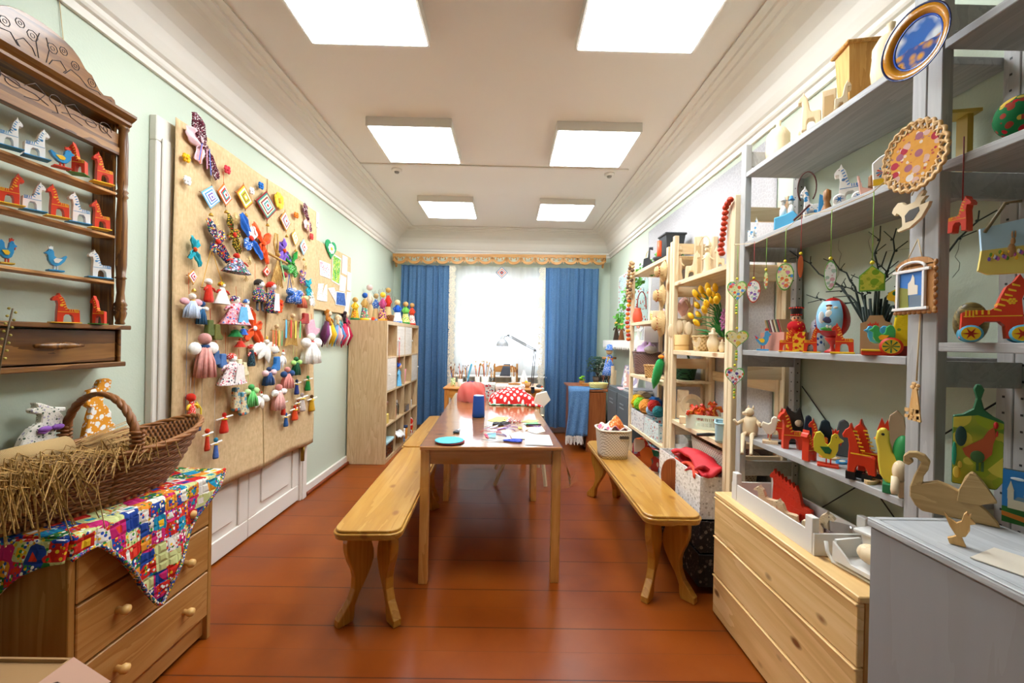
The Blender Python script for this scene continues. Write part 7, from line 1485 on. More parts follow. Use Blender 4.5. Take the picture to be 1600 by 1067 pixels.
P,a,h_,z=gs(1306,76,1364,150,2.126,.15);BXW=wood('box_oak','b5803e','c6924c','d3a45e','z',12,.5);t=thing('trapezoid_box','flared oak coloured box with lid on the top grey shelf','wooden box',P,z+.5);w0,w1=a*.28,a*.42
build('box_body',Mb(BXW).add([(-w0,-w0,0),(w0,-w0,0),(w0,w0,0),(-w0,w0,0),(-w1,-w1,h_-.012),(w1,-w1,h_-.012),(w1,w1,h_-.012),(-w1,w1,h_-.012)],[(0,3,2,1),(4,5,6,7),(0,1,5,4),(1,2,6,5),(2,3,7,6),(3,0,4,7)]),t);build('lid',Mb(BXW).box(-w1-.012,-w1-.012,h_-.012,w1+.012,w1+.012,h_),t,bev=.004)
# second shelf
z2=1.789;wb_=spots('white_blue','eeebe4',['3a8ac0','eeebe4','5aa0d0','eeebe4'],60,.4)
P,a,h_,z=gs(1168,340,1184,374,z2,.04);t=thing('toy_castle','tiny white and blue toy horse cart at the far end of the second grey shelf','wooden toy',P,z);build('cart_body',Mb(wb_).box(-a*.5,-.02,0,a*.1,.02,h_*.45),t,bev=.002);build('cart_horse',Mb(wb_).pr([(x+a*.15,zz)for x,zz in flp(HORSE,a*.7,h_,False)],-.01,.01),t)
P,a,h_,z=gs(1209,307,1246,352,z2,.05);t=thing('sleigh_couple','blue and white sleigh with two riders on the second grey shelf','wooden toy',P,z);build('sleigh',Mb(flat('5ab0d8')).pr([(-a*.5,0),(a*.5,0),(a*.5,h_*.35),(a*.3,h_*.5),(-a*.1,h_*.4),(-a*.5,h_*.35)],-.03,.03),t,bev=.003)
for x,k in((-a*.12,flat('e8e4dc')),(a*.22,flat('3a8ac0'))):r_=build('rider',Mb(flat('eeebe4')).lathe([(a*.16,h_*.35),(a*.15,h_*.6),(a*.08,h_*.72)],(x,0,0),12).sph((x,0,h_*.8),a*.11,10,7),t);build('hat',Mb(k).lathe([(a*.17,h_*.86),(a*.1,h_*.9),(a*.07,h_*.98),(0,h_)],(x,0,0),12),r_)
P,a,h_,z=gs(1244,270,1286,338,z2,.06);t=thing('horse_under_arch','white and blue toy horse with a thin harness hoop','toy horse',P,z);build('body',Mb(wb_).pr(flp(HORSE,a*.75,h_*.72,True),-.02,.02),t,bev=.004);build('harness_hoop',Mb(flat('5a2a24')).tube([(-a*.12+a*.35*cos(R(k)),-.024,h_*.66+h_*.32*sin(R(k)))for k in range(-50,231,14)],.0025,5),t);build('runner',Mb(flat('3a8ac0')).pr([(-a*.1,0),(a*.5,0),(a*.5,h_*.45),(a*.35,h_*.5),(a*.3,h_*.15)],-.024,.024),t,bev=.002);build('shaft',Mb(flat('5a2a24')).cyl((-a*.6,-.03,-.0+.005),(0,-.03,h_*.3),.004),t)
P,a,h_,z=gs(1281,295,1303,325,z2,.05);BRW=wood('walnut','7a4c1e','96632e','a8743a','z',12,.4);t=thing('walnut_figure','brown wooden figure between the white horses','wooden toy',P,z);build('body',Mb(BRW).lathe([(a*.45,0),(a*.4,h_*.2),(a*.2,h_*.45),(a*.3,h_*.6),(a*.3,h_*.9),(0,h_)],(0,0,0),14),t);build('base',Mb(BRW).box(-a*.5,-.02,-.0003,a*.5,.02,.01),t)
P,a,h_,z=gs(1302,258,1347,322,z2,.05);horse('toy_horse',P,a,h_,z,WHT,flat('3a7ab8'),'large white and blue wheeled horse on the second grey shelf',None,True,wheels=(WHT,WHT,flat('3a7ab8')),th=.04,sad=flat('3a7ab8'))
P,a,h_,z=gs(1338,274,1368,302,z2,.03);t=thing('pink_runner','pink curved sleigh runner with brown seat','wooden toy',P,z);build('runner',Mb(flat('d8a898')).pr([(-a*.5,h_),(-a*.38,h_),(-a*.2,h_*.4),(a*.3,h_*.25),(a*.5,h_*.3),(a*.4,0),(-a*.3,0.05*h_)],-.012,.012),t,bev=.002);build('seat_block',Mb(BRW).box(a*.1,-.02,h_*.28,a*.55,.02,h_*.9),t,bev=.006)
P,a,h_,z=gs(1361,246,1398,300,z2,.05);t=thing('painted_casket','white painted casket with a red and blue rosette','painted box',P,z-.0);build('casket_body',Mb(flat('eee8dc')).pr([(-a*.42,0),(a*.42,0),(a*.5,h_*.85),(a*.2,h_),(-a*.2,h_*.9),(-a*.5,h_*.75)],-.04,.04),t,bev=.003);g=Mb(flat('d8443a'))
for i in range(12):g.m(flat('d8443a')if i%2 else flat('3a8ac0'));an=i*pi/6;g.pr([(0,h_*.45),(a*.28*cos(an-.14),h_*.45+a*.28*sin(an-.14)),(a*.32*cos(an),h_*.45+a*.32*sin(an)),(a*.28*cos(an+.14),h_*.45+a*.28*sin(an+.14))],-.0415,-.0402)
build('rosette',g,t);build('yellow_band',Mb(YEL).box(-a*.43,-.0412,.01,a*.43,-.0402,.03),t)
# third shelf
z3=1.269
P,a,h_,z=gs(1178,511,1205,549,z3,.04);bird('toy_rooster',P,a,h_,z,flat('4fa0d0',.4),RD,YEL,SKY,'small blue toy rooster with red comb at the far end of the third grey shelf',None,cat='toy rooster',tail=RD)
def ghorse(b,z,label,flip,dx=.04,base=YEL,dr=0,**kw):P,a,h_,rz=gs(*b,z,dx);return horse('toy_horse',P,a,h_,rz+dr,RD,YEL,label,None,flip,base,th=.026,**kw)
ghorse((1217,511,1243,549),z3,'red toy horse left of the black hatted doll',False,.03);ghorse((1255,509,1281,550),z3,'red toy horse right of the black hatted doll',False,.03);ghorse((1298,504,1334,550),z3,'red toy horse in front of the large painted egg',True,.03,bh=.06)
P,a,h_,z=gs(1228,478,1258,549,z3,.12);t=thing('nesting_doll','red nesting doll with tall black hat on a yellow block','nesting doll',P,z);YB_=spots('red_yellow_block','e8b82a',['c8281c','e8b82a','c8281c'],55,.45)
build('block_base',Mb(YB_).box(-a*.5,-.04,0,a*.5,.04,h_*.42),t,bev=.002);build('body',Mb(spots('red_blossom','b81a20',['b81a20','e8c030'],45,.3)).lathe([(a*.36,h_*.42),(a*.5,h_*.5),(a*.46,h_*.6),(a*.28,h_*.66)],(0,0,0),18),t);build('head',Mb(flat('e0b890')).sph((0,0,h_*.72),a*.26,14,9),t)
build('hair',Mb(BLACK).sph((0,a*.06,h_*.74),a*.27,14,9),t);build('hat',Mb(BLACK).lathe([(a*.27,h_*.79),(a*.3,h_*.88),(a*.38,h_*.97),(0,h_*1.0)],(0,0,0),18),t);g=Mb(RD)
for i in range(16):an=i*pi/8;g.sph((a*.36*cos(an),a*.36*sin(an),h_*.95),.004,5,4).sph((a*.28*cos(an),a*.28*sin(an),h_*.80),.003,5,4)
build('hat_trim',g,t);g=Mb(BLACK);g.sph((-a*.09,-a*.25,h_*.73),.004,6,4).sph((a*.09,-a*.25,h_*.73),.004,6,4);g.m(RED).sph((0,-a*.26,h_*.69),(.006,.002,.003),6,4);build('face',g,t)
P,a,h_,z=gs(1275,465,1325,550,z3,.13);t=thing('painted_egg','large red egg on a stand painted with a girl on blue','painted egg',P,z);eh=h_*.74;cz=h_*.26+eh/2
build('egg_stand',Mb(flat('c0281c',.3)).lathe([(a*.26,0),(a*.24,h_*.03),(a*.08,h_*.08),(a*.07,h_*.14),(a*.16,h_*.2),(a*.26,h_*.27),(a*.2,h_*.28)],(0,0,0),20),t)
g=Mb(flat('b01c1c',.25));g.lathe([(0,-eh/2)]+[(a*.56*sin(pi*k/16)*(1-.12*cos(pi*k/16)*-1),-eh/2*cos(pi*k/16))for k in range(1,16)]+[(0,eh/2)],(0,0,cz),28,cap=False);build('egg_shell',g,t)
g=Mb(flat('7ab8dc',.3))
def eggp(px,pz,key,off=.002):
    def f(p,q):an=px[0]+(px[1]-px[0])*p;zz=pz[0]+(pz[1]-pz[0])*q;zz2=zz;k=sqrt(max(0,1-zz2*zz2));r_=a*.56*k*(1-.05*zz2)+off;return(r_*sin(an),-r_*cos(an),cz+zz*eh/2)
    return Mb(key).grid(f,12,12)
build('painted_panel',eggp((-1.1,.55),(-.62,.8),flat('86bedd',.3),.004),t);g=Mb(flat('f0ece4'));y_=-a*.60
for(x,zz,rx,rz_,k)in((-.12,.42,.09,.11,'e8c8a0'),(-.12,.56,.11,.06,'8a4a2a'),(-.12,.15,.12,.2,'f0ece4'),(-.12,-.12,.2,.18,'3a3a5a'),(-.12,-.2,.2,.05,'e8c040'),(-.16,-.42,.05,.1,'f0ece4'),(-.06,-.42,.05,.1,'f0ece4'),(-.35,.0,.1,.3,'e8eef4'),(.08,.46,.08,.06,'f4f0e8'),(-.1,-.55,.3,.1,'4a9a3a')):g.m(flat(k)).sph((x*a,y_+.5*a*(x*x+zz*zz*.5)+.002,cz+zz*eh/2),(rx*a,.003,rz_*eh/2),10,6)
build('painted_girl',g,t)
P,a,h_,z=gs(1258,498,1290,545,z3,.20);solo('porcelain_bell',Mb(spots('gzhel','dfe4ec',['3a5aa8','dfe4ec','dfe4ec'],60,.4)).lathe([(a*.5,0),(a*.48,h_*.1),(a*.36,h_*.5),(a*.22,h_*.9),(0,h_)],(0,0,0),18),'white and blue porcelain figure behind the red horse','porcelain figure',P)
P,a,h_,z=gs(1343,494,1392,552,z3,.17);t=thing('branch_vase','brown cardboard vase with dark bare branches','vase',P,z);CV=flat('a98560',.8);build('vase_front',Mb(CV).pr([(-a*.5,0),(a*.5,0),(a*.5,h_*.8),(a*.3,h_*.85),(a*.2,h_),(-a*.2,h_),(-a*.3,h_*.85),(-a*.5,h_*.8)],-.05,-.045),t);build('vase_side',Mb(CV).box(-a*.5,-.045,0,-a*.5+.004,.05,h_*.78).box(a*.5-.004,-.045,0,a*.5,.05,h_*.78).box(-a*.5,.045,0,a*.5,.05,h_*.78),t)
g=Mb(flat('22302a',.6));rnd=random.Random(14)
BR=[(1345,465,1230,392),(1340,460,1300,400),(1352,470,1318,440),(1368,480,1372,352),(1372,470,1398,355),(1380,480,1440,470),(1382,470,1412,440),(1350,478,1300,447),(1376,470,1385,400),(1388,475,1560,320),(1360,470,1346,430),(1352,480,1262,463)]
MW=Matrix.Translation(P)@Matrix.Rotation(z,4,'Z');MI=MW.inverted()
for(ua,va_,ub,vb_)in BR:
    A=MI@at(ub,vb_,'X',GX+.15 if ub<1500 else GX+.20);pts=[Vector((rnd.gauss(0,.01),rnd.gauss(0,.008),.02))];B0=MI@at(ua,va_,'X',GX+.17)
    for k in range(1,7):f_=k/6;pts.append(B0.lerp(A,f_)+Vector((rnd.gauss(0,.006),rnd.gauss(0,.006),rnd.gauss(0,.006))))
    g.tube(pts,.0042,5,.0018)
    for k in(2,4,5):p_=pts[k];dd=(A-B0).normalized();sd=dd.orthogonal()*(.03*(-1)**k);g.tube([p_,p_+dd*.03+sd],.0016,4);g.sph(p_+sd*.15,.004,5,4)
for i in range(16):x=-a*.35+a*.7*i/15;g.tube([(x*.6,0,.02),(x*1.3,.0,h_*1.25+.03*sin(i*2))],.0045,5)
build('bare_branch',g,t)
P,a,h_,z=gs(1345,502,1402,552,z3,.03);t=thing('twin_rooster_cart','pair of blue and green toy roosters on a wheeled base','toy rooster',P,z);build('base',Mb(RD).box(-a*.5,-.04,0,a*.35,.04,.012).m(YEL).box(-a*.5,-.042,.012,a*.36,.042,.018),t,bev=.001)
for(dx,dy,k,c2)in((-.10,.022,flat('4fa8d8',.4),YEL),(.06,-.018,flat('3fae5a',.4),YEL)):
    b2=build('rooster_body',Mb(k).pr([(x+a*dx,zz+h_*.18)for x,zz in flp(COCK,a*.75,h_*.8,True)],dy-.011,dy+.011),t,bev=.003,seg=2);build('comb',Mb(RD).pr([(x+a*dx,zz+h_*.18)for x,zz in flp([(.12,.84),(.3,.84),(.34,.96),(.27,.92),(.23,1.02),(.18,.92),(.12,.97)],a*.75,h_*.8,True)],dy-.008,dy+.008),b2);build('wing',Mb(YEL).pr([(x+a*dx,zz+h_*.18)for x,zz in flp([(-.28,.5),(-.1,.34),(.06,.34),(.12,.44),(.02,.52)],a*.75,h_*.8,True)],dy-.014,dy-.011),b2)
g=Mb(RD).cyl((a*.32,-.045,h_*.26),(a*.32,.03,h_*.26),h_*.26,n=20);g.m(YEL);g.disc(a*.32,h_*.26,h_*.2,-.046,.001,16);g.m(DGREEN)
for i in range(8):an=i*pi/4;g.pr([(a*.32,h_*.26),(a*.32+h_*.18*cos(an-.12),h_*.26+h_*.18*sin(an-.12)),(a*.32+h_*.18*cos(an+.12),h_*.26+h_*.18*sin(an+.12))],-.0485,-.0472)
build('wheel',g,t)
P,a,h_,z=gs(1383,440,1424,548,z3,.11);t=thing('yellow_cat_toy','tall yellow toy cat painted with green leaves','wooden toy',P,z);o_=[(-.1,0),(.5,0),(.5,.5),(.25,.62),(.1,.78),(.12,.9),(.06,1),(-.04,.9),(-.2,.88),(-.42,.84),(-.5,.78),(-.42,.75),(-.2,.74),(-.12,.6),(-.2,.4),(-.35,.1)]
YT=spots('yellow_leaf','e8c41c',['3a9a2a','e8c41c','2a7a2a','e8c41c'],34,.34);build('body',Mb(YT).pr([(x*a,zz*h_)for x,zz in o_],-.025,.025),t,bev=.005,seg=2);build('head_paint',Mb(YEL).pr([(x*a,zz*h_)for x,zz in[(.12,.9),(.06,1),(-.04,.9),(-.2,.88),(-.42,.84),(-.5,.78),(-.42,.75),(-.2,.74),(.08,.76)]],-.0262,-.0256),t);g=Mb(DGREEN);g.disc(-a*.16,h_*.83,.007,-.0266);g.m(BLACK).disc(-a*.16,h_*.83,.003,-.0274);build('eye',g,t);build('base',Mb(flat('8a2a1c')).box(-a*.5,-.03,-.0003,a*.5,.03,.03),t)
# book box at the back
P,a,h_,z=gs(1168,522,1212,547,z3,.14);t=opbox('book_box',GX+.08,GX+.24,1.80,1.97,z3+.0006,z3+.085,flat('c88a78',.7),'dusty pink box of slim booklets on the third grey shelf')
for i in range(9):solo('booklet',Mb(flat(('8a6a4a','a83a3a','4a5a4a','c8b890','6a4a3a','d8d0c0','7a3a4a','5a5a3a','b89a6a')[i])).box(-.055,-.003,0,.055,.003,.15),'slim %s booklet leaning in the dusty pink box, %s'%(('brown','red','dark green','beige','dark brown','white','maroon','olive','tan')[i],'near end' if i<4 else 'far end'),'booklet',(GX+.16,1.815+.013*i,z3+.0075),0,'booklets in the pink box',tilt=(R(-24),0,0))
# fourth shelf
z4=.862
P,a,h_,z=gs(1155,632,1189,682,z4,.03);t=thing('wooden_bear','jointed limewood bear sitting with legs over the shelf edge','wooden toy',P,z);BW2=LIME
build('torso',Mb(BW2).lathe([(a*.34,0),(a*.37,h_*.2),(a*.34,h_*.5),(a*.24,h_*.62)],(0,0,0),18),t);hd=build('head',Mb(BW2).sph((-a*.05,-.006,h_*.76),(a*.22,a*.2,h_*.14),14,9).tube([(-a*.1,-.01,h_*.74),(-a*.36,-.02,h_*.72)],[a*.14,a*.08],8),t)
for x in(-.1,.12):build('ear',Mb(BW2).lathe([(a*.07,0),(a*.05,h_*.06),(0,h_*.14)],(x*a,0,h_*.86),8),hd)
for s,e in((-1,(-a*.75,-.05,h_*.52)),(1,(a*.42,-.06,h_*.5))):build('arm',Mb(BW2).tube([(s*a*.28,0,h_*.5),((s*a*.5+e[0])/2,-.04,h_*.38),e],[a*.09,a*.09,a*.07],8),t)
for s in(-1,1):build('leg',Mb(BW2).tube([(s*a*.16,-.01,h_*.08),(s*a*.2-a*.12,-.07,h_*.10),(s*a*.2-a*.14,-.075,-h_*.45),(s*a*.2-a*.14,-.085,-h_*.47)],[a*.12,a*.11,a*.08,a*.1],9),t)
P,a,h_,z=gs(1188,650,1217,692,z4,.03);t=thing('wooden_duck','pale limewood duck standing on a little plinth','wooden toy',P,z);build('body',Mb(flat('e8dfc8')).pr([(x,zz*.75+h_*.25)for x,zz in flp([(-.5,.5),(-.4,.7),(-.1,.62),(.05,.7),(.08,.9),(.2,1),(.36,.98),(.4,.88),(.55,.84),(.4,.8),(.36,.6),(.3,.3),(.05,.1),(-.2,.15)],a,h_,False)],-.014,.014),t,bev=.005,seg=2);build('plinth',Mb(LIME).box(-a*.4,-.02,0,a*.45,.02,.012).cyl((0,0,.012),(0,0,h_*.36),.004),t)
ghorse((1199,635,1228,682),z4,'red toy horse behind the limewood duck',False,.12,None);ghorse((1214,639,1256,693),z4,'red toy horse with boxy body right of the duck',True,.06,None,dr=.3);ghorse((1250,671,1276,711),z4,'smallest red toy horse at the shelf edge',True,.01,None,dr=.9)
ghorse((1262,654,1294,692),z4,'red toy horse behind the yellow and green rooster',True,.15,None)
P,a,h_,z=gs(1240,653,1256,678,z4,.18);t=thing('ball_figure','pale figure of stacked wooden balls at the back','wooden toy',P,z)
build('body',Mb(flat('c8b090')).sph((0,0,h_*.3),a*.5,12,8).sph((-a*.3,-.01,h_*.35),a*.35,10,7),t);build('head',Mb(flat('c8b090')).sph((0,0,h_*.78),a*.42,12,8),t)
for b_,k,lb,dx in(((1222,634,1256,668),'3a3430','dark pointed eared cutout behind the red horses',.2),((1255,648,1270,690),'26364a','dark blue cylinder behind the small red horse',.2),((1278,655,1300,690),'1f3440','dark rounded toy behind the rooster',.2),((1305,655,1330,700),'5a6064','grey toy behind the double headed horse',.2)):
    P,a,h_,z=gs(*b_,z4,dx);solo('dark_cutout' if dx and '2' not in lb else 'dark_cutout',Mb(flat(k)).pr([(-a*.5,0),(a*.5,0),(a*.5,h_*.6),(a*.3,h_),(a*.1,h_*.8),(-a*.1,h_*.85),(-a*.3,h_),(-a*.5,h_*.7)]if '3a3' in k else[(-a*.5,0),(a*.5,0),(a*.5,h_*.6),(a*.3,h_*.93),(0,h_),(-a*.3,h_*.93),(-a*.5,h_*.6)],-.012,.012),lb,'wooden toy',P,z,bev=.003)
P,a,h_,z=gs(1270,669,1318,709,z4,.03);YG=flat('d8d038',.4);bird('toy_rooster',P,a,h_*1.02,z,YG,RD,DGREEN,RD,'yellow and green toy rooster on a red base',None,outline=COCK,cat='toy rooster',th=.024)
P,a,h_,z=gs(1315,655,1379,724,z4,.03);t=thing('two_headed_horse','red toy pair of joined horses with black hooves','toy horse',P,z-.15)
for i,(dx,dy)in enumerate(((-.0,-.016),(.20,.022))):
    q_=[(x+a*(dx-.05),zz)for x,zz in flp(HORSE,a*.86,h_*(.94 if i==0 else 1),True)];b2=build('horse_body',Mb(RD).pr([(x,max(zz,h_*.12))for x,zz in q_],dy-.013,dy+.013),t,bev=.002)
    g=Mb(YEL)
    for k in range(6):x=a*(dx-.05)-(.15-.045*k)*a*.86;zz=h_*(.8-.06*k);g.box(x-a*.02,dy-.0142,zz,x+a*.09,dy-.0128,zz+.004)
    g.box(a*(dx-.05)-a*.2,dy-.0142,h_*.43,a*(dx-.05)+a*.3,dy-.0128,h_*.45);build('mane_paint',g,b2);g=Mb(BLACK)
    for x in(-.28,.29):g.box(a*(dx-.05)+x*a*.72-.012,dy-.013,0,a*(dx-.05)+x*a*.72+.012,dy+.013,h_*.13)
    build('hoof',g,b2)
P,a,h_,z=gs(1363,664,1426,733,z4,.03);t=thing('yellow_chick_toy','plump yellow toy hen with a green tail on green base','toy bird',P,z);zb=h_*.17
build('body',Mb(flat('e6cf4a',.45)).pr([(x,zz+zb*.6)for x,zz in flp([(-.34,.98),(-.2,1),(-.1,.92),(-.08,.75),(0,.58),(.15,.5),(.42,.56),(.46,.35),(.34,.14),(.1,.03),(-.15,.03),(-.32,.17),(-.38,.4),(-.4,.6),(-.46,.78),(-.42,.9)],a,h_*.86,False)],-.02,.02),t,bev=.008,seg=3);build('tail',Mb(flat('2f8f4a',.45)).sph((a*.26,-.006,h_*.62),(a*.27,.024,h_*.25),18,12),t);build('base',Mb(flat('2a8050')).box(-a*.25,-.035,0,a*.4,.035,zb*.8),t,bev=.002);build('leg',Mb(RD).box(0,-.01,zb*.8,a*.08,.01,zb*1.6),t);g=Mb(RD).pr([(-a*.3,h_*.72),(-a*.34,h_*.6),(-a*.26,h_*.62)],-.012,.012);build('wattle',g,t);build('comb',Mb(RD).pr([(-a*.42,h_*.9),(-a*.1,h_*.92),(-a*.14,h_*1.08),(-a*.22,h_*1.0),(-a*.3,h_*1.1),(-a*.36,h_)],-.008,.008),t);build('beak',Mb(flat('e8822a')).pr([(-a*.36,h_*.82),(-a*.5,h_*.77),(-a*.36,h_*.72)],-.01,.01),t);build('eye',Mb(BLACK).disc(-a*.26,h_*.86,.004,-.0205),t)
P,a,h_,z=gs(1383,640,1418,715,z4,.2);solo('plywood_bird',Mb(flat('c8ae8c')).pr([(-a*.3,0),(a*.3,0),(a*.5,h_*.6),(a*.3,h_*.9),(0,h_),(-a*.35,h_*.9),(-a*.5,h_*.65)],-.008,.008),'plain plywood bird cutout behind the yellow hen','wooden toy',(P.x,P.y,z4+.0006),z,bev=.002)
# flat pieces on the fourth shelf
for(u,v,k,lb,w_,d_,h_)in((1290,712,'d88a3a','orange painted wooden fish piece lying at the shelf edge',.035,.02,.005),(1303,716,'c8a070','pale oval wooden piece beside the orange one',.03,.018,.005),(1316,722,'3a8ac0','blue painted flat wooden piece at the shelf edge',.034,.018,.006),(1362,752,'d8b884','bare wooden stick piece at the near shelf edge',.045,.016,.010),(1386,755,'cda878','second bare wooden stick piece nearer the post',.03,.016,.010)):
    q_=at(u,v,'Z',z4+.003);n_=16;g=Mb(flat(k)).pr([(w_*cos(i*pi/8),d_*sin(i*pi/8))for i in range(n_)],0,h_,ax='z');g.m(flat('efe0c0' if k!='d8b884' else 'c8a070')).pr([(w_*.5*cos(i*pi/8),d_*.5*sin(i*pi/8))for i in range(n_)],h_,h_+.0008,ax='z');solo('flat_wood_piece',g,lb,'wooden piece',(max(q_.x,GX+.04),q_.y,z4+.0006),R(35))
q_=at(1352,738,'Z',z4+.01);t=thing('carved_plank','dark patterned carved wooden plank lying on the fourth grey shelf','carved plank',(q_.x+.03,q_.y,z4+.0006),R(30));build('plank',Mb(spots('carved_print','8a7a5a',['e0c24a','5a4630','c8b080'],60,.4)).box(-.075,-.035,0,.075,.035,.014),t,bev=.002);build('carved_edge',Mb(flat('d8c098')).box(-.08,-.04,-.0003,.08,-.0355,.010),t)
q_=at(1232,690,'Z',z4+.005);solo('black_cutout',Mb(flat('262422')).pr([(-.07,-.01),(-.02,-.018),(.0,-.03),(.03,-.02),(.07,-.025),(.065,.0),(.03,.005),(.02,.02),(-.03,.012),(-.07,.01)],0,.008,ax='z'),'flat black animal cutout lying before the red horses','wooden toy',(max(q_.x,GX+.075),q_.y,z4+.0006),R(30))
P,a,h_,z=gs(1403,712,1424,764,z4,-.0);h_*=.85;t=thing('wooden_elephant','small limewood elephant block beside the rack post','wooden toy',(P.x+.012,1.185,z4+.0006),z);SW_=.62;build('body',Mb(LIME).sph((0,0,h_*.68),(.017,.024,h_*.3),12,9).tube([(-.008,-.012,h_*.55),(-.010,-.022,h_*.2),(-.009,-.024,0.01)],[.010,.009,.008],8),t);build('leg',Mb(LIME).box(-.003,-.016,0,.014,.016,h_*.45),t,bev=.003)

# garland under the second shelf and ornaments on posts
YB2=flat('e8d02a',.4)
def gpx(u,v,X=GX-.02):return at(u,v,'X',X)
gl=[gpx(u,v)for u,v in((1148,382),(1180,380),(1228,358),(1252,337),(1300,328),(1364,300),(1400,268))]
t=thing('twine_line','twine line strung under the second grey shelf','twine',gl[0]);build('twine',Mb(STRING).tube([p-gl[0]for p in gl],.0015,5),t);build('knot',Mb(STRING).sph((0,0,0),.004,6,5),t)
def eggpts(a,h,n=24):return[(a*.5*sin(2*pi*i/n)*(1-.12*cos(2*pi*i/n)),h*.5-h*.5*cos(2*pi*i/n))for i in range(n)]
def hang(b,vtop,kind,face,edge,cord,label,yaw=None,cat='hanging ornament',name=None,X=GX-.02,bead=YB2):
    P,a,h_,rz=stand(*b,X);rz=rz if yaw is None else rz+yaw;t=thing(name or{'egg':'painted_egg_ornament','heart':'heart_ornament','house':'house_ornament'}[kind],label,cat,P,rz)
    pts=eggpts(a,h_)if kind=='egg' else heartpts(a,h_)if kind=='heart' else[(-a*.5,0),(a*.5,0),(a*.5,h_*.6),(0,h_),(-a*.5,h_*.6)]
    cxz=(0,h_*.5);inn=[((x-cxz[0])*.9+cxz[0],(z-cxz[1])*.9+cxz[1])for x,z in pts]
    build('ornament_body',Mb(edge).pr(pts,-.003,.003).m(face).pr(inn,-.0042,-.003),t);top=gpx((b[0]+b[2])/2,vtop,X).z-P.z
    build('hanging_cord',Mb(cord).cyl((0,0,h_),(0,0,top),.0012,n=5),t)
    if bead:build('bead',Mb(bead).sph((0,0,h_+.008),.006,8,6),t)
    return t
def fl(key,base,cols,sc=38):return spots(key,base,cols,sc,.42)
F1=fl('orn_rose','eee8dc',['d86a6a','8a6ab0','b8d0c0','eee8dc'],60);F2=fl('orn_meadow','e8e8a8',['5a9ad8','e8824a','d88aa8','6aa84a'],55);F3=fl('orn_white','eeeeea',['d8a8b0','b0c8b8','eeeeea'],60);F4=fl('orn_hen','c8c84a',['7aa02a','a8b83a','d8a04a'],40);F5=fl('orn_daisy','dce0a0',['e87a8a','5a9ad8','e8623a','6aa84a','f0ece4'],55)
GC=flat('8ab84a');RC=flat('a82a2a');GE=flat('6ab04a')
hang((1166,437,1188,473),378,'egg',F1,flat('c8442a'),RC,'small egg ornament with a red edge and red cord');hang((1193,424,1200,452),372,'egg',F2,GE,GC,'narrow egg ornament seen edge on, on a green cord',None)
hang((1212,411,1240,454),357,'egg',F2,GE,GC,'large floral egg ornament with a blue flower and green edge');hang((1246,399,1255,434),336,'egg',flat('b85a2a'),flat('d8582a'),RC,'orange egg ornament seen nearly edge on');hang((1287,407,1307,454),328,'egg',F3,GE,GC,'white egg ornament with faint pink flowers');hang((1341,414,1383,455),300,'house',F4,GE,GC,'green house shaped ornament with a hen on it')
XO=NX-.025
for b_,vt,f,lb in(((1134,438,1168,473),385,F5,'floral heart ornament with a pink daisy, top of three'),((1131,515,1171,545),470,fl('orn_butterfly','d8cc98',['4a3020','d8b84a','d8cc98','c86a7a','d8cc98'],40),'cream heart ornament with a butterfly, middle of three'),((1131,573,1164,605),550,fl('orn_bouquet','ece8e0',['e8623a','d86a6a','5a4a8a','8ab08a'],60),'heart ornament with orange bouquet and green edge, lowest of three')):
    t=hang(b_,vt,'heart',f,flat('5ab84a')if 'bouquet' in lb else GE,GC,lb,X=XO);P=t.location
    for k in range(4):build('bead',Mb(YB2 if k%2 else flat('8ab83a')).sph((0,0,-.012-.013*k),.006,8,6),t)
# on the big grey post
PX_=GX-.014
def pbox(u0,v0,u1,v1):return wallbox(u0,v0,u1,v1,PX_)
P,a,h_,rz=stand(1395,17,1482,124,PX_-.03);z=-pi/2+R(26);cz=h_*.5
t=thing('painted_plate','blue and gold enamel plate with sunflowers at the top of the grey post','decorative plate',(PX_-.045,at(1438,70,'X',PX_-.04).y,P.z),-pi/2+R(8));r=h_*.5
ya,yb=at(1395,70,'X',PX_-.04).y,at(1482,70,'X',PX_-.04).y;
def plate(t,r,rings,depth=.012,sx=.92):
    for i,(r0,r1,y0,y1,k)in enumerate(rings):
        n_=40;vs=[(r*r0*cos(2*pi*j/n_)*sx,y0,r+r*r0*sin(2*pi*j/n_))for j in range(n_)]+[(r*r1*cos(2*pi*j/n_)*sx,y1,r+r*r1*sin(2*pi*j/n_))for j in range(n_)]
        fs=[(j,(j+1)%n_,n_+(j+1)%n_,n_+j)for j in range(n_)]
        if r1==0:pass
        build('plate_ring',Mb(k).add(vs,fs,True),t,sol=.002)
ENB=flat('1a4aa8',.15);ENG=flat('c8861c',.15)
plate(t,r,[(1.0,.95,-.016,-.014,flat('1f2a5a',.15)),(.95,.72,-.014,-.004,ENG),(.72,.66,-.004,-.003,ENB)])
m,nt,b=newmat('sunflower_scene',.15,.5);v=coords(nt);sp=N(nt,'ShaderNodeSeparateXYZ');L(nt,v,sp.inputs[0]);vo=N(nt,'ShaderNodeTexVoronoi');vo.inputs['Scale'].default_value=45;L(nt,v,vo.inputs[0]);n=N(nt,'ShaderNodeTexNoise');n.inputs['Scale'].default_value=14;L(nt,v,n.inputs[0])
sky=ramp(nt,n.outputs[0],[(.48,'1a62b8'),(.6,'dfe6ea')]);flw=ramp(nt,vo.outputs['Distance'],[(.15,'7a4a1a'),(.3,'e0a01c'),(.6,'1a4a9a')]);lim=mth(nt,'LESS_THAN',mth(nt,'ADD',sp.outputs[2],mth(nt,'MULTIPLY',n.outputs[0],.05)),r*.98+.02+.0);L(nt,mixc(nt,lim,sky,flw),b.inputs['Base Color'])
build('painted_centre',Mb('sunflower_scene').pr([(r*.66*.92*cos(i*pi/20),r+r*.66*sin(i*pi/20))for i in range(40)],-.003,0),t)
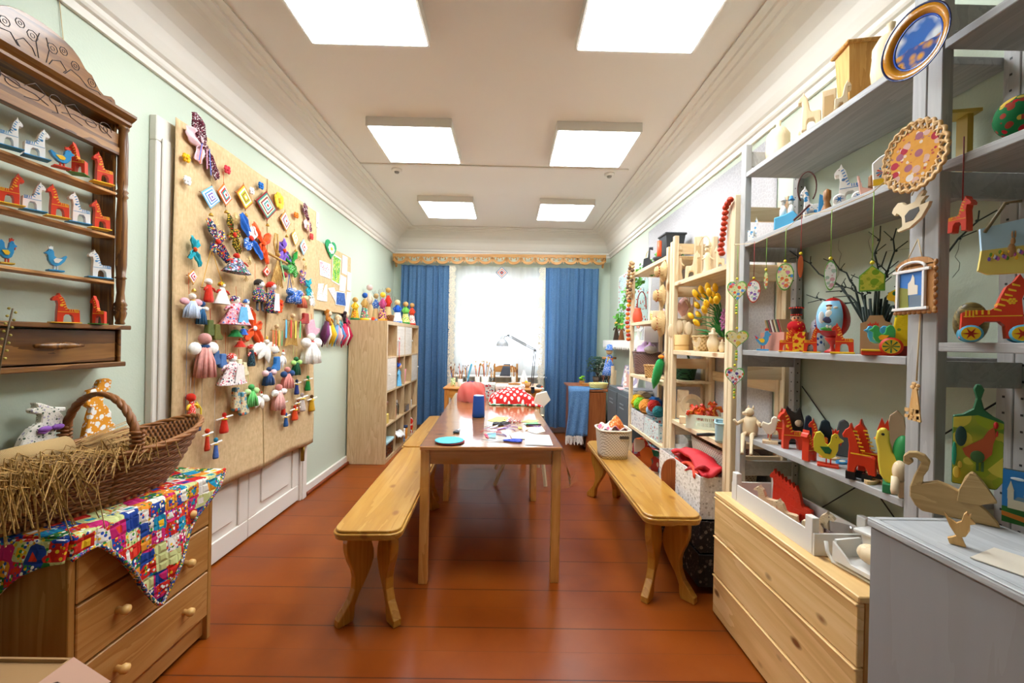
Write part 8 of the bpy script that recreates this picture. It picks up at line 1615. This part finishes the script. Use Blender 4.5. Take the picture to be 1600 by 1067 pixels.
P,a,h_,rz=stand(1390,193,1474,300,PX_-.02);t=thing('lace_wood_plate','scalloped fretwork wooden plate painted with berries','decorative plate',(PX_-.03,at(1432,245,'X',PX_-.03).y,P.z),-pi/2+R(8));r=h_*.5;LW=wood('ply','cf9f5c','dcb072','e6c08a','z',10,.5);sx=.86
g=Mb(LW);n_=26
for i in range(n_):
    a0=2*pi*i/n_;pts=[(sx*(r*.74+r*.26*k/6)*cos(a0+s*.25*k/6),-.008,r+(r*.74+r*.26*k/6)*sin(a0+s*.25*k/6))for s in(1,)for k in range(7)];g.tube(pts,.0035,5)
    pts=[(sx*(r*.74+r*.26*k/6)*cos(a0-.25*k/6),-.008,r+(r*.74+r*.26*k/6)*sin(a0-.25*k/6))for k in range(7)];g.tube(pts,.0035,5)
build('fretwork_rim',g,t);build('scalloped_edge',Mb(LW).tube([(sx*r*(.98+.03*cos(j*n_/2*2*pi/156*2))*cos(2*pi*j/156),-.008,r+r*(.98+.03*cos(j*n_/2*2*pi/156*2))*sin(2*pi*j/156))for j in range(157)],.005,5),t)
build('painted_centre',Mb(spots('berries','dfa048',['b83a4a','d8b0a0','a86a7a','e8e0d8','dfa048'],42,.42)).pr([(sx*r*.76*cos(i*pi/20),r+r*.76*sin(i*pi/20))for i in range(40)],-.010,-.006),t)
P,a,h_=pbox(1403,303,1466,358);t=thing('rocking_horse_cutout','pale plywood rocking horse hanging on the grey post','hanging ornament',(PX_-.016,P.y,P.z),-pi/2);a*=.95
rk_=[(-.5,.62),(-.46,.74),(-.34,.86),(-.22,.84),(-.1,.72),(.12,.74),(.2,.9),(.32,1),(.36,.92),(.3,.82),(.42,.8),(.3,.68),(.28,.6),(.5,.62),(.46,.5),(.3,.24),(0,.04),(-.3,0),(-.34,.08),(-.2,.14),(-.22,.4),(-.3,.52),(-.36,.56),(-.4,.5)]
build('horse_body',Mb(flat('e0cba4',.6)).pr([(x*a,z*h_)for x,z in rk_],-.005,.005),t,bev=.001);build('rocker_gap',Mb(flat('3a342c')).pr([(x*a,z*h_)for x,z in[(-.1,.22),(.1,.24),(.26,.44),(.24,.56),(.0,.54),(-.12,.42)]],-.0058,-.0052),t);build('hanging_cord',Mb(STRING).cyl((0,0,h_*.95),(0,.012,h_*1.25),.0015),t)
P,a,h_=pbox(1403,402,1473,492);t=thing('carved_picture_frame','white and brown fretwork frame holding a small town painting','picture frame',(PX_-.012,P.y,P.z),-pi/2);LB=wood('ply_dark','9a6430','b27a40','c08a4e','z',10,.5)
g=Mb(LB).box(-a*.42,-.004,h_*.04,a*.46,0,h_*.86)
for i in range(9):g.sph((-a*.42+a*.88*i/8,-.002,h_*.04),(a*.06,.004,h_*.035),8,5)
for i in range(8):g.sph((a*.46,-.002,h_*.08+h_*.78*i/7),(a*.05,.004,h_*.05),8,5)
g.pr([(a*.44*cos(R(k)),h_*.84+h_*.16*sin(R(k)))for k in range(0,181,15)],-.004,0);build('fretwork_back',g,t);g=Mb(flat('eeeae6'))
g.box(-a*.44,-.012,h_*.08,a*.36,-.0045,h_*.13).box(-a*.36,-.012,h_*.13,-a*.30,-.0045,h_*.74).box(a*.24,-.012,h_*.13,a*.30,-.0045,h_*.74).box(-a*.44,-.012,h_*.74,a*.40,-.0045,h_*.79).tube([(a*.3*cos(R(k)),-.009,h_*.79+h_*.12*sin(R(k)))for k in range(0,181,15)],.004,6);build('white_moulding',g,t,bev=.001)
g=Mb(flat('3a7ac8')).box(-a*.3,-.006,h_*.13,a*.24,-.0045,h_*.74);g.m(flat('e8dcc8')).pr([(-a*.1,h_*.35),(a*.12,h_*.35),(a*.12,h_*.5),(a*.05,h_*.52),(a*.04,h_*.64),(0,h_*.7),(-a*.04,h_*.6),(-a*.1,h_*.55)],-.0068,-.006);g.m(flat('8a8a3a')).pr([(-a*.3,h_*.13),(-a*.3,h_*.5),(-a*.1,h_*.46),(-a*.08,h_*.13)],-.0068,-.006);g.m(flat('6a7a8a')).pr([(-a*.08,h_*.13),(-a*.06,h_*.35),(a*.24,h_*.32),(a*.24,h_*.13)],-.0066,-.006);build('painting',g,t);build('hanging_cord',Mb(STRING).cyl((-a*.2,-.003,h_*.9),(0,.006,h_*1.32),.0012).cyl((a*.2,-.003,h_*.9),(0,.006,h_*1.32),.0012),t)
P,a,h_=pbox(1424,592,1458,658);t=thing('wooden_keys','bunch of plywood keys hanging on the grey post','wooden keys',(PX_-.014,P.y,P.z),-pi/2)
for i,dx in enumerate((-.25,.05,.3)):
    g=Mb(LW);w_=a*.42;x0=dx*a
    for k in range(4):an=k*pi/2+.4;g.sph((x0*.3+w_*.28*cos(an),-.003*i-.003,h_*.82+w_*.28*sin(an)),(w_*.22,.003,w_*.22),10,6)
    g.pr([(x0*.3-.004,h_*.75),(x0*.3+.005,h_*.75),(x0+.005,0),(x0-.005,0)],-.003*i-.005,-.003*i-.002);g.box(x0-.014,-.003*i-.005,.006,x0,-.003*i-.002,.014).box(x0-.014,-.003*i-.005,.022,x0,-.003*i-.002,.032);build('key',g,t)
build('hanging_cord',Mb(STRING).cyl((0,-.002,h_*.95),(0,.004,at(1435,492,'X',PX_).z-P.z),.0018),t)

# ================================================================ right bay
P,a,h_,z=stand(1484,308,1522,362,GX-.0);t=horse('hanging_toy_horse',P,a*1.1,h_,z-.5,RD,YEL,'red toy horse hanging on a red thread at the right',None,False,None,th=.024);build('hanging_thread',Mb(flat('8a2a2a')).cyl((0,0,h_*.9),(0,0,at(1505,214,'X',GX).z-P.z),.0014),t)
P,a,h_,z=stand(1524,342,1612,428,GX+.0);t=thing('painted_slate','hanging board painted with a rabbit among flowers','painted board',P,z+.25);g=Mb(flat('e2cc6a',.6)).pr([(-a*.5,h_*.08),(-a*.3,0),(a*.5,.0),(a*.5,h_*.5),(-a*.44,h_*.45)],-.006,.006);g.m(flat('a9c8dc',.6)).pr([(-a*.44,h_*.45),(a*.5,h_*.5),(a*.5,h_),(-a*.48,h_*.86)],-.006,.006);build('board',g,t);g=Mb(flat('a87a4a'))
g.sph((a*.12,-.006,h_*.42),(a*.08,.004,h_*.13),10,7).sph((a*.14,-.007,h_*.58),(a*.05,.004,h_*.07),10,7).sph((a*.12,-.007,h_*.7),(a*.015,.003,h_*.07),8,5).sph((a*.18,-.007,h_*.7),(a*.015,.003,h_*.07),8,5)
for i in range(22):g.m(flat(('7a5ab8','e8b82a','c86aa8','f0ece4','6a9a3a')[i%5]));g.sph((-a*.3+a*.75*((i*7)%22)/22,-.007,h_*(.28+.14*((i*5)%7)/7)),(a*.035,.002,h_*.04),7,5)
build('painted_motif',g,t);build('hanging_cord',Mb(flat('6a5a3a')).tube([(-a*.4,-.008,h_*.78),(a*.0,-.002,h_*1.3),(a*.3,-.002,h_*1.3)],.0035,6),t)
P,a,h_,z=stand(1503,432,1610,529,GX+.02,1.3106);t=horse('wheeled_toy_horse',P,a*1.15,h_,z+.1,RD,YEL,'large red wheeled toy horse on the right bay shelf',None,False,None,th=.05,wheels=(flat('5ab0d0'),flat('e8c41c',.4),flat('b8361c',.4)))
P,a,h_,z=stand(1486,472,1546,528,GX+.12,1.3106);solo('straw_loaf',Mb(wood('golden_brown','5a4a2a','8a7440','b09a5a','x',16,.35)).sph((0,0,h_*.5),(a*.5,a*.3,h_*.5),20,12),'golden brown shiny domed object behind the wheeled horse','ornament',P,z)
P,a,h_,z=stand(1566,147,1622,200,GX+.06,1.7846);t=thing('lacquer_egg','green and red lacquered egg on the upper right shelf','painted egg',(P.x,P.y,P.z),z);h_=.105;build('egg_body',Mb(spots('lacquer','1a6a3a',['a81a22','d8b84a','a81a22'],30,.45)).sph((0,0,h_*.55),(h_*.42,h_*.42,h_*.46),20,14),t);build('egg_base',Mb(GOLD).lathe([(h_*.25,0),(h_*.15,h_*.12),(0,h_*.12)],(0,0,0),16),t)
P,a,h_,z=stand(1455,180,1500,236,GX+.20,1.7846);t=thing('gold_stool','small gold edged pedestal half hidden behind the grey post','pedestal',P,z+.6);build('pedestal_top',Mb(flat('c8a84a',.4)).box(-.07,-.03,h_-.01,.07,.03,h_),t);build('pedestal_leg',Mb(flat('b8983a',.4)).box(.04,-.02,0,.055,.02,h_-.01).box(-.055,-.02,0,-.04,.02,h_-.01),t)
# rooster board, behind the cabinet
CZ=.90;P,a,h_,z=stand(1484,600,1566,760,GX-.04);t=thing('rooster_cutting_board','green cutting board painted with a red brown rooster','cutting board',(P.x,P.y,max(P.z,CZ+.002)),z+.1);h_=at(1525,600,'X',GX-.04).z-max(P.z,CZ+.002);BG=spots('meadow_paint','b0a838',['8a9a2a','c8b84a','a8a02e'],14,.5,base2='4a7a2a')
o_=[(-.5,0),(.38,0),(.5,.08),(.5,.66),(.3,.7),(.12,.76),(.06,.86),(.12,.95),(.05,1),(-.05,1),(-.1,.95),(-.04,.86),(-.1,.76),(-.3,.7),(-.5,.68)]
build('board_body',Mb(flat('1f5a34',.5)).pr([(x*a,zz*h_)for x,zz in o_],-.006,.006),t,bev=.002);build('painted_field',Mb(BG).pr([(-.49*a,.01*h_),(.37*a,.01*h_),(.49*a,.08*h_),(.49*a,.64*h_),(0,.70*h_),(-.49*a,.66*h_)],-.0072,-.006),t)
g=Mb(flat('1a3a34')).sph((-a*.33,-.008,h_*.48),(a*.12,.003,h_*.10),12,8);g.m(flat('a84a20')).pr([(x*a,zz*h_)for x,zz in[(-.3,.36),(-.1,.42),(.1,.48),(.2,.56),(.3,.6),(.36,.52),(.3,.44),(.28,.34),(.12,.26),(-.1,.26),(-.24,.3)]],-.0098,-.0074);g.m(flat('b81a1c')).sph((a*.34,-.010,h_*.62),(a*.05,.003,h_*.035),8,6).sph((a*.37,-.010,h_*.54),(a*.02,.003,h_*.03),8,6);g.m(flat('3a5a2a')).sph((0,-.0095,h_*.3),(a*.15,.003,h_*.06),10,6)
for x in(-.02,.08):g.box(x*a,-.009,h_*.16,x*a+.004,-.0075,h_*.26)
g.m(flat('1f8a6a')).sph((-a*.46,-.0085,h_*.3),(a*.05,.002,h_*.12),8,6);g.m(flat('c8a838')).sph((-a*.4,-.0085,h_*.12),(a*.08,.002,h_*.06),8,6).sph((-a*.34,-.0085,h_*.2),(a*.05,.002,h_*.035),8,6);build('painted_rooster',g,t)
# cabinet in the foreground
CX,CY1=.847,.947;cb_=thing('grey_cabinet','large grey painted cabinet in the right foreground','cabinet',(CX,CY1,0));CG=wood('cabinet_grey','908d8b','929090','959392','z',4,.65,bmp=.001);CT=wood('cabinet_top','a9abac','b5b7b8','c0c2c2','y',9,.55)
build('side_panel',Mb(CG).box(0,-.80,.0,.02,-.0,CZ-.022),cb_,bev=.002);build('end_panel',Mb(CG).box(.021,-.02,0,.27,0,CZ-.022),cb_);build('end_panel',Mb(CG).box(.021,-.80,0,.27,-.78,CZ-.022),cb_)
build('top_panel',Mb(CT).box(-.006,-.806,CZ-.020,.271,.004,CZ-.004),cb_,bev=.003);build('top_moulding',Mb(CT).box(-.006,-.806,CZ-.004,.010,.004,CZ),cb_,bev=.002);build('top_moulding',Mb(CT).box(.0105,-.012,CZ-.004,.271,.004,CZ),cb_,bev=.002)
build('inner_leaf',Mb(CT).box(.012,-.79,CZ-.004,.56,-.014,CZ-.001)if 0 else Mb(CT).box(.012,-.79,CZ-.004,.268,-.014,CZ-.001),cb_)
# swan, small rooster, church picture, paper
SWX=at(1480,800,'Z',CZ)
P,a,h_,z=standz(1404,712,1560,806,CZ);SWW=wood('mdf','a98a58','b69664','c2a370','x',14,.6);t=thing('wooden_swan','large plain wooden swan cutout on the grey cabinet','wooden swan',(P.x,P.y-.0,CZ+.0006),z);sw=[(-.28,0),(.5,0),(.48,.06),(.42,.16),(.36,.24),(.3,.30),(.47,.38),(.42,.5),(.34,.66),(.26,.78),(.22,.80),(.16,.70),(.10,.46),(-.02,.52),(-.12,.55),(-.22,.50),(-.28,.47),(-.27,.6),(-.22,.72),(-.2,.86),(-.26,.96),(-.35,1),(-.44,.98),(-.5,.9),(-.5,.78),(-.44,.74),(-.38,.82),(-.42,.88),(-.36,.9),(-.3,.84),(-.33,.72),(-.38,.56),(-.42,.38),(-.42,.22),(-.36,.08)]
build('body',Mb(SWW).pr([(x*a,zz*h_)for x,zz in sw],-.011,.011),t,bev=.002);build('wing',Mb(SWW).pr([(x*a,zz*h_)for x,zz in[(.08,.30),(.1,.5),(.2,.8),(.26,.78),(.36,.62),(.46,.42),(.3,.30)]],-.017,-.0115),t,bev=.001)
P,a,h_,z=standz(1472,797,1526,852,CZ);t=thing('plywood_rooster','tiny plywood rooster on the grey cabinet top','wooden toy',P+Vector((0,0,.0006)),z);o_=[(-.5,.88),(-.34,.72),(-.1,.62),(.05,.7),(.12,.92),(.2,1),(.26,.9),(.32,.96),(.3,.84),(.46,.72),(.3,.66),(.3,.5),(.18,.3),(.06,.26),(.2,0),(-.3,.0),(-.36,.14),(-.2,.2),(-.1,.26),(-.3,.5)]
build('body',Mb(LW).pr([(x*a,zz*h_)for x,zz in o_],-.005,.005),t);build('burnt_edge',Mb(flat('3a2818')).pr([(x*a,zz*h_)for x,zz in o_],.0052,.0062),t)
P,a,h_,z=standz(1562,737,1630,822,CZ);t=thing('church_picture','small standing picture of a white church on green grass','picture',P+Vector((0,0,.0006)),z-.25);build('picture_block',Mb(flat('1f2a20')).box(-a*.5,0,0,a*.5,.012,h_),t);g=Mb(flat('2f7fc8')).box(-a*.5,-.001,h_*.3,a*.5,-.0001,h_);g.m(flat('2a6a2a')).box(-a*.5,-.001,0,a*.5,-.0001,h_*.3);y0,y1=-.0018,-.001
g.m(flat('d8d0b8')).box(-a*.35,y0,h_*.28,a*.3,y1,h_*.45).box(-a*.36,y0,h_*.45,-a*.2,y1,h_*.62).pr([(-a*.37,h_*.62),(-a*.19,h_*.62),(-a*.28,h_*.8)],y0,y1);g.m(flat('6a8a9a')).pr([(-a*.2,h_*.45),(a*.3,h_*.45),(a*.2,h_*.52),(-a*.1,h_*.52)],y0,y1);g.m(flat('e8a83a')).sph((a*.1,y0,h_*.56),(a*.05,.002,h_*.05),8,6).sph((a*.22,y0,h_*.57),(a*.05,.002,h_*.05),8,6);g.m(flat('dfe8ee')).sph((-a*.1,y1,h_*.85),(a*.2,.001,h_*.03),10,6);g.m(flat('c87a2a')).pr([(-a*.5,h_*.12),(a*.5,h_*.04),(a*.5,h_*.14),(-a*.5,h_*.2)],y0,y1)
build('painted_scene',g,t)
q_=at(1572,880,'Z',CZ);solo('cream_paper',Mb(flat('ddd2bf')).box(-.05,-.06,0,.05,.06,.002),'cream paper lying on the grey cabinet at the right edge','paper',(q_.x+.02,q_.y-.02,CZ+.0006),.4)

# ================================================================ pine chest on the right
HX,HY0,HY1,HZ=1.008,1.160,1.975,.585;t=thing('pine_drawer_chest','pine chest with three wide flush drawers beside the right bench','chest of drawers',(HX,HY0,0));HL=HY1-HY0;HDp=XR-HX-.03
CP=wood('chest_pine_y','d4a868','e4bc7e','eecb94','y',5,.4,2.8,'7a4a22',coat=.15);CPZ=wood('chest_pine_z','b58244','c49252','cf9f60','z',6,.45,2,'7a4a22')
build('side_panel',Mb(CPZ).box(.022,0,0,HDp,.02,HZ-.02),t);build('side_panel',Mb(CPZ).box(.022,HL-.02,0,HDp,HL,HZ-.02),t);build('top_board',Mb(CP).box(0.0,-.002,HZ-.0195,HDp,HL+.002,HZ),t,bev=.003);build('back_panel',Mb(CPZ).box(HDp-.01,.021,.0,HDp-.001,HL-.021,HZ-.02),t)
for i in range(3):
    z0=.012+.185*i;build('drawer',Mb(CP).box(0,.002,z0,.021,HL-.002,z0+.172).box(-.006,.002,z0+.172,.021,HL-.002,z0+.180),t,bev=.002)
# white crate with red horses on the chest
CRW=flat('dedad2',.6);q0,q1,q2=at(1115,742,'Z',HZ+.03),at(1258,822,'Z',HZ),at(1355,822,'Z',HZ)
cx0,cx1,cy0,cy1=1.045,1.245,1.38,1.895;t=thing('white_crate','shallow white wooden crate with red and plain toys on the pine chest','crate',((cx0+cx1)/2,(cy0+cy1)/2,HZ+.0006));hx,hy=(cx1-cx0)/2,(cy1-cy0)/2
build('crate_wall',Mb(CRW).box(-hx,-hy,0,hx,-hy+.008,.075).box(-hx,hy-.008,0,hx,hy,.075).box(-hx,-hy+.008,0,-hx+.008,hy-.008,.075).box(hx-.008,-hy+.008,0,hx,hy-.008,.075),t,bev=.001);build('crate_floor',Mb(flat('c9a9a0')).box(-hx+.008,-hy+.008,0,hx-.008,hy-.008,.006),t)
for sx in(-1,1):
    for sy in(-1,1):build('corner_post',Mb(CRW).box(sx*(hx-.010)-.012 if sx<0 else sx*(hx-.010)-.012,sy*(hy-.025)-.018,.006,sx*(hx-.010)+.012,sy*(hy-.025)+.018,.125),t,bev=.002)
ORD=('first','second','third','fourth','fifth','sixth','seventh')
for i in range(7):horse('toy_horse',(1.205-.005*i,1.80-.030*i,HZ+.0075),.08,.155-.002*i,R(-65),flat('c8341c',.4),flat('c8341c',.4),'plain red toy horse, %s from the far end of the row in the white crate'%ORD[i],'red horses in the white crate',True,th=.018)
for i,(x,y,s_,lb)in enumerate(((1.12,1.76,.09,'plain pull along horse at the far end of the white crate'),(1.11,1.62,.085,'plain pull along horse in the middle of the white crate'),(1.15,1.50,.10,'plain horse head leaning in the near end of the crate'))):horse('plain_wheeled_horse',(x,y,HZ+.0075),s_,s_*1.05,R(-50),LIME,flat('d8bd90'),lb,None,i<2,None,'wooden toy',.026,(LIME,LIME,flat('b89a6a')),flat('d8bd90'))
solo('plastic_tub',Mb(clear('tub_clear','e8e8e6',.12)).lathe([(.05,0),(.058,.06),(.062,.062),(.055,.06),(.048,.004),(0,.004)],(0,0,0),22,cap=False),'clear plastic tub in the near end of the white crate','tub',(1.185,1.435,HZ+.0075))
for x,y,lb in((1.075,1.80,'orange scrap at the far wall of the crate'),(1.075,1.63,'orange scrap beside the plain horses')):solo('orange_block',Mb(flat('e0501c')).box(-.012,-.02,0,.012,.02,.03),lb,'wooden block',(x,y,HZ+.0075),.3,bev=.002)
# white sled with eggs and the footed white box
P,a,h_,z=standz(1286,832,1372,890,HZ);t=thing('white_sled_basket','white wooden cradle with pale wooden eggs on the pine chest','wooden cradle',(P.x+.03,1.235,HZ+.0006),-pi/2+R(10));WS=flat('dfdcd6',.6)
build('cradle_side',Mb(WS).pr([(-.10,.02),(.10,.02),(.10,.085),(.06,.08),(.03,.034),(-.04,.034),(-.07,.06),(-.10,.08)],-.055,-.047),t,bev=.001);build('cradle_side',Mb(WS).pr([(-.10,.02),(.10,.02),(.10,.085),(.06,.08),(.03,.034),(-.04,.034),(-.07,.06),(-.10,.08)],.047,.055),t,bev=.001)
build('cradle_end',Mb(WS).box(-.10,-.047,.02,-.092,.047,.085),t);build('cradle_end',Mb(WS).box(.092,-.047,.02,.10,.047,.085),t);build('cradle_floor',Mb(WS).box(-.092,-.047,.02,.092,.047,.026),t);build('runner',Mb(WS).tube([(-.135,-.04,.06),(-.13,-.04,.03),(-.11,-.04,.006),(.10,-.04,.006)],.006,6),t);build('runner',Mb(WS).tube([(-.135,.04,.06),(-.13,.04,.03),(-.11,.04,.006),(.10,.04,.006)],.006,6),t)
for dy,s_,lb in((.02,.032,'large pale wooden egg in the white cradle'),(-.05,.022,'smaller pale wooden egg in the white cradle')):solo('wooden_egg',Mb(LIME).sph((0,0,s_*.9),(s_,s_*1.25,s_*.9),16,10),lb,'wooden egg',(P.x+.025,1.235+dy,HZ+.042))
P,a,h_,z=standz(1322,800,1385,850,HZ);t=thing('white_footed_box','flared white wooden box behind the cradle','wooden box',(1.20,1.255,HZ+.0006),R(-75));build('box_body',Mb(WS).add([(-.045,-.04,0),(.045,-.04,0),(.045,.04,0),(-.045,.04,0),(-.065,-.05,.115),(.065,-.05,.115),(.065,.05,.115),(-.065,.05,.115)],[(0,3,2,1),(4,5,6,7),(0,1,5,4),(1,2,6,5),(2,3,7,6),(3,0,4,7)]),t,bev=.002);build('box_lid',Mb(WS).box(-.08,-.06,.1152,.08,.06,.127),t,bev=.003)
# cream rattan basket with fabric on the right bench
P,a,h_,rz=standz(936,669,988,718,.4506);t=thing('cream_rattan_basket','cream rattan basket of fabric scraps on the right bench','basket',(P.x,P.y+.10,.4508),0);BH=.205;
def bf(p,q):an=p*2*pi;k=(abs(cos(an))**4+abs(sin(an))**4)**-.25;r_=.84+.16*q;return(a*.5*r_*cos(an)*k,.12*r_*sin(an)*k,BH*q)
build('woven_wall',Mb(CRH).grid(bf,48,6),t,sol=.004);build('basket_base',Mb(CRH).pr([bf(i/24,0)[:2]for i in range(24)],0,.004,ax='z'),t);build('rim',Mb(flat('e6dcc8')).tube([(x*1.03,y*1.03,z_)for x,y,z_ in(bf(i/32,1)for i in range(33))],.007,6),t);build('handle_slot',Mb(flat('4a4036')).pr([(a*.10,BH*.74),(a*.36,BH*.74),(a*.38,BH*.79),(a*.36,BH*.84),(a*.10,BH*.84),(a*.08,BH*.79)],-.124,-.119),t)
Bp=t.location;solo('fabric_scraps',Mb(spots('scrap_heap','d8b8b0',['c86a8a','e8dccc','b87a6a','e8d0d8'],26,.5)).grid(lambda p,q:((p-.5)*a*.86,(q-.5)*.2,.015*sin(p*17+q*5)+.03*(1-(2*p-1)**2)+.012*cos(q*13)),20,14),'heap of pink and beige fabric scraps in the cream basket','fabric scraps',(Bp.x,Bp.y,.4508+BH-.02),sol=.004)
solo('orange_cloth_peak',Mb(spots('orange_ditsy','e07a38',['f0a868','e8c8a0','d8602a'],60,.4)).lathe([(.07,0),(.05,.04),(.02,.085),(0,.10)],(0,0,0),10,1,.8),'pointed orange printed cloth on top of the fabric scraps','cloth',(Bp.x+.02,Bp.y-.01,.4508+BH+.0))
